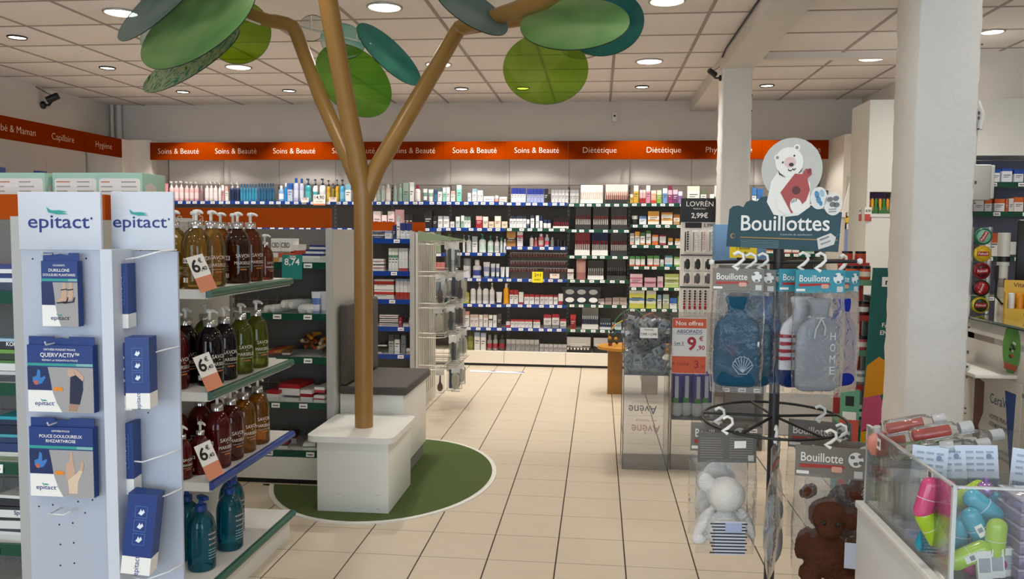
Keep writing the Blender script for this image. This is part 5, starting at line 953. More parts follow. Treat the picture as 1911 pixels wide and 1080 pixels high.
# white and blue floor sticker before the back shelves
fs_ = thing('floor_sticker', 'white and blue strip stuck on the floor before the back shelves', 'sticker', (atz(930, 694, 0).x, atz(930, 694, 0).y, .0005), R(-4))
MB().box(-.30, .27, -.05, .05, 0, .001, mat('#eef0f2', .4)).build('strip', fs_)
MB().prism([(.15,.05),(.27,.05),(.27,-.01)], .001, .0015, mat('#4a64a8', .4), axis='z').build('blue_corner', fs_); MB().prism([(-.10,.05),(-.02,.05),(-.06,.0)], .001, .0015, mat('#4a64a8', .4), axis='z').build('blue_mark', fs_)
MB().box(-.30, .27, -.055, -.046, .001, .0015, mat('#5a74b4', .4)).build('blue_edge', fs_)
# ================================================================== pharmacy shelving and counter at the right
tw = mat('#e2dfd6', .4); bluegrey = mat('#6c6f82', .6)
ps = thing('pharmacy_shelving', 'tall white shelving behind the cash counter with medicine boxes', 'shelving', (3.1, 6.2, 0))
MB().box(-1.18, -1.16, 0, .42, 0, 2.4, tw).build('side_panel', ps); MB().box(-1.16, -.96, 0, .40, 1.745, 2.4, tw).build('upper_door', ps); MB().box(-1.16, -.96, 0, .40, 0, 1.575, tw).build('lower_door', ps)
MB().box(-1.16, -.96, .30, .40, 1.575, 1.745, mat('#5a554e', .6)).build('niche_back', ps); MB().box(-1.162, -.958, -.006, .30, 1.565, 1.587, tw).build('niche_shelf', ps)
MB().box(-.955, 1.25, 0, .40, 2.003, 2.4, mat('#e8e5dc', .4)).build('top_panel', ps); MB().box(-.955, 1.25, .38, .40, .1, 2.0, bluegrey).build('back_panel', ps); MB().box(-.96, -.945, 0, .4, 0, 2.4, tw).build('divider', ps)
MB().box(-.955, 1.25, 0, .38, 0, .1, tw).build('plinth', ps)
for z in (1.812, 1.604, 1.285, 1.0): shelf(ps, 2.19, .37, z, RAILGREEN, 12, loc=(.15, 0))
for i, (x0, x1, yt, z, cols, lab) in enumerate(((1834,1853,308,1.812,'e6e8ee*2 2450a8','white carton with blue top behind the grey wall box'),(1854,1867,316,1.812,'e8eaf0*2 1f4aa4*.7','narrow white carton with blue top'),(1870,1890,314,1.812,'eceef2*2.5 2450a8*.6','white carton with thin blue top and small print'),(1893,1911,316,1.812,'eceef2*2 2450a8','wide white carton with blue top'),
        (1818,1837,373,1.604,'e8e2de','plain white carton on the orange box shelf'),(1838,1852,372,1.604,'ece6e2*2 d0602c','white carton with orange top'),(1856,1876,371,1.604,'ece8e4 ece8e4 d4642c','wide white carton with orange top'),(1877,1882,372,1.604,'b85a30 c8683c','orange carton end'),(1883,1893,370,1.604,'d8cfc8','pale carton'),(1893,1911,368,1.604,'ece4e0*2 d4622c','big white carton with orange top'))):
    a, b = at(x0, yt, 6.23), at(x1, yt, 6.23); item('carton', b.x-a.x-.004, .12, a.z-z, cols, ((a.x+b.x)/2, 6.29, z), lab+' on the pharmacy shelf')
a = at(1853, 420, 6.23); item('carton', .09, .1, .17, 'ece6e2*1.4 d4622c', (at(1853, 440, 6.25).x, 6.3, 1.285), 'orange and white carton above the monitor arm on the pharmacy shelf')
item('carton', .05, .05, .11, 'e2e0de*2 c03c5c', (at(1822, 500, 6.25).x+.12, 6.3, 1.285), 'small white and pink carton on the pharmacy shelf')
gb = thing('wall_box', 'light grey plastic box fixed in front of the pharmacy shelving', 'electrical box', tuple(at(1834, 373, 6.05)))
MB().box(-.075, .05, 0, .10, .0, .245, mat('#a9aaa6', .5), ch=.006).build('housing', gb); MB().box(.05, .075, .005, .10, .01, .24, mat('#b9bab6', .5), ch=.004).build('cover', gb); MB().box(-.03, .04, .10, .151, .08, .16, MIDGREY).build('bracket', gb); MB().lathe([(.008,0),(.008,.03)], BLACK, 10, mx=Matrix.Translation((-.03,.05,.244))).build('gland', gb)
for i in range(2):
    p = at(1631+22*i, 400, 6.18); t = thing('smoothie_pouch_tray', ('purple topped fruit pouches tray', 'second purple topped fruit pouches tray')[i]+' in the niche of the white shelving', 'display', (p.x, 6.2, 1.5875))
    MB().box(-.038, .038, .02, .12, 0, .05, mat('#3a6a34', .5)).build('tray', t); MB().box(-.04, .04, .10, .12, .0, .152, mat('#4a2050', .5)).build('back_card', t)
    for q in range(3): MB().lathe([(.011,0),(.012,.07),(.006,.085)], mat(('#d88a1c','#e0a020','#2f7a34')[(q+i) % 3], .4), 10, mx=Matrix.Translation((-.026+.026*q, .03, .025))).build('pouch', t)
    MB().box(-.034, .034, .0994, .0998, .085, .115, mat('#b8407c', .5)).build('print', t)
for i, (px_, X_) in enumerate(((1607, 0), (1620, 1))):
    p = at(px_, 402, 6.33 if i == 0 else 6.19); t = thing('price_ticket', ('price ticket stuck on the side of the white shelving', 'folded price ticket on the front edge of the white shelving')[i], 'price card', (1.918 if i == 0 else 1.93, p.y, p.z-.04), R(-90) if i == 0 else R(20))
    MB().box(-.028, .028, -.002, -.0005, 0, .05, mat('#c0504a', .5)).build('red_foot', t); MB().box(-.028, .028, -.002, -.0005, .05, .10, PAPER).build('card', t); tx = MB(); add_text(tx, '8,90', 0, .065, .018, BLACK, y=-.0025, maxw=.045, bold=.02); tx.build('lettering', t)
cb = thing('white_cabinet', 'tall off white cabinet with hook board beside the Aromathérapie header', 'cabinet', (2.545, 8.25, 0))
MB().box(-.215, .205, 0, .90, 0, 2.4, mat('#cfc8bd', .5)).build('carcass', cb); MB().box(-.19, .205, -.01, 0, .3, 2.0, mat('#b4ada4', .5)).build('hook_board', cb)
for i, (px_, py_, c, lab) in enumerate(((1572,365,'#e4e2da','long white packet with yellow tip on the hook board'),(1580,412,'#d8b820','yellow carded packet on the hook board'),(1581,445,'#7c8ab4','blue carded packet hanging below the yellow one'),(1576,490,'#c8a428','small yellow packet lowest on the hook board'))):
    p = at(px_, py_, 8.22); t = thing('carded_packet', lab, 'packet', (max(p.x, 2.39), 8.2275, p.z), rot=(0, R(12) if i == 0 else 0, 0)); h = (.42, .16, .3, .12)[i]
    MB().box(-.03, .03, 0, .012, -h/2, h/2, mat(c, .5)).build('packet', t); MB().box(-.02, .02, -.001, 0, h*.3, h*.48, mat('#d8b820' if i == 0 else '#e6e4de', .5)).build('print', t); MB().tube([(0,.02,h/2+.01),(0,-.03,h/2+.01),(0,-.035,h/2+.02)], .003, CHROME, 6).build('hook', t)
# cash counter
cc = thing('cash_counter', 'white cash counter with glass top and coloured stripe', 'counter', (2.04, 4.4, 0))
cw = mat('#d9d2c8', .4)
MB().box(0, .62, -.95, .85, .08, .985, cw, ch=.004).build('counter_body', cc); MB().box(.03, .6, -.92, .82, 0, .08, DARKGREY).build('kick_base', cc); MB().box(-.05, .66, -.98, .88, .985, .99, mat('#23211f', .3)).build('edge_band', cc)
MB().box(-.05, .66, -.98, .88, .99, 1.0, clear('#b8c4c0', .55, .03, '#b8c4bc', gl=.8)).build('glass_top', cc)
st = MB(); 
for y0, y1, c in ((.85,.28,'#c8a890'), (.55,.30,'#c05a18'), (.30,.05,'#8a7a70'), (.05,-.95,'#a9a6a0')): st.box(-.002, 0, min(y0,y1), max(y0,y1), .875, .905, mat(c, .4))
st.build('stripe', cc); MB().box(-.002, 0, -.95, .85, .655, .675, mat('#8c8a84', .4)).build('lower_stripe', cc)
MB().box(-.20, 0, -.20, .36, .735, .755, mat('#efece4', .4), ch=.004).build('ledge', cc)
ov = MB(); ov.prism(ellipse_pts(-.13, .875, .085, .125, 28), -.005, -.0025, mat('#5a9a3c', .4), axis='x'); ov = ov.build('green_sticker', cc)
s2 = MB(); s2.prism([(-.19,.80),(-.07,.80),(-.07,.77),(-.19,.77)], -.0062, -.0052, mat('#c8542c', .4), axis='x')
for q in range(7): y, z = -.13+RNG.uniform(-.04, .04), .86+RNG.uniform(-.05, .07); s2.prism([(y-.015, z), (y+.015, z+.004), (y+.014, z+.016), (y-.014, z+.012)], -.0062, -.0052, mat(('#1c1c1e', '#e8e8e4', '#1c1c1e', '#c84a2c')[q % 4], .4), axis='x')
s2.build('sticker_print', ov)
po_ = thing('skin_care_poster', 'white skin care poster with CeraVe lettering on the counter front', 'poster', (2.036, 4.41, .0), R(-90))
MB().box(-.26, .26, 0, .003, .12, .72, mat('#e4dfd6', .45)).build('poster_sheet', po_)
pp = MB(); flat(pp, [(-.23,.18),(-.08,.18),(-.10,.30),(-.16,.36),(-.17,.42),(-.12,.50),(-.12,.66),(-.23,.68)], mat('#7a4a34', .6), 0)
flat(pp, [(-.23,.36),(-.15,.35),(-.14,.40),(-.23,.42)], mat('#55301f', .6), -.0008); flat(pp, [(.10,.66),(.21,.66),(.19,.24)], mat('#1f4f9c', .5), 0)
pp.build('picture', po_); tx = MB()
add_text(tx, 'CeraVe', .05, .57, .05, mat('#1c3f7c', .5), y=-.001, maxw=.2)
for q, s in enumerate(('VOTRE PEAU', 'VOTRE MEILLEURE DÉFENSE')): add_text(tx, s, -.05, .49-.04*q, .022, mat('#2b3a5c', .5), y=-.001, align='L', maxw=.22, bold=.01)
for q, s in enumerate(('Baume hydratant', 'visage et corps')): add_text(tx, s, .03, .34-.035*q, .018, mat('#2b3a5c', .5), y=-.001, align='L', maxw=.15)
tx.build('lettering', po_)
# things on the counter
tn = thing('lozenge_tin_rack', 'clear upright rack for five lozenge tins on the cash counter', 'display rack', (2.085, 4.76, 1.0))
MB().box(-.05, .05, .02, .024, 0, .48, ACRYL).box(-.05, -.047, -.02, .02, 0, .48, ACRYL).box(.047, .05, -.02, .02, 0, .48, ACRYL).box(-.05, .05, -.02, .02, 0, .004, ACRYL).build('rack', tn)
for i, (c, c2, lab) in enumerate((('#c8b41c','#2a3a1c','yellow and green lozenge tin lowest in the clear rack'),('#1c1416','#a81c2c','black lozenge tin in the clear rack'),('#8c1420','#5a0c14','dark red lozenge tin in the clear rack'),('#d8b020','#a81c24','yellow lozenge tin with red name plate'),('#1f6a4c','#8cc8b0','green lozenge tin topmost in the clear rack'))):
    t = thing('lozenge_tin', lab, 'tin', (2.087, 4.752, 1.052+.094*i), rot=(R(90), 0, 0)); rot = R((0,70,5,0,60)[i])
    MB().lathe([(.043,0),(.045,.003),(.045,.018),(.042,.021),(.0001,.021)], mat(c, .3, .3), 28).build('tin_body', t); MB().lathe([(.036,.0212),(.036,.0222),(.0001,.0222)], mat(c2 if i != 3 else '#e0b828', .3), 24).build('lid_print', t)
    tx = MB(); tx.box(-.03, .03, -.012, .012, .0223, .0228, mat('#a8141f', .4)); vs, fs, x0, x1, y0, y1 = text_geo('Pulmoll', .01); k = .05/(x1-x0)
    tx.add([((v.x-x0)*k-.025, (v.y-.3)*k, .0230) for v in vs], fs, PRINTW); tx.build('name_plate', t, (0,0,0), (0, 0, rot))
mn = thing('monitor', 'black flat monitor on a white tube arm on the counter', 'monitor', (2.215, 4.78, 1.0))
armw = mat('#d9d4c8', .4)
MB().lathe([(.03,0),(.03,.13),(.026,.13),(.026,.20)], armw, 18).lathe([(.031,.09),(.031,.15)], armw, 18).lathe([(.026,.15),(.026,.27)], armw, 18).lathe([(.031,.27),(.031,.45)], armw, 18).build('arm_tube', mn)
MB().lathe([(.032,.29),(.032,.32)], BLACK, 18).box(-.045, -.025, -.01, .01, .19, .27, BLACK).build('clamp', mn); MB().box(.02, .09, -.012, .012, .33, .40, armw).build('bracket', mn)
MB().tube([(-.03,0,.20),(-.04,-.02,.1),(-.01,-.03,.06),(.05,-.03,.08)], .006, BLACK, 8).build('cable', mn)
MB().box(.0, .50, -.015, .015, .14, .52, mat('#121213', .35), ch=.006).build('screen_back', mn, (.06,-.01,0), (0,0,R(-22)))
yb = thing('vitamin_box', 'yellow counter display box of vitamin tubes', 'display box', (2.19, 4.47, 1.0), R(-20))
ym = mat('#d8a80c', .45); MB().box(-.09, .09, 0, .10, 0, .055, ym).box(-.09, .09, .09, .10, .055, .20, ym).box(-.09, -.08, 0, .1, .055, .14, ym).box(.08, .09, 0, .1, .055, .14, ym).build('box_body', yb)
tx = MB(); add_text(tx, 'Vitamin', 0, .165, .022, mat('#6a3a08', .5), y=.0892, maxw=.15, bold=.02); add_text(tx, 'C', 0, .02, .014, mat('#3a3010', .5), y=-.001); tx.build('lettering', yb)
for q in range(4): MB().lathe([(.016,.055),(.016,.13),(.012,.135)], mat(('#e0e0da','#d88a10','#e0b020','#c8780c')[q], .4), 12, mx=Matrix.Translation((-.06+.04*q, .045, 0))).build('vitamin_tube', yb)
# gummy display
gd = thing('gummies_display', 'teal cardboard floor display printed with yellow and pink leaves', 'display stand', (1.56, 4.42, 0))
MB().prism([(-.19,0),(.24,0),(.24,1.262),(-.145,1.262)], 0, .012, mat('#0e5c58', .5)).build('printed_panel', gd); MB().box(-.085, .24, .012, .34, 0, 1.1, mat('#0e4f4c', .5)).build('case', gd)
pr = MB()
flat(pr, [(-.16,.75),(-.10,.80),(-.04,.76),(-.02,.66),(-.08,.60),(-.17,.58)], mat('#d8920c', .5), 0); flat(pr, [(-.17,.58),(-.09,.60),(-.05,.50),(-.10,.42),(-.18,.40)], mat('#c8527c', .5), -.0004); flat(pr, [(-.178,.40),(-.10,.44),(-.04,.38),(-.12,.30),(-.182,.28)], mat('#d8a80c', .5), -.0004)
flat(pr, [(-.14,.32),(-.05,.37),(0,.32),(-.08,.24),(-.17,.20)], mat('#7aa08c', .5), -.0008); flat(pr, [(-.12,.21),(.0,.24),(.08,.19),(.0,.15),(-.1,.14)], mat('#a82434', .5), -.0008); pr.build('leaf_print', gd)
tx = MB()
rect(tx, -.10, .03, 1.165, 1.215, PRINTW, -.0006); add_text(tx, 'mium', -.035, 1.175, .03, BLACK, y=-.0018, maxw=.11, bold=.03)
for s, z in (('FABRIQUÉ', .955), ('EN FRANCE', .915), ('100%', .70), ('VEGAN', .665), ('SANS', .485), ('GLUTEN', .45), ('2 GUMMIES', .205), ('PAR JOUR', .175)): add_text(tx, s, -.02, z, .022, PRINTW, y=-.0018, maxw=.16, bold=.015)
tx.build('lettering', gd)
fr_ = MB(); 
for cz in (1.05, .80, .57, .33): fr_.tube([(-.02+.05*math.cos(a), -.002, cz+.05*math.sin(a)) for a in [2*math.pi*i/18 for i in range(18)]], .0025, PRINTW, 5, closed=True)
fr_.build('icon_ring', gd)
jr = thing('jar_tower', 'tiered cardboard stand holding small food jars beside the gummies display', 'display stand', (1.395, 4.62, 0))
for i in range(5): MB().box(-.07, .07, -.05, .12, .40+.19*i, .43+.19*i, mat('#b8403c' if i % 2 else '#6f9a7c', .5)).build('tier', jr)
MB().box(-.07, .07, .11, .12, 0, 1.28, mat('#b8403c', .5)).build('back_board', jr); MB().box(-.07, .07, -.05, .11, 0, .40, mat('#1f7a6c', .5)).build('foot_panel', jr)
for i in range(5):
    for q in range(2):
        t = thing('food_jar', ('jar with teal label on the lowest tier', 'jar with pale lid on the second tier', 'jar with pink label on the middle tier', 'black lidded jar on the fourth tier', 'jar with orange label on the top tier')[i]+' of the jar stand', 'jar', (1.395-.034+.068*q, 4.605, .4301+.19*i), group='jars on tier %s of the stand' % ('one', 'two', 'three', 'four', 'five')[i])
        c = ('#1f6a60', '#8a8a88', '#b84a5c', '#5a1c20', '#c8502c')[i]
        MB().lathe([(.028,0),(.031,.006),(.031,.055),(.027,.06)], mat(c, .3), 16).build('glass_body', t); MB().lathe([(.029,.06),(.029,.075)], mat('#17181a' if i > 1 else '#d8d8d4', .35), 16).build('lid', t); MB().lathe([(.0315,.018),(.0315,.045)], mat('#e8d8c8' if i in (2,4) else '#d8dcd8', .5), 16, cap=False).build('jar_label', t)
for q in range(2):
    t = thing('food_jar', ('small orange jar on the very top of the jar stand', 'small red jar beside it on the top')[q], 'jar', (1.36+.07*q, 4.69, 1.2802)); MB().lathe([(.027,0),(.029,.004),(.029,.045),(.026,.05)], mat('#b83c20', .3), 16).build('glass_body', t); MB().lathe([(.028,.05),(.028,.062)], BLACK, 16).build('lid', t)
MB().box(-.07, .07, .02, .12, 1.262, 1.28, mat('#b8403c', .5)).build('top_shelf', jr)
fc = thing('floor_card', 'red and green cardboard stand with palm print below the jar tower', 'display card', (1.27, 4.25, 0), R(-14))
MB().box(-.045, .045, 0, .012, 0, .655, mat('#c04a38', .5)).build('card_body', fc); pr = MB(); rect(pr, -.045, .045, .50, .655, mat('#5a9a78', .5), 0); rect(pr, -.02, .02, .57, .62, BLACK, -.0008); rect(pr, -.032, .032, .50, .54, mat('#e4e2da', .5), -.0008)
pr.build('print', fc); pr = MB(); flat(pr, [(-.01,.10),(.01,.10),(.005,.25),(.03,.30),(.0,.28),(-.02,.32),(-.005,.25)], mat('#3a7a3c', .5), 0); pr.build('palm_print', fc)
# grey mat, low shelf tower with blue box
tag(MB().box(.80, 2.2, 5.95, 7.55, 0.0004, .006, mat('#75716a', .8, noise=.1, scale=12)).build('grey_mat'), 'grey floor mat lying around the far plaster column', 'mat')
lt = thing('shelf_tower', 'slim white shelf tower behind the hanging hot water bottles', 'shelving', (.94, 5.5, 0))
lw = mat('#cdc9c2', .5)
for x in (-.17, .155): MB().box(x, x+.015, 0, .30, 0, 1.23, lw).build('side_panel', lt)
MB().box(-.155, .155, .285, .30, 0, 1.23, lw).build('back_panel', lt); MB().box(-.17, .17, 0, .30, 1.23, 1.245, lw).build('top_board', lt)
for z in (.15, .42, .52, .80): shelf(lt, .30, .27, z, mat('#8f8f94', .4), 3)
bb = thing('blue_box', 'pale blue box with a white letter p on the slim shelf tower', 'box', (.925, 5.52, 1.246))
MB().box(-.165, .165, 0, .12, 0, .25, mat('#6c94bc', .45), ch=.003).build('carton_body', bb); tx = MB(); add_text(tx, 'p', .0, .09, .10, PRINTW, y=-.001); tx.build('lettering', bb)
promo(1387, 465, 5.516, .175, .115, [('YUKKA', .28, .16), ('1 acheté', .0, .16), ('= 1 offert', -.3, .16)], '#e8cc10', '#3a3410', 'yellow promotion card below the dark hot water bottle sign')
# hair accessory stand
lv = thing('hair_accessory_stand', 'black and white hair accessory stand with LOVRÉN header', 'display stand', (.867, 7.30, 0))
MB().box(-.155, .155, .0, .05, 0, 1.62, mat('#e6e4de', .5)).build('board', lv); hd = MB().box(-.158, .158, -.008, .05, 1.535, 1.742, mat('#0b0b0c', .4)).build('header', lv)
tx = MB(); add_text(tx, 'LOVRÉN', 0, 1.672, .042, PRINTW, y=-.0095, w=.23); add_text(tx, 'MADE IN ITALY', 0, 1.645, .011, PRINTW, y=-.0095, maxw=.18); add_text(tx, '2,99€', .0, 1.572, .042, PRINTW, y=-.0095, bold=.015); tx.build('lettering', hd)
pt = MB(); pt.box(-.12, .02, -.004, 0, 1.485, 1.53, BLACK); add_text(pt, '3,99€', .085, 1.493, .030, BLACK, y=-.002, bold=.01); pt.build('price_plate', lv)
for z in (1.245, .965): MB().box(-.155, .155, -.012, 0, z, z+.008, BLACK).build('shelf_line', lv)
def onboard(x, z, mb, label, grp): 
    o = mb.build('hair_accessory', None, (.867+x, 7.288, z)); return tag(o, label, 'hair accessory', grp)
for i, c in enumerate(('#17171a', '#e4e0dc', '#d8b4a4', '#9cb4c8')):
    mb = MB(); mb.box(-.024, .024, 0, .008, -.20, .0, mat('#f0eee8', .5))
    for q in range(8): mb.lathe([(.0001,-.010),(.010,0),(.0001,.010)], mat(c, .4), 10, mx=Matrix.Translation((.008, -.006, -.02-.021*q)))
    mb.box(-.018, -.008, -.006, 0, -.19, -.02, mat('#222226' if i == 0 else '#8a8684', .4)); onboard(-.105+.07*i, 1.47, mb, ('black', 'white', 'peach', 'pale blue')[i]+' beaded hair strip on the LOVRÉN stand', None)
for r_, z in enumerate((1.225, 1.10)):
    for i in range(3):
        mb = MB(); mb.box(-.034, .034, 0, .006, -.11, 0, mat('#efede8', .5)); mb.lathe([(.008,-.10),(.02,-.085),(.021,-.04),(.012,-.01)], mat('#1c1b1d' if r_ == 0 else '#55545a', .4), 14, 1, .4, mx=Matrix.Translation((0,-.006,0))); mb.box(-.028, -.022, -.004, 0, -.10, -.03, BLACK)
        onboard(-.095+.09*i, z, mb, ('black hair bun cushion', 'grey hair comb')[r_]+' carded on the LOVRÉN stand', ('black hair bun cushions', 'grey hair combs')[r_])
for i in range(6):
    mb = MB(); mb.box(-.02, .02, 0, .006, -.235, 0, mat('#efede8', .5))
    for q in range(6): mb.lathe([(.0001,-.011),(.013,0),(.0001,.011)], mat('#2a1214' if q < 4 else '#8c1c20', .4), 10, mx=Matrix.Translation((0, -.006, -.02-.023*q)))
    mb.box(-.010, .010, -.01, 0, -.18, -.15, mat('#9c2020', .4)); mb.lathe([(.004,-.225),(.011,-.20),(.006,-.18)], mat('#c4c4c8', .3), 10, mx=Matrix.Translation((0,-.006,0)))
    onboard(-.115+.045*i, .955, mb, 'dark red beaded hair stick on the LOVRÉN stand', 'dark red hair sticks')

# ================================================================== acrylic bins
ac = clear('#f4f5f6', .965, .03, '#c4cad0', gl=.4); ac_edge = mat('#5c5a60', .3)
def acbin(label, x0, x1, y0, y1, z1, floor_z, parts_extra=None):
    t = thing('acrylic_bin', label, 'bin', ((x0+x1)/2, (y0+y1)/2, 0)); w, d = (x1-x0)/2, (y1-y0)/2; th = .005
    MB().box(-w, w, -d, -d+th, 0, z1, ac).build('front_panel', t); MB().box(-w, w, d-th, d, 0, z1, ac).build('rear_panel', t)
    for s in (-1, 1): MB().box(s*w-(th if s > 0 else 0), s*w+(0 if s > 0 else th), -d+th, d-th, 0, z1, ac).build('side_panel', t)
    MB().box(-w+th, w-th, -d+th, d-th, floor_z-.006, floor_z, clear('#d8dce0', .7, .05, '#b0b4b8', gl=.5)).build('bin_floor', t)
    e = MB()
    for sx in (-1, 1):
        for sy in (-1, 1): e.box(sx*w-.0022, sx*w+.0022, sy*d-.0022, sy*d+.0022, 0, z1, ac_edge)
    e.box(-w, w, -d-.0005, -d+th, floor_z-.007, floor_z-.003, ac_edge); e.build('edge_strip', t); return t
b1 = acbin('clear acrylic bin printed Avène, filled with bagged grooming tools', .162, .436, 4.96, 5.32, .935, .585)
tx = MB(); add_text(tx, 'Avène', 0, 0, .055, mat('#b08a8a', .5), w=.17); add_text(tx, 'EAU THERMALE', 0, -.035, .012, mat('#a89c9c', .5), maxw=.2); tx.build('lettering', b1, (0, -.1815, .275), (0, R(180), 0))
tx = MB(); add_text(tx, 'Avène', 0, 0, .055, mat('#7c7678', .5), w=.18); o = tx.build('lettering', b1, (0, .1745, .32), (0, R(180), 0)); 
bagm = clear('#f8f9fa', .93, .06, '#e4e8ea', bump=.7, bscale=40, gl=.5)
RB = random.Random(21)
def bagged(i, x, y, z, label, grp):
    t = thing('bagged_tool', label, 'packet', (x, y, z), group=grp, rot=(RB.uniform(-.9, .9), RB.uniform(-1.2, 1.2), RB.uniform(-.8, .8))); L_ = RB.uniform(.07, .10)
    vs = []; n = 8
    for k in range(5 if i % 3 == 0 else 0):
        u = -1+.5*k
        for j in range(n): a = 2*math.pi*j/n; vs.append((.032*math.cos(a), .012*math.sin(a)*(1-abs(u)*.85)+.003*RB.uniform(-1, 1), u*L_/2*1.1))
    if vs: MB().add(vs, [(k*n+j, k*n+(j+1) % n, (k+1)*n+(j+1) % n, (k+1)*n+j) for k in range(4) for j in range(n)], bagm, True).build('clear_bag', t)
    c = ('#3a4c78', '#5a5c64', '#c4c8cc', '#e8e8e6', '#6a7488', '#a8aab0')[i % 6]
    MB().box(-.022, .022, -.0015, .0015, -.01, L_*.5, mat(('#e8eaec', '#c8d0dc', '#8a94ac', '#dcdde0')[i % 4], .5)).box(-.014, .014, -.0022, -.0015, .005, .02, mat('#2c2c34', .5)).build('card', t)
    MB().tube([(-.012,0,-.03),(-.004,.003,0),(.0,.003,.03)], [.005,.004,.003], mat(c, .25, .6 if i % 2 else 0), 8).tube([(.012,0,-.03),(.004,.003,0),(.0,.003,.03)], [.005,.004,.003], mat(c, .25, .6 if i % 2 else 0), 8).build('tool', t)
kk = 0
for lay in range(4):
    for ix in range(5):
        for iy in range(3):
            bagged(kk, .205+.047*ix+RB.uniform(-.008, .008), 5.03+.10*iy+RB.uniform(-.015, .015), .635+.075*lay+RB.uniform(-.01, .01), 'small bagged grooming tool in the heap inside the Avène bin', 'bagged tools in the Avène bin'); kk += 1
promo(1211, 621, 4.950, .105, .062, [('Grooming', .25, .14), ('7,99€ = 5,99€', -.25, .24)], '#efeeea', '#3a3a40', 'white and yellow price card on the Avène bin')
b2 = acbin('clear acrylic bin with Nos offres price sign, holding cotton pad bags', .450, .76, 4.985, 5.34, .93, .315)
for i, (x, y, z) in enumerate(((.49, 5.05, .45), (.55, 5.07, .46), (.61, 5.05, .44), (.67, 5.08, .46), (.50, 5.18, .47), (.58, 5.2, .48), (.66, 5.19, .46))):
    t = thing('cotton_pad_bag', 'purple and white bag of cotton pads in the Nos offres bin', 'bag', (x, y, .317), RB.uniform(-.4, .4), 'cotton pad bags in the Nos offres bin', )
    MB().lathe([(.018,.0),(.032,.015),(.034,.05),(.03,.09)], mat('#e6e2dc', .7, bump=.3, bscale=60), 14, 1, .75).build('cotton', t); MB().lathe([(.0335,.085),(.033,.17),(.03,.255),(.012,.262)], mat('#4a3c8c', .4), 14, 1, .75).build('purple_wrap', t); MB().box(-.012, .010, -.027, -.024, .10, .25, mat('#e4e2ea', .4)).build('white_band', t); MB().box(-.022, .012, -.0275, -.0245, .085, .115, mat('#3f9a2c', .4)).build('green_label', t)
sg = thing('offer_sign', 'orange Nos offres sign for ABSOPADS at 9,90 on the clear bin', 'price sign', (.548, 4.978, .592))
MB().box(-.102, .102, 0, .004, 0, .335, mat('#d8dadc', .5)).build('sign_sheet', sg); om = mat('#c85a38', .5); MB().box(-.1, .1, -.0008, 0, .003, .105, om).build('orange_foot', sg); MB().box(-.1, .1, -.0008, 0, .275, .333, om).build('orange_head', sg)
tx = MB(); add_text(tx, 'Nos offres', 0, .292, .026, PRINTW, y=-.0014, w=.16, bold=.01); add_text(tx, 'ABSOPADS', .0, .245, .020, mat('#27477c', .5), y=-.0008, w=.15, bold=.01); rect(tx, -.075, .075, .238, .240, mat('#27477c', .5), -.0004)
add_text(tx, 'Les 3', -.06, .175, .018, mat('#2f5a4c', .5), y=-.0008, bold=.015); rect(tx, -.09, -.03, .168, .170, mat('#2f5a4c', .5), -.0004); wm = mat('#9c2438', .5); add_text(tx, '9', .015, .145, .075, wm, y=-.0008, bold=.03); add_text(tx, '€', .07, .20, .026, wm, y=-.0008, bold=.02); add_text(tx, ',90', .07, .145, .026, wm, y=-.0008, bold=.02)
add_text(tx, "A l'unité", -.05, .05, .020, mat('#8a3420', .5), y=-.0014, bold=.01); add_text(tx, '3', .045, .035, .045, wm, y=-.0014, bold=.02); add_text(tx, ',90', .08, .035, .018, wm, y=-.0014); tx.build('lettering', sg)
# bead maze table
tbm = mat('#b07a24', .45, noise=.12, scale=14); bt = thing('bead_table', 'low wooden play table with two panel legs', 'table', (.33, 7.36, 0))
MB().prism(ellipse_pts(0, 0, .33, .24, 40), .405, .43, tbm, axis='z').build('table_top', bt); MB().box(-.235, -.10, -.05, .05, 0, .405, mat('#94641c', .5, noise=.1, scale=10)).build('leg', bt); MB().box(.07, .21, -.03, .07, 0, .405, mat('#a08060', .5)).build('leg', bt)
bm_ = thing('bead_maze', 'bead maze with coloured wires on the wooden play table', 'toy', (.33, 7.36, .4301))
for i, (c, pts) in enumerate((('#c8a81c', [(-.22,-.05,0),(-.2,-.05,.16),(-.05,-.03,.24),(.05,.0,.1),(.1,.02,0)]), ('#3a7a3c', [(-.15,.05,0),(-.18,.08,.2),(-.02,.06,.33),(.12,.03,.2),(.14,.0,0)]), ('#b0542c', [(-.05,-.1,0),(0,-.1,.2),(.15,-.05,.3),(.22,.02,.12),(.22,.05,0)]), ('#26408a', [(-.2,.0,0),(-.22,-.02,.1),(-.12,-.06,.12),(-.1,-.1,0)]))):
    P = [Vector(p) for p in pts]; Q = []
    for k in range(len(P)-1):
        p0, p1, p2, p3 = P[max(k-1, 0)], P[k], P[k+1], P[min(k+2, len(P)-1)]
        for s in range(6): u = s/6; Q.append(.5*((2*p1)+(p2-p0)*u+(2*p0-5*p1+4*p2-p3)*u*u+(3*p1-p0-3*p2+p3)*u**3))
    Q.append(P[-1]); MB().tube(Q, .004, mat(c, .4), 8).build('maze_wire', bm_)
    for s in range(5):
        q = Q[1+s] if i != 3 else Q[2+s]; MB().lathe([(.0001,-.016),(.012,-.010),(.016,0),(.012,.010),(.0001,.016)], mat(('#7c1c1c','#3a2414','#c88a20','#1c3a24','#24242c')[(s+i) % 5], .35), 12, mx=Matrix.Translation(q)).build('bead', bm_)
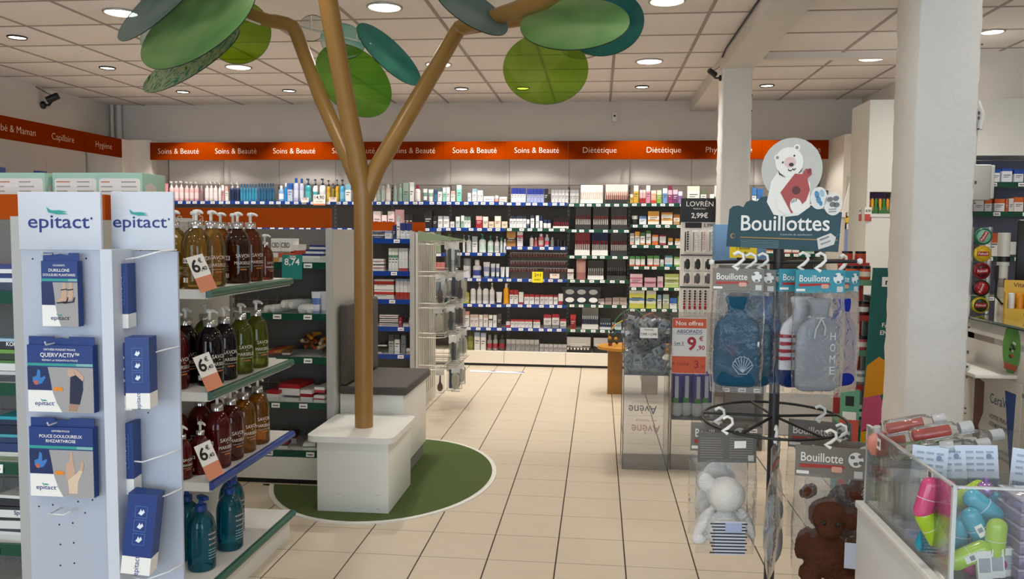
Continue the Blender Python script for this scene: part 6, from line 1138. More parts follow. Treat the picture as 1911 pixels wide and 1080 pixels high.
# ================================================================== hot water bottle stand
SX, SY = .603, 2.85
hs = thing('hot_water_bottle_stand', 'black pole stand with dark teal Bouillottes sign and hanging arms', 'display stand', (SX, SY, 0))
polem = mat('#2e2c2c', .45); MB().lathe([(.0175,0),(.0175,1.40)], polem, 20).build('pole', hs); MB().lathe([(.17,0),(.17,.012),(.03,.03)], polem, 32).build('foot', hs)
# sign: board drawn in its own plane, turned a little to the aisle
GS = .2963*.00183
def g(u, v): return ((1260+u*.2963-1457)*.00186, (462+.075*(1260+u*.2963-1457)-(240+v*.2963))*.00186)
sgn = MB(); dt = mat('#0f3f4c', .5)
flat(sgn, [g(*p) for p in [(343,705),(358,478),(378,460),(412,458),(440,470),(458,440),(488,430),(520,442),(540,420),(575,415),(640,470),(820,490),(905,520),(1003,545),(990,778)]][::1], dt, 0, .006)
SGN_LOC = (0, -.03, 1.375); SGN_ROT = (0, 0, R(-17))
sgo = sgn.build('sign_board', hs, SGN_LOC, SGN_ROT)
def dec(mb, name): return mb.build(name, sgo)
def el(mb, u, v, a, b, m, y, rot=0): c = g(u, v); flat(mb, ellipse_pts(c[0], c[1], a*GS*1.016, b*GS*1.016, 28, rot), m, y, .0012)
def pg(mb, pts, m, y): flat(mb, [g(*p) for p in pts], m, y, .0012)
mb = MB(); el(mb, 715, 268, 174, 188, mat('#c3c3bd', .5), -.004); flat(mb, [g(u, v) for u, v in [(600,330),(640,270),(770,285),(822,360),(825,500),(760,545),(690,548),(620,530),(578,450)]], mat('#eeece6', .5), -.006, .0015); dec(mb, 'bear_disc')
mb = MB(); wf_ = mat('#efede8', .5); ink = mat('#1a1a1c', .5)
el(mb, 632, 190, 19, 20, wf_, -.0062); el(mb, 742, 142, 19, 20, wf_, -.0062); el(mb, 632, 190, 9, 10, mat('#8f8d88', .5), -.0076); el(mb, 742, 142, 9, 10, mat('#8f8d88', .5), -.0076); el(mb, 700, 222, 80, 88, wf_, -.0072, .25)
el(mb, 706, 225, 34, 32, mat('#e2c4be', .5), -.0086); el(mb, 713, 240, 14, 11, ink, -.0100); el(mb, 664, 222, 5, 6, ink, -.0100); el(mb, 729, 189, 5, 6, ink, -.0100)
pg(mb, [(697,262),(703,272),(716,272),(722,262),(730,270),(738,262),(741,266),(730,277),(721,270),(714,279),(700,277),(694,266)], ink, -.0100); dec(mb, 'bear_head')
mb = MB(); rb = mat('#ab4644', .5)
pg(mb, [(655,400),(735,295),(775,302),(795,272),(826,276),(830,308),(806,330),(822,400),(802,462),(722,532)], rb, -.0076); el(mb, 745, 395, 24, 24, mat('#5a2426', .5), -.0090); el(mb, 815, 288, 10, 16, mat('#7c2c2c', .5), -.0090, -.4)
pg(mb, [(630,420),(640,425),(690,500),(716,530),(700,540),(640,500)], wf_, -.0090); el(mb, 748, 488, 34, 48, wf_, -.0090, .3)
for q in range(4): pg(mb, [(722+9*q,450-q*4),(725+9*q,450-q*4),(723+9*q,470-q*3),(720+9*q,470-q*3)], ink, -.0104)
pg(mb, [(640,265),(650,285),(680,310),(682,314),(645,292)], ink, -.0104); pg(mb, [(775,268),(765,285),(755,293),(758,296),(770,288)], ink, -.0104); dec(mb, 'bear_hot_water_bottle')
mb = MB(); bw_ = mat('#e2e2de', .5); el(mb, 873, 452, 48, 66, bw_, -.0066); el(mb, 953, 494, 50, 66, bw_, -.0066)
for u, v in ((862,430),(890,425),(872,462)): el(mb, u, v, 13, 22, mat('#4a8ab8' if u < 880 else '#9cc0d8', .5), -.0080, .2)
el(mb, 886, 485, 9, 14, mat('#4a8ab8', .5), -.0080)
for u, v in ((935,465),(968,462),(950,495),(972,500)): el(mb, u, v, 17, 15, mat('#6f7072', .5), -.0080, .4)
for v in (520, 534): pg(mb, [(930,v),(972,v),(972,v+7),(930,v+7)], mat('#9a9a98', .5), -.0080)
dec(mb, 'badge')
mb = MB(); a, b = g(430, 605), g(938, 648); add_text(mb, 'Bouillottes', (a[0]+b[0])/2, a[1]-.003, .050, wf_, y=-.0075, w=b[0]-a[0], bold=.012); dec(mb, 'lettering')
mb = MB(); pg(mb, [(428,650),(985,705),(985,711),(428,656)], mat('#a8843c', .5), -.0066); el(mb, 382, 642, 15, 16, mat('#a8843c', .5), -.0066); el(mb, 386, 642, 10, 11, dt, -.0080)
for q in range(5): pg(mb, [(430,668+10*q),(655,690+10*q),(655,694+10*q),(430,672+10*q)], mat('#5c7c84', .5), -.0066)
c = g(660, 650); add_text(mb, 'Contrôle de satisfaction', c[0], c[1]-.004, .006, mat('#a8c0c0', .5), y=-.0068, align='L', w=.10)
pg(mb, [(870,690),(945,663),(975,690),(965,732),(880,756)], mat('#d8d6d0', .5), -.0072); pg(mb, [(885,695),(935,678),(938,688),(888,706)], mat('#8a8886', .5), -.0086); pg(mb, [(892,722),(945,705),(946,712),(893,730)], mat('#8a8886', .5), -.0086); pg(mb, [(970,688),(1000,660),(1001,664),(972,693)], mat('#3a6470', .5), -.0066); dec(mb, 'small_print')
# upper arms with white tips
armm = mat('#1d1c1d', .4)
MB().tube([(0,0,1.335),(-.10,-.055,1.338),(-.235,-.13,1.337)], .006, armm, 10).build('arm', hs); MB().tube([(0,0,1.335),(.10,-.05,1.338),(.225,-.12,1.345)], .006, armm, 10).build('arm', hs); MB().tube([(0,0,1.335),(-.05,.09,1.337),(-.10,.2,1.34)], .006, armm, 10).build('arm', hs); MB().tube([(0,0,1.335),(.10,.07,1.337),(.24,.10,1.34)], .006, armm, 10).build('arm', hs)
for p in ((-.238,-.132,1.337),(.228,-.122,1.345)): MB().lathe([(.0001,-.010),(.009,-.006),(.009,.006),(.0001,.010)], WHITE, 10, mx=Matrix.Translation(p)).build('arm_tip', hs)
# lower ring of arms
MB().tube([(.24*math.cos(a), .20*math.sin(a)-.01, .80+.02*math.sin(a)) for a in [2*math.pi*i/40 for i in range(40)]], .005, armm, 8, closed=True).build('ring', hs)
for a in (20, 100, 165, 235, 300): MB().tube([(0,0,.81), (.24*math.cos(R(a)), .20*math.sin(R(a))-.01, .80+.02*math.sin(R(a)))], .005, armm, 8).build('spoke', hs)
bag = clear('#f8f9fa', .97, .05, '#e0e4e8', bump=.55, bscale=16, gl=.32)
def hanger(t, z, w=.06):
    m = mat('#eeeeea', .35)
    MB().tube([(0,0,z-.004),(-.016,0,z+.006),(.0,0,z+.014),(.016,0,z+.030),(.013,0,z+.046),(-.002,0,z+.053),(-.016,0,z+.045)], [.006,.006,.006,.005,.005,.005,.005], m, 8).build('hanger_hook', t)
    MB().box(-w/2, w/2, -.0015, .0015, z-.012, z, m).build('hanger_bar', t)
def pack(x, y, z, rz, card, cardink, label, w=.160, ch=.072, bh=.40, back=False, content=None, sc=1.0):
    """z = top of the header card"""
    t = thing('hot_water_bottle_pack', label, 'hot water bottle', (x, y, z), rz, 'packs hanging on the Bouillottes stand'); cm = mat(card, .5)
    hd = MB().box(-w/2, w/2, -.002, .002, -ch, 0, cm).build('header_card', t)
    tx = MB()
    if not back:
        add_text(tx, 'Bouillotte', -w*.12, -ch*.50, ch*.28, PRINTW, y=-.0026, w=w*.60, bold=.006)
        pts = [(-w*.45,-ch*.60),(w*.18,-ch*.57),(w*.22,-ch*.66),(-w*.45,-ch*.72),(-w*.42,-ch*.66)]; flat(tx, pts, mat('#a8302c', .5), -.002, .0008); flat(tx, rrect(w*.02, w*.17, -ch*.80, -ch*.62, .004), mat('#d8a090', .5), -.0026, .0008)
        flat(tx, ellipse_pts(w*.36, -ch*.36, ch*.22, ch*.24, 24), mat('#dfe2e0', .5), -.002, .0008)
        for du, dv in ((-.02,.02),(.025,.03),(.0,-.03),(.03,-.02)): flat(tx, ellipse_pts(w*.36+du*.5, -ch*.36+dv*.4, ch*.075, ch*.06, 12), mat(cardink, .5), -.0028, .0006)
        flat(tx, [(-w*.48,-ch*.92),(-w*.30,-ch*.92),(-w*.30,-ch*.82),(-w*.48,-ch*.82)], PAPER, -.002, .0006); flat(tx, [(w*.34,-ch*.95),(w*.46,-ch*.95),(w*.46,-ch*.72),(w*.34,-ch*.72)], mat('#c4c8c8', .5), -.002, .0006)
    else:
        for q in range(9): flat(tx, [(-w*.46,-ch*(.18+.08*q)),(-w*.46+w*.4*RB.uniform(.7,1),-ch*(.18+.08*q)),(-w*.46+w*.4,-ch*(.20+.08*q)),(-w*.46,-ch*(.20+.08*q))], mat('#8a857e', .5), -.002, .0005)
        for q in range(9): flat(tx, [(w*.04,-ch*(.18+.08*q)),(w*.44,-ch*(.18+.08*q)),(w*.44,-ch*(.20+.08*q)),(w*.04,-ch*(.20+.08*q))], mat('#8a857e', .5), -.002, .0005)
        flat(tx, [(w*.12,-ch*.52),(w*.32,-ch*.50),(w*.32,-ch*.26),(w*.12,-ch*.28)], PAPER, -.0026, .0005); flat(tx, [(w*.36,-ch*.94),(w*.46,-ch*.94),(w*.46,-ch*.74),(w*.36,-ch*.74)], mat('#b4b6b4', .5), -.0026, .0005)
    tx.build('card_print', hd); hanger(t, 0)
    # clear bag: soft sleeve
    n = 20; vs = []; K = 9
    for k in range(K+1):
        u = k/K; zz = -ch*.9-bh*u; th = .023*math.sin(math.pi*min(1, u*1.02))**.6+.002; ww = w/2*(1+.06*math.sin(math.pi*u))
        for j in range(n): a = 2*math.pi*j/n; vs.append((ww*math.copysign(abs(math.cos(a))**.6, math.cos(a))+RB.uniform(-.002, .002), th*math.sin(a)+RB.uniform(-.002, .002), zz))
    MB().add(vs, [(k*n+j, k*n+(j+1) % n, (k+1)*n+(j+1) % n, (k+1)*n+j) for k in range(K) for j in range(n)], bag, True).build('clear_bag', t)
    return t
def bottle_mesh(mats_at, W=.145, H=.295, Tk=.0165, fuzzy=None):
    """hot water bottle body: neck, shoulders, soft rectangular body; mats_at(t) gives the material by height share"""
    prof = [(0,.62,.3),(.02,.86,.7),(.06,.97,1),(.2,1,1),(.45,1,1),(.62,.97,1),(.70,.86,1),(.755,.62,1),(.79,.44,1),(.83,.40,1.15),(.90,.42,1.2),(.95,.50,1.0),(.985,.52,.8),(1,.46,.45)]
    mb = MB(); n = 28; P = []
    for t_, ws, ts in prof:
        P.append([(W/2*ws*math.copysign(abs(math.cos(2*math.pi*j/n))**.55, math.cos(2*math.pi*j/n)), Tk*ts*math.copysign(abs(math.sin(2*math.pi*j/n))**.8, math.sin(2*math.pi*j/n)), H*t_) for j in range(n)])
    for k in range(len(P)-1):
        mb.add(P[k]+P[k+1], [(j, (j+1) % n, n+(j+1) % n, n+j) for j in range(n)], mats_at((prof[k][0]+prof[k+1][0])/2), True)
    mb.add(P[0], [tuple(reversed(range(n)))], mats_at(0)); mb.add(P[-1], [tuple(range(n))], mats_at(1)); return mb
def fleece(c): return mat(c, .95, noise=.12, scale=60, bump=.5, bscale=260, spec=.1)
TP, TB = '#7a736b', '#3a90a4'
def water(x, y, z, rz, card, label, fn, deco=None, bh=.34):
    t = pack(x, y, z, rz, card, '#6a6a6c' if card == TP else '#3a7a94', label, bh=bh); o = bottle_mesh(fn).build('water_bottle', t, (0, 0, -.072-bh+.028))
    if deco: deco(o)
    return t
def shell(o):
    mb = MB(); m = mat('#a8c0cc', .7); cx, cz = .022, .075
    for q in range(8):
        a = R(20+20*q); mb.tube([(cx, -.0172, cz-.025), (cx+.030*math.cos(a), -.0178, cz-.012+.036*math.sin(a))], .0009, m, 5)
    mb.tube([(cx+.032*math.cos(R(10+8*i)), -.0176, cz-.012+.038*math.sin(R(10+8*i))+.002*math.cos(i*2.1)) for i in range(21)], .0010, m, 5); mb.tube([(cx-.03,-.0172,cz-.006),(cx-.012,-.0172,cz-.030),(cx+.012,-.0172,cz-.030),(cx+.03,-.0172,cz-.006)], .0010, m, 5); mb.build('shell_embroidery', o)
    mb = MB(); m = mat('#4a3f5c', .9); cx, cz = -.012, .122
    for q in range(7):
        a = R(25+21*q); mb.tube([(cx, -.0172, cz-.02), (cx+.028*math.cos(a), -.0176, cz+.028*math.sin(a))], .0010, m, 5)
    mb.build('dark_shell_embroidery', o); MB().box(.066, .0715, -.012, -.006, .135, .15, PAPER).build('side_tag', o)
petrol, navyf, blue_f, grey_f = fleece('#1f4a62'), fleece('#142a5c'), fleece('#0f5a98'), fleece('#8b8f95')
water(.448, 2.705, 1.318, R(-12), TP, 'petrol blue hot water bottle with shell embroidery, taupe card in front', lambda t: petrol, shell)
water(.497, 2.762, 1.312, R(-14), TP, 'dark petrol hot water bottle hung just behind the shell one', lambda t: fleece('#1a4458'))
water(.545, 2.81, 1.312, R(-20), TB, 'bright blue hot water bottle with teal card next to the pole', lambda t: blue_f)
def home(o):
    mb = MB(); m = mat('#d4d6d8', .6)
    for q, c in enumerate('HOME'): add_text(mb, c, .040, .165-.036*q, .024, m, y=-.0178, w=.017)
    mb.build('lettering', o); tw_ = MB(); tw_.tube([(-.035,-.006,.236),(0,-.020,.233),(.035,-.006,.236),(.0,.02,.238)], .004, mat('#a4a6aa', .6), 8, closed=True); tw_.tube([(0,-.02,.233),(-.018,-.023,.20),(-.022,-.022,.17)], .0035, mat('#a4a6aa', .6), 8); tw_.tube([(0,-.02,.233),(.012,-.023,.205),(.010,-.022,.18)], .0035, mat('#a4a6aa', .6), 8); tw_.build('neck_ribbon', o)
water(.692, 2.66, 1.318, R(10), TB, 'pale grey hot water bottle lettered HOME, teal card', lambda t: grey_f, home)
wht, redf = fleece('#d8d4d8'), fleece('#a01c2c')
def striped(t):
    if t < .30: return navyf
    return wht
def stripes(o):
    for q in range(4): MB().box(-.0735, .0735, -.0172, .0172, .090+.024*q, .102+.024*q, redf, ch=.004).build('red_stripe', o)
water(.655, 2.725, 1.318, R(12), TB, 'white hot water bottle with red stripes and navy foot beside the pole', striped, stripes)
water(.80, 2.80, 1.31, R(35), TB, 'royal blue hot water bottle hung behind the grey one', lambda t: fleece('#1c2f98'))
water(.83, 2.90, 1.305, R(40), TB, 'violet blue hot water bottle rearmost on the aisle arm', lambda t: fleece('#5a4c9c'))
water(.50, 2.99, 1.31, R(-25), TP, 'brown hot water bottle hidden at the back of the stand', lambda t: fleece('#4a3a34'))
# plush packs on the lower ring
def plush(parts, m, name, parent, vox=.0055, dz=.0035):
    bm = bmesh.new()
    for (x, y, z, a, b, c, rot) in parts:
        r = bmesh.ops.create_icosphere(bm, subdivisions=3, radius=1.0)
        mx = Matrix.Translation((x, y, z)) @ Euler(rot).to_matrix().to_4x4() @ Matrix.Diagonal((a, b, c, 1))
        bmesh.ops.transform(bm, matrix=mx, verts=r['verts'])
    me = bpy.data.meshes.new(name); bm.to_mesh(me); bm.free(); me.materials.append(m)
    o = put(name, me, parent); md = o.modifiers.new('merge', 'REMESH'); md.mode = 'VOXEL'; md.voxel_size = vox; md.use_smooth_shade = True
    tx_ = bpy.data.textures.new('pile', 'CLOUDS'); tx_.noise_scale = .012
    d2 = o.modifiers.new('pile', 'DISPLACE'); d2.texture = tx_; d2.strength = dz; d2.mid_level = .5
    return o
wfur = mat('#e2dfda', .95, noise=.06, scale=50, bump=.6, bscale=200, spec=.1); bfur = mat('#583626', .95, noise=.35, scale=45, bump=.8, bscale=180, spec=.1)
t = pack(.425, 2.69, .785, R(4), '#5f5b57', '#6a6a6c', 'white plush warmer in a clear bag showing the back of its card', w=.188, ch=.098, bh=.315, back=True)
plush([(0,0,-.205,.062,.055,.058,(0,0,0)), (0,.0,-.325,.060,.045,.068,(0,0,0)), (-.072,0,-.30,.020,.022,.060,(0,R(28),0)), (.070,0,-.30,.020,.022,.058,(0,R(-24),0)), (-.065,.02,-.17,.03,.02,.035,(0,R(-20),0)), (-.085,-.005,-.355,.026,.022,.016,(0,0,0))], wfur, 'plush_body', t, dz=.002)
tx = MB(); tx.box(-.045, .052, -.056, -.054, -.385, -.275, mat('#cfd4de', .5)); 
for q in range(10): tx.box(-.06+.004*(q % 3), .058-.006*(q % 2), -.0575, -.056, -.285-.0105*q, -.281-.0105*q, mat('#1d2230', .5))
tx.box(-.012, .04, -.058, -.0575, -.31, -.28, mat('#aab4d8', .5)); tx.build('warning_print', t)
t2 = pack(.415, 2.80, .79, R(-4), TP, '#6a6a6c', 'second white plush warmer pack hanging behind the first', w=.188, ch=.098, bh=.30)
plush([(0,0,-.19,.055,.03,.06,(0,0,0)), (-.02,0,-.28,.06,.03,.06,(0,0,0))], wfur, 'plush_body', t2, dz=.002)
t = pack(.725, 2.60, .772, R(-10), TP, '#6a6a6c', 'brown plush warmer in a clear bag with taupe Bouillotte card', w=.205, ch=.098, bh=.345)
pb = plush([(.0,0,-.215,.060,.045,.055,(0,0,0)), (.0,-.03,-.245,.040,.035,.036,(0,0,0)), (-.06,0,-.145,.030,.018,.022,(0,R(-35),0)), (.07,0,-.145,.032,.018,.022,(0,R(35),0)), (.0,0,-.335,.075,.045,.085,(0,0,0)), (-.07,-.005,-.31,.025,.025,.055,(0,R(15),0)), (.075,-.005,-.33,.025,.025,.06,(0,R(-20),0)), (-.05,-.02,-.40,.035,.04,.03,(0,0,0)), (.06,-.02,-.41,.035,.04,.03,(0,0,0)), (.06,0,-.225,.03,.03,.04,(0,0,0))], bfur, 'plush_body', t, dz=.010)
for x in (-.018, .022): MB().lathe([(.0001,-.007),(.005,-.005),(.007,0),(.005,.005),(.0001,.007)], BLACK, 12, mx=Matrix.Translation((x, -.062, -.222))).build('eye', t)
MB().box(.045, .085, -.050, -.0485, -.36, -.28, mat('#c8d0e4', .5)).build('care_label', t)
t3 = pack(.785, 2.705, .768, R(-14), TP, '#6a6a6c', 'taupe card pack directly behind the brown plush', w=.205, ch=.098, bh=.33)
pack(.765, 2.88, .79, R(-16), TP, '#6a6a6c', 'taupe card pack at the back right of the lower ring', w=.205, ch=.098, bh=.33)
plush([(.02,0,-.21,.06,.022,.07,(0,0,0)), (.06,0,-.14,.03,.018,.03,(0,0,0)), (.02,0,-.30,.06,.022,.06,(0,0,0))], bfur, 'plush_body', t3, dz=.006)
t4 = pack(.572, 2.66, .765, R(70), TP, '#6a6a6c', 'grey plush pack turned edge on beside the pole', w=.17, ch=.098, bh=.34)
plush([(0,0,-.22,.05,.028,.05,(0,0,0)), (0,0,-.32,.055,.03,.075,(0,0,0))], mat('#8f8f92', .95, noise=.1, scale=50, bump=.5, bscale=200), 'plush_body', t4, dz=.003)

# ================================================================== white counter block with the clear bin of travel items
wc = thing('counter_block', 'white counter block carrying the clear bin of travel items', 'counter', (1.2, 1.5, 0))
cwh = mat('#e6e8ea', .35); MB().box(-.50, .6, -.6, .745, 0, .70, cwh, ch=.003).build('block_body', wc); MB().box(-.505, .6, -.6, .75, .70, .718, mat('#f0f0ee', .35), ch=.003).build('top_board', wc)
ti = thing('travel_bin', 'clear acrylic bin with dividers standing on the white counter block', 'bin', (.95, 1.97, .7185))
ab = clear('#fafbfb', .975, .03, '#d8dee2', gl=.35); edgew = clear('#e4eef0', .45, .05, '#e8eef0', gl=.8)
MB().box(-.235, -.230, -.27, .265, 0, .205, ab).build('side_panel', ti); MB().box(.36, .365, -.27, .265, 0, .205, ab).build('side_panel', ti); MB().box(-.23, .36, -.27, -.265, 0, .205, ab).build('front_panel', ti); MB().box(-.23, .36, .26, .265, 0, .205, ab).build('rear_panel', ti)
MB().box(-.23, .36, .07, .074, 0, .20, ab).build('divider', ti); MB().box(-.23, .36, -.085, -.081, 0, .19, ab).build('divider', ti); MB().box(.02, .024, -.265, -.085, 0, .2, ab).build('divider', ti); MB().box(-.235, .365, -.27, .265, 0, .004, ab).build('bin_floor', ti)
e = MB(); e.box(-.2365, -.2285, -.27, .266, .205, .209, edgew); e.box(-.2365, -.2285, -.2715, -.2635, 0, .208, edgew); e.box(-.2365, -.2285, .258, .2665, 0, .208, edgew); e.box(-.23, .36, -.2715, -.2635, .204, .208, edgew); e.build('polished_edge', ti)
for px_, py_, X_ in ((1640,828,.7145),(1736,885,.7145),(1724,908,.7145)):
    d = AXT @ Vector(((px_-955.5)/FPX, (py_-540)/FPX, 1.0)); p = Vector((0,0,CAMZ))+d*(X_/d.x)
    o = MB().box(-.0008, 0, -.014, .014, -.014, .014, PAPER).box(-.0012, -.0008, -.008, .008, -.006, .006, mat('#6a6a72', .5)).build('price_sticker', None, tuple(p)); tag(o, {1640: 'small price sticker at the far end of the clear travel bin', 1736: 'small price sticker half way along the clear travel bin', 1724: 'lower price sticker on the clear travel bin'}[px_], 'sticker')
RT = random.Random(9)
clr = clear('#fcfdfc', .96, .04, '#f2f6f4', gl=.4); capm = clear('#f4f6f6', .35, .12, '#f4f6f8', gl=.4, tl=.4)
def travel(x, y, z, rot, label, liquid=None, stripe=None, grp=None):
    t = thing('travel_bottle', label, 'bottle', (x, y, z), rot=rot, group=grp)
    MB().lathe([(.017,0),(.021,.004),(.0215,.02),(.0215,.085),(.018,.10),(.010,.108),(.010,.114)], clr, 18).build('bottle_body', t); MB().lathe([(.014,.112),(.0145,.114),(.0145,.138),(.013,.142)], capm, 18).build('flip_cap', t)
    if liquid: MB().lathe([(.006,.003),(.013,.006),(.013,.09)], clear(liquid, .6, .1, liquid, gl=.1, tl=.6), 16).build('tinted_insert', t)
    if stripe: MB().tube([(.0216*math.cos(a), .0216*math.sin(a), .02+.05*i/12) for i, a in enumerate([R(10*i) for i in range(13)])], .0035, mat(stripe, .4), 6).build('stripe', t)
    return t
# upright ones in the rear compartment
for i in range(9): travel(.745+.05*(i % 5)+.0, 2.085+.07*(i//5), .7235, (0, 0, RT.uniform(0, 6)), 'clear travel bottle standing in the rear compartment of the bin', None, None, 'standing travel bottles')
# lying on top of them
for i, (px_, py_, Yw, ang, liq, stp, lab) in enumerate(((1690,802,2.13,18,'#f4a294',None,'travel bottle with pink insert lying topmost towards the column'),(1740,815,2.06,12,'#f08878',None,'travel bottle with red insert lying across the heap'),(1700,850,2.05,8,None,'#7ac83c','travel bottle with green stripe lying below the red one'),(1745,855,2.12,20,None,'#6ab83c','travel bottle with lime stripe beside the divider'),(1800,830,2.14,22,None,None,'plain clear travel bottle pointing its cap to the counter'),(1770,868,2.05,14,None,None,'plain clear travel bottle lowest of the lying ones'))):
    p = at(px_, py_, Yw); t = travel(p.x-.05, Yw, max(p.z, .90), (R(90), 0, R(90+ang*0+RT.uniform(-20, 20))), lab, liq, stp); t.rotation_euler = (R(4), R(78+RT.uniform(-5, 5)), R(RT.uniform(-22, 12)))
for i in range(2):
    p = at(1648+14*i, 822+10*i, 2.17); t = thing('coral_sachet', ('coral sachet leaning at the far end of the travel bin', 'second coral sachet tucked beside the far one')[i], 'sachet', (p.x, 2.17, .86), rot=(R(10), R(-15+20*i), 0)); 
    n = 14; MB().lathe([(.004,0),(.028,.012),(.034,.035),(.026,.062),(.006,.072)], mat('#d88a78', .35), n, 1, .35).build('sachet_body', t); MB().lathe([(.010,.07),(.010,.084)], capm, 12).build('spout', t)
# label cards of the middle compartment
lbm = mat('#d4dfee', .5); ink2 = mat('#a4b0c4', .5)
for i in range(7):
    t = thing('brush_card', 'pale blue printed card with bagged travel brush, middle compartment', 'card', (.76+.072*i, 1.955+.012*(i % 3), .7235), rot=(R(-8), R(RT.uniform(-5, 9)), RT.uniform(-.1, .1)), group='pale blue cards in the middle compartment')
    MB().box(-.04, .04, 0, .0015, 0, .215, lbm).build('card', t); MB().box(-.034, .034, -.016, 0, .01, .14, clear('#eef4fa', .75, .05, '#c8d4e4', bump=.6, bscale=60, gl=.7)).build('blister', t); pr = MB()
    for q in range(4):
        for s in range(3): pr.box(-.03+.022*s, -.014+.022*s, -.0008, 0, .155+.014*q, .160+.014*q, ink2)
    pr.prism(ellipse_pts(.02, .19, .006, .006, 12), -.0012, 0, mat('#8494b0', .5)); pr.build('print', t)
    MB().tube([(0,-.008,.02),(0,-.008,.13)], [.006,.008], mat(('#dfe4ea','#8fb4d8','#e8e0e4')[i % 3], .4), 8).build('brush', t)
# soap capsules in the front compartment
lime, pinkc, tealc, magc = mat('#a4c81c', .25, coat=.3), mat('#d04a7c', .25, coat=.3), mat('#1c9ab4', .25, coat=.3), mat('#b01c6c', .25, coat=.3)
lab_n = []
def capsule(px_, py_, Yw, m, rot, label, ln=.094, r=.0178):
    p = at(px_, py_, Yw); t = thing('pill_case', label, 'case', tuple(p), rot=rot); h = ln/2
    P = [(r*math.cos(a), -h+r+r*math.sin(a)) for a in [R(-90+15*i) for i in range(7)]]+[(r*math.cos(a), h-r+r*math.sin(a)) for a in [R(15*i) for i in range(7)]]
    P = [(max(x, .0001), z) for x, z in P]
    MB().lathe(P, m, 22, 1.15, .8, cap=False).build('case_body', t); MB().tube([(r*1.16*math.cos(a), r*.81*math.sin(a), .0) for a in [2*math.pi*i/24 for i in range(24)]], .0007, mat('#e8e8e4', .4), 4, closed=True).build('seam', t)
    
    if len(lab_n) % 3 == 0: MB().box(-.008, .008, -r*.8-.001, -r*.8+.002, -.014, .012, PAPER).box(-.005, .005, -r*.8-.0015, -r*.8-.001, -.004, .006, mat('#8a8890', .5)).build('case_label', t)
    lab_n.append(1); return t
for i, (px_, py_, Yw, m, rot, lab) in enumerate(((1742,935,1.84,lime,(0,R(4),0),'upright lime case in the front compartment of the bin'),(1767,935,1.80,pinkc,(0,R(-4),R(20)),'upright pink case next to the upright lime one'),(1730,930,1.80,pinkc,(0,R(14),0),'pink case behind the upright lime one'),(1806,925,1.86,lime,(0,R(55),0),'lime case lying on top of the heap'),
        (1835,945,1.80,tealc,(0,R(-52),0),'teal case slanting on top of the heap'),(1865,938,1.87,tealc,(0,R(-75),0),'teal case lying at the back by the divider'),(1824,985,1.78,tealc,(0,R(-30),0),'teal case slanting below the top one'),(1790,1000,1.80,tealc,(0,R(6),0),'upright teal case behind the front edge'),(1858,1008,1.76,lime,(0,R(3),0),'upright lime case beside the purple box stack'),
        (1808,1036,1.75,lime,(0,R(62),0),'lime case lying low in the heap'),(1838,1052,1.77,magc,(0,R(82),0),'magenta case lying at the bottom'),(1735,995,1.86,tealc,(0,R(20),0),'teal case low against the side panel'),(1757,1010,1.83,magc,(0,R(-15),0),'magenta case low against the side panel'),(1738,985,1.80,lime,(0,R(-30),0),'lime case low against the side panel'),(1765,1045,1.84,lime,(0,R(40),0),'lime case half hidden in the bottom corner'))):
    capsule(px_, py_, Yw, m, rot, lab)
sp = thing('shiny_ball', 'shiny lilac ball lying between the teal cases', 'ball', tuple(at(1839, 912, 1.84))); MB().lathe([(max(.0001, .017*math.cos(R(-90+15*i))), .017*math.sin(R(-90+15*i))) for i in range(13)], mat('#b08ac0', .15, .5), 20, cap=False).build('ball_body', sp); MB().lathe([(.006,.016),(.006,.024)], mat('#8a6aa0', .3), 10).build('ball_cap', sp)
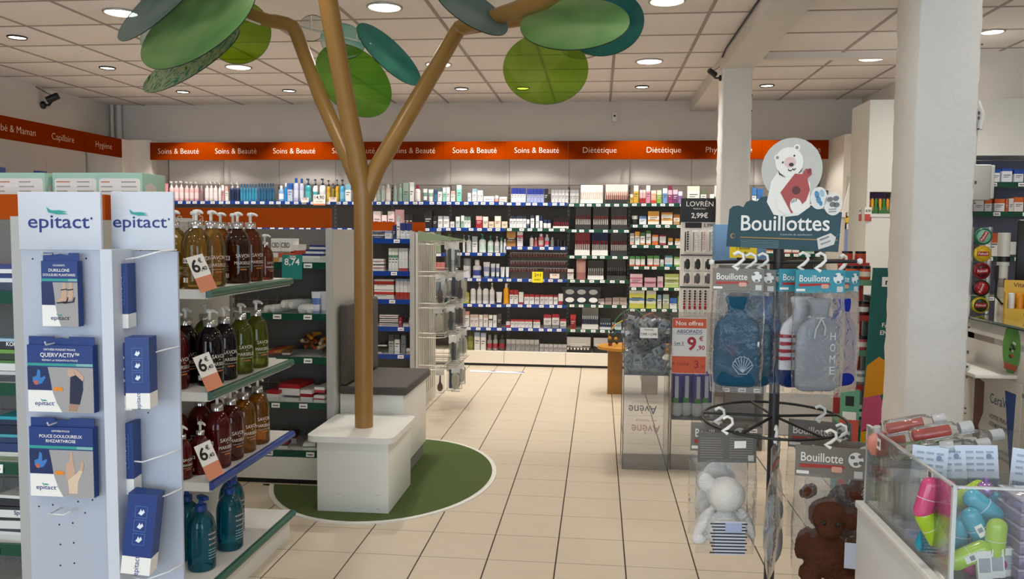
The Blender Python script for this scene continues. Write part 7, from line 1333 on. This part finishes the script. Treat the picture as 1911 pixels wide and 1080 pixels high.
# stacked clear purple boxes
pbm = clear('#cdb8d4', .55, .05, '#a88ab4', gl=.8); lidm = clear('#e0d4e4', .5, .05, '#d4c4dc', gl=.8)
for i in range(6):
    t = thing('pill_organiser', ('lowest', 'second lowest', 'third', 'fourth', 'fifth', 'topmost')[i]+' clear purple organiser in the stack beside the lime cases', 'box', (.915, 1.78, .7235+.029*i), group=None)
    MB().box(-.055, .055, -.05, .05, 0, .021, pbm, ch=.002).build('tray', t); MB().box(-.056, .056, -.051, .051, .0212, .027, lidm, ch=.001).build('lid', t); MB().box(.0, .03, -.0525, -.051, .009, .02, mat('#e83a4c', .4)).build('red_clip', t); MB().box(-.03, -.012, -.0525, -.051, .006, .014, mat('#3a3a5c', .5)).build('print', t)
for i in range(3):
    t = thing('white_carton', ('nearest', 'middle', 'rear')[i]+' white printed carton at the front corner of the bin', 'box', (.80+.03*i, 1.735+.012*i, .7235), rot=(0, R(-6), 0)); MB().box(-.014, .014, 0, .01, 0, .06, PAPER).build('carton_body', t); MB().box(-.011, .011, -.0008, 0, .015, .045, mat('#a8a8b0', .5)).build('print', t)
# ================================================================== cameras and sensor
def cctv(loc, rz, label, k=1.0):
    t = thing('security_camera', label, 'camera', loc, rz); m = mat('#151516', .4)
    t.scale = (k, k, k)
    MB().lathe([(.04,0),(.04,.015),(.015,.03)], m, 16, mx=Euler((R(90),0,0)).to_matrix().to_4x4()).build('wall_plate', t); MB().tube([(0,-.02,0),(0,-.07,.0),(.0,-.10,.035)], .012, m, 8).build('arm', t)
    MB().lathe([(.032,-.06),(.036,-.05),(.036,.05),(.03,.065)], m, 16, mx=Matrix.Translation((.0,-.11,.07)) @ Euler((R(62),0,R(25))).to_matrix().to_4x4()).build('camera_body', t); MB().tube([(0,-.10,.10),(-.05,-.05,.13),(-.10,0,.17)], .004, m, 6).build('cable', t); return t
cctv((-5.695, 7.98, 2.70), R(90), 'black bullet camera on the left wall above the Hygiène header')
cctv((.968, 6.93, 2.70), R(-90), 'black bullet camera on the far plaster column under the beam', .62)
sn = thing('motion_sensor', 'small white motion sensor high on the back wall', 'sensor', (at(1147, 218, 9.17).x, 9.2, at(1147, 218, 9.17).z))
MB().box(-.03, .03, -.035, 0, -.055, .055, mat('#e4e0da', .4), ch=.008).build('housing', sn); MB().lathe([(.012,0),(.012,.004)], BLACK, 12, mx=Matrix.Translation((0,-.034,.01)) @ Euler((R(90),0,0)).to_matrix().to_4x4()).build('lens', sn); MB().box(-.015, .015, -.02, 0, -.085, -.056, mat('#d0ccc6', .4)).build('bracket', sn)
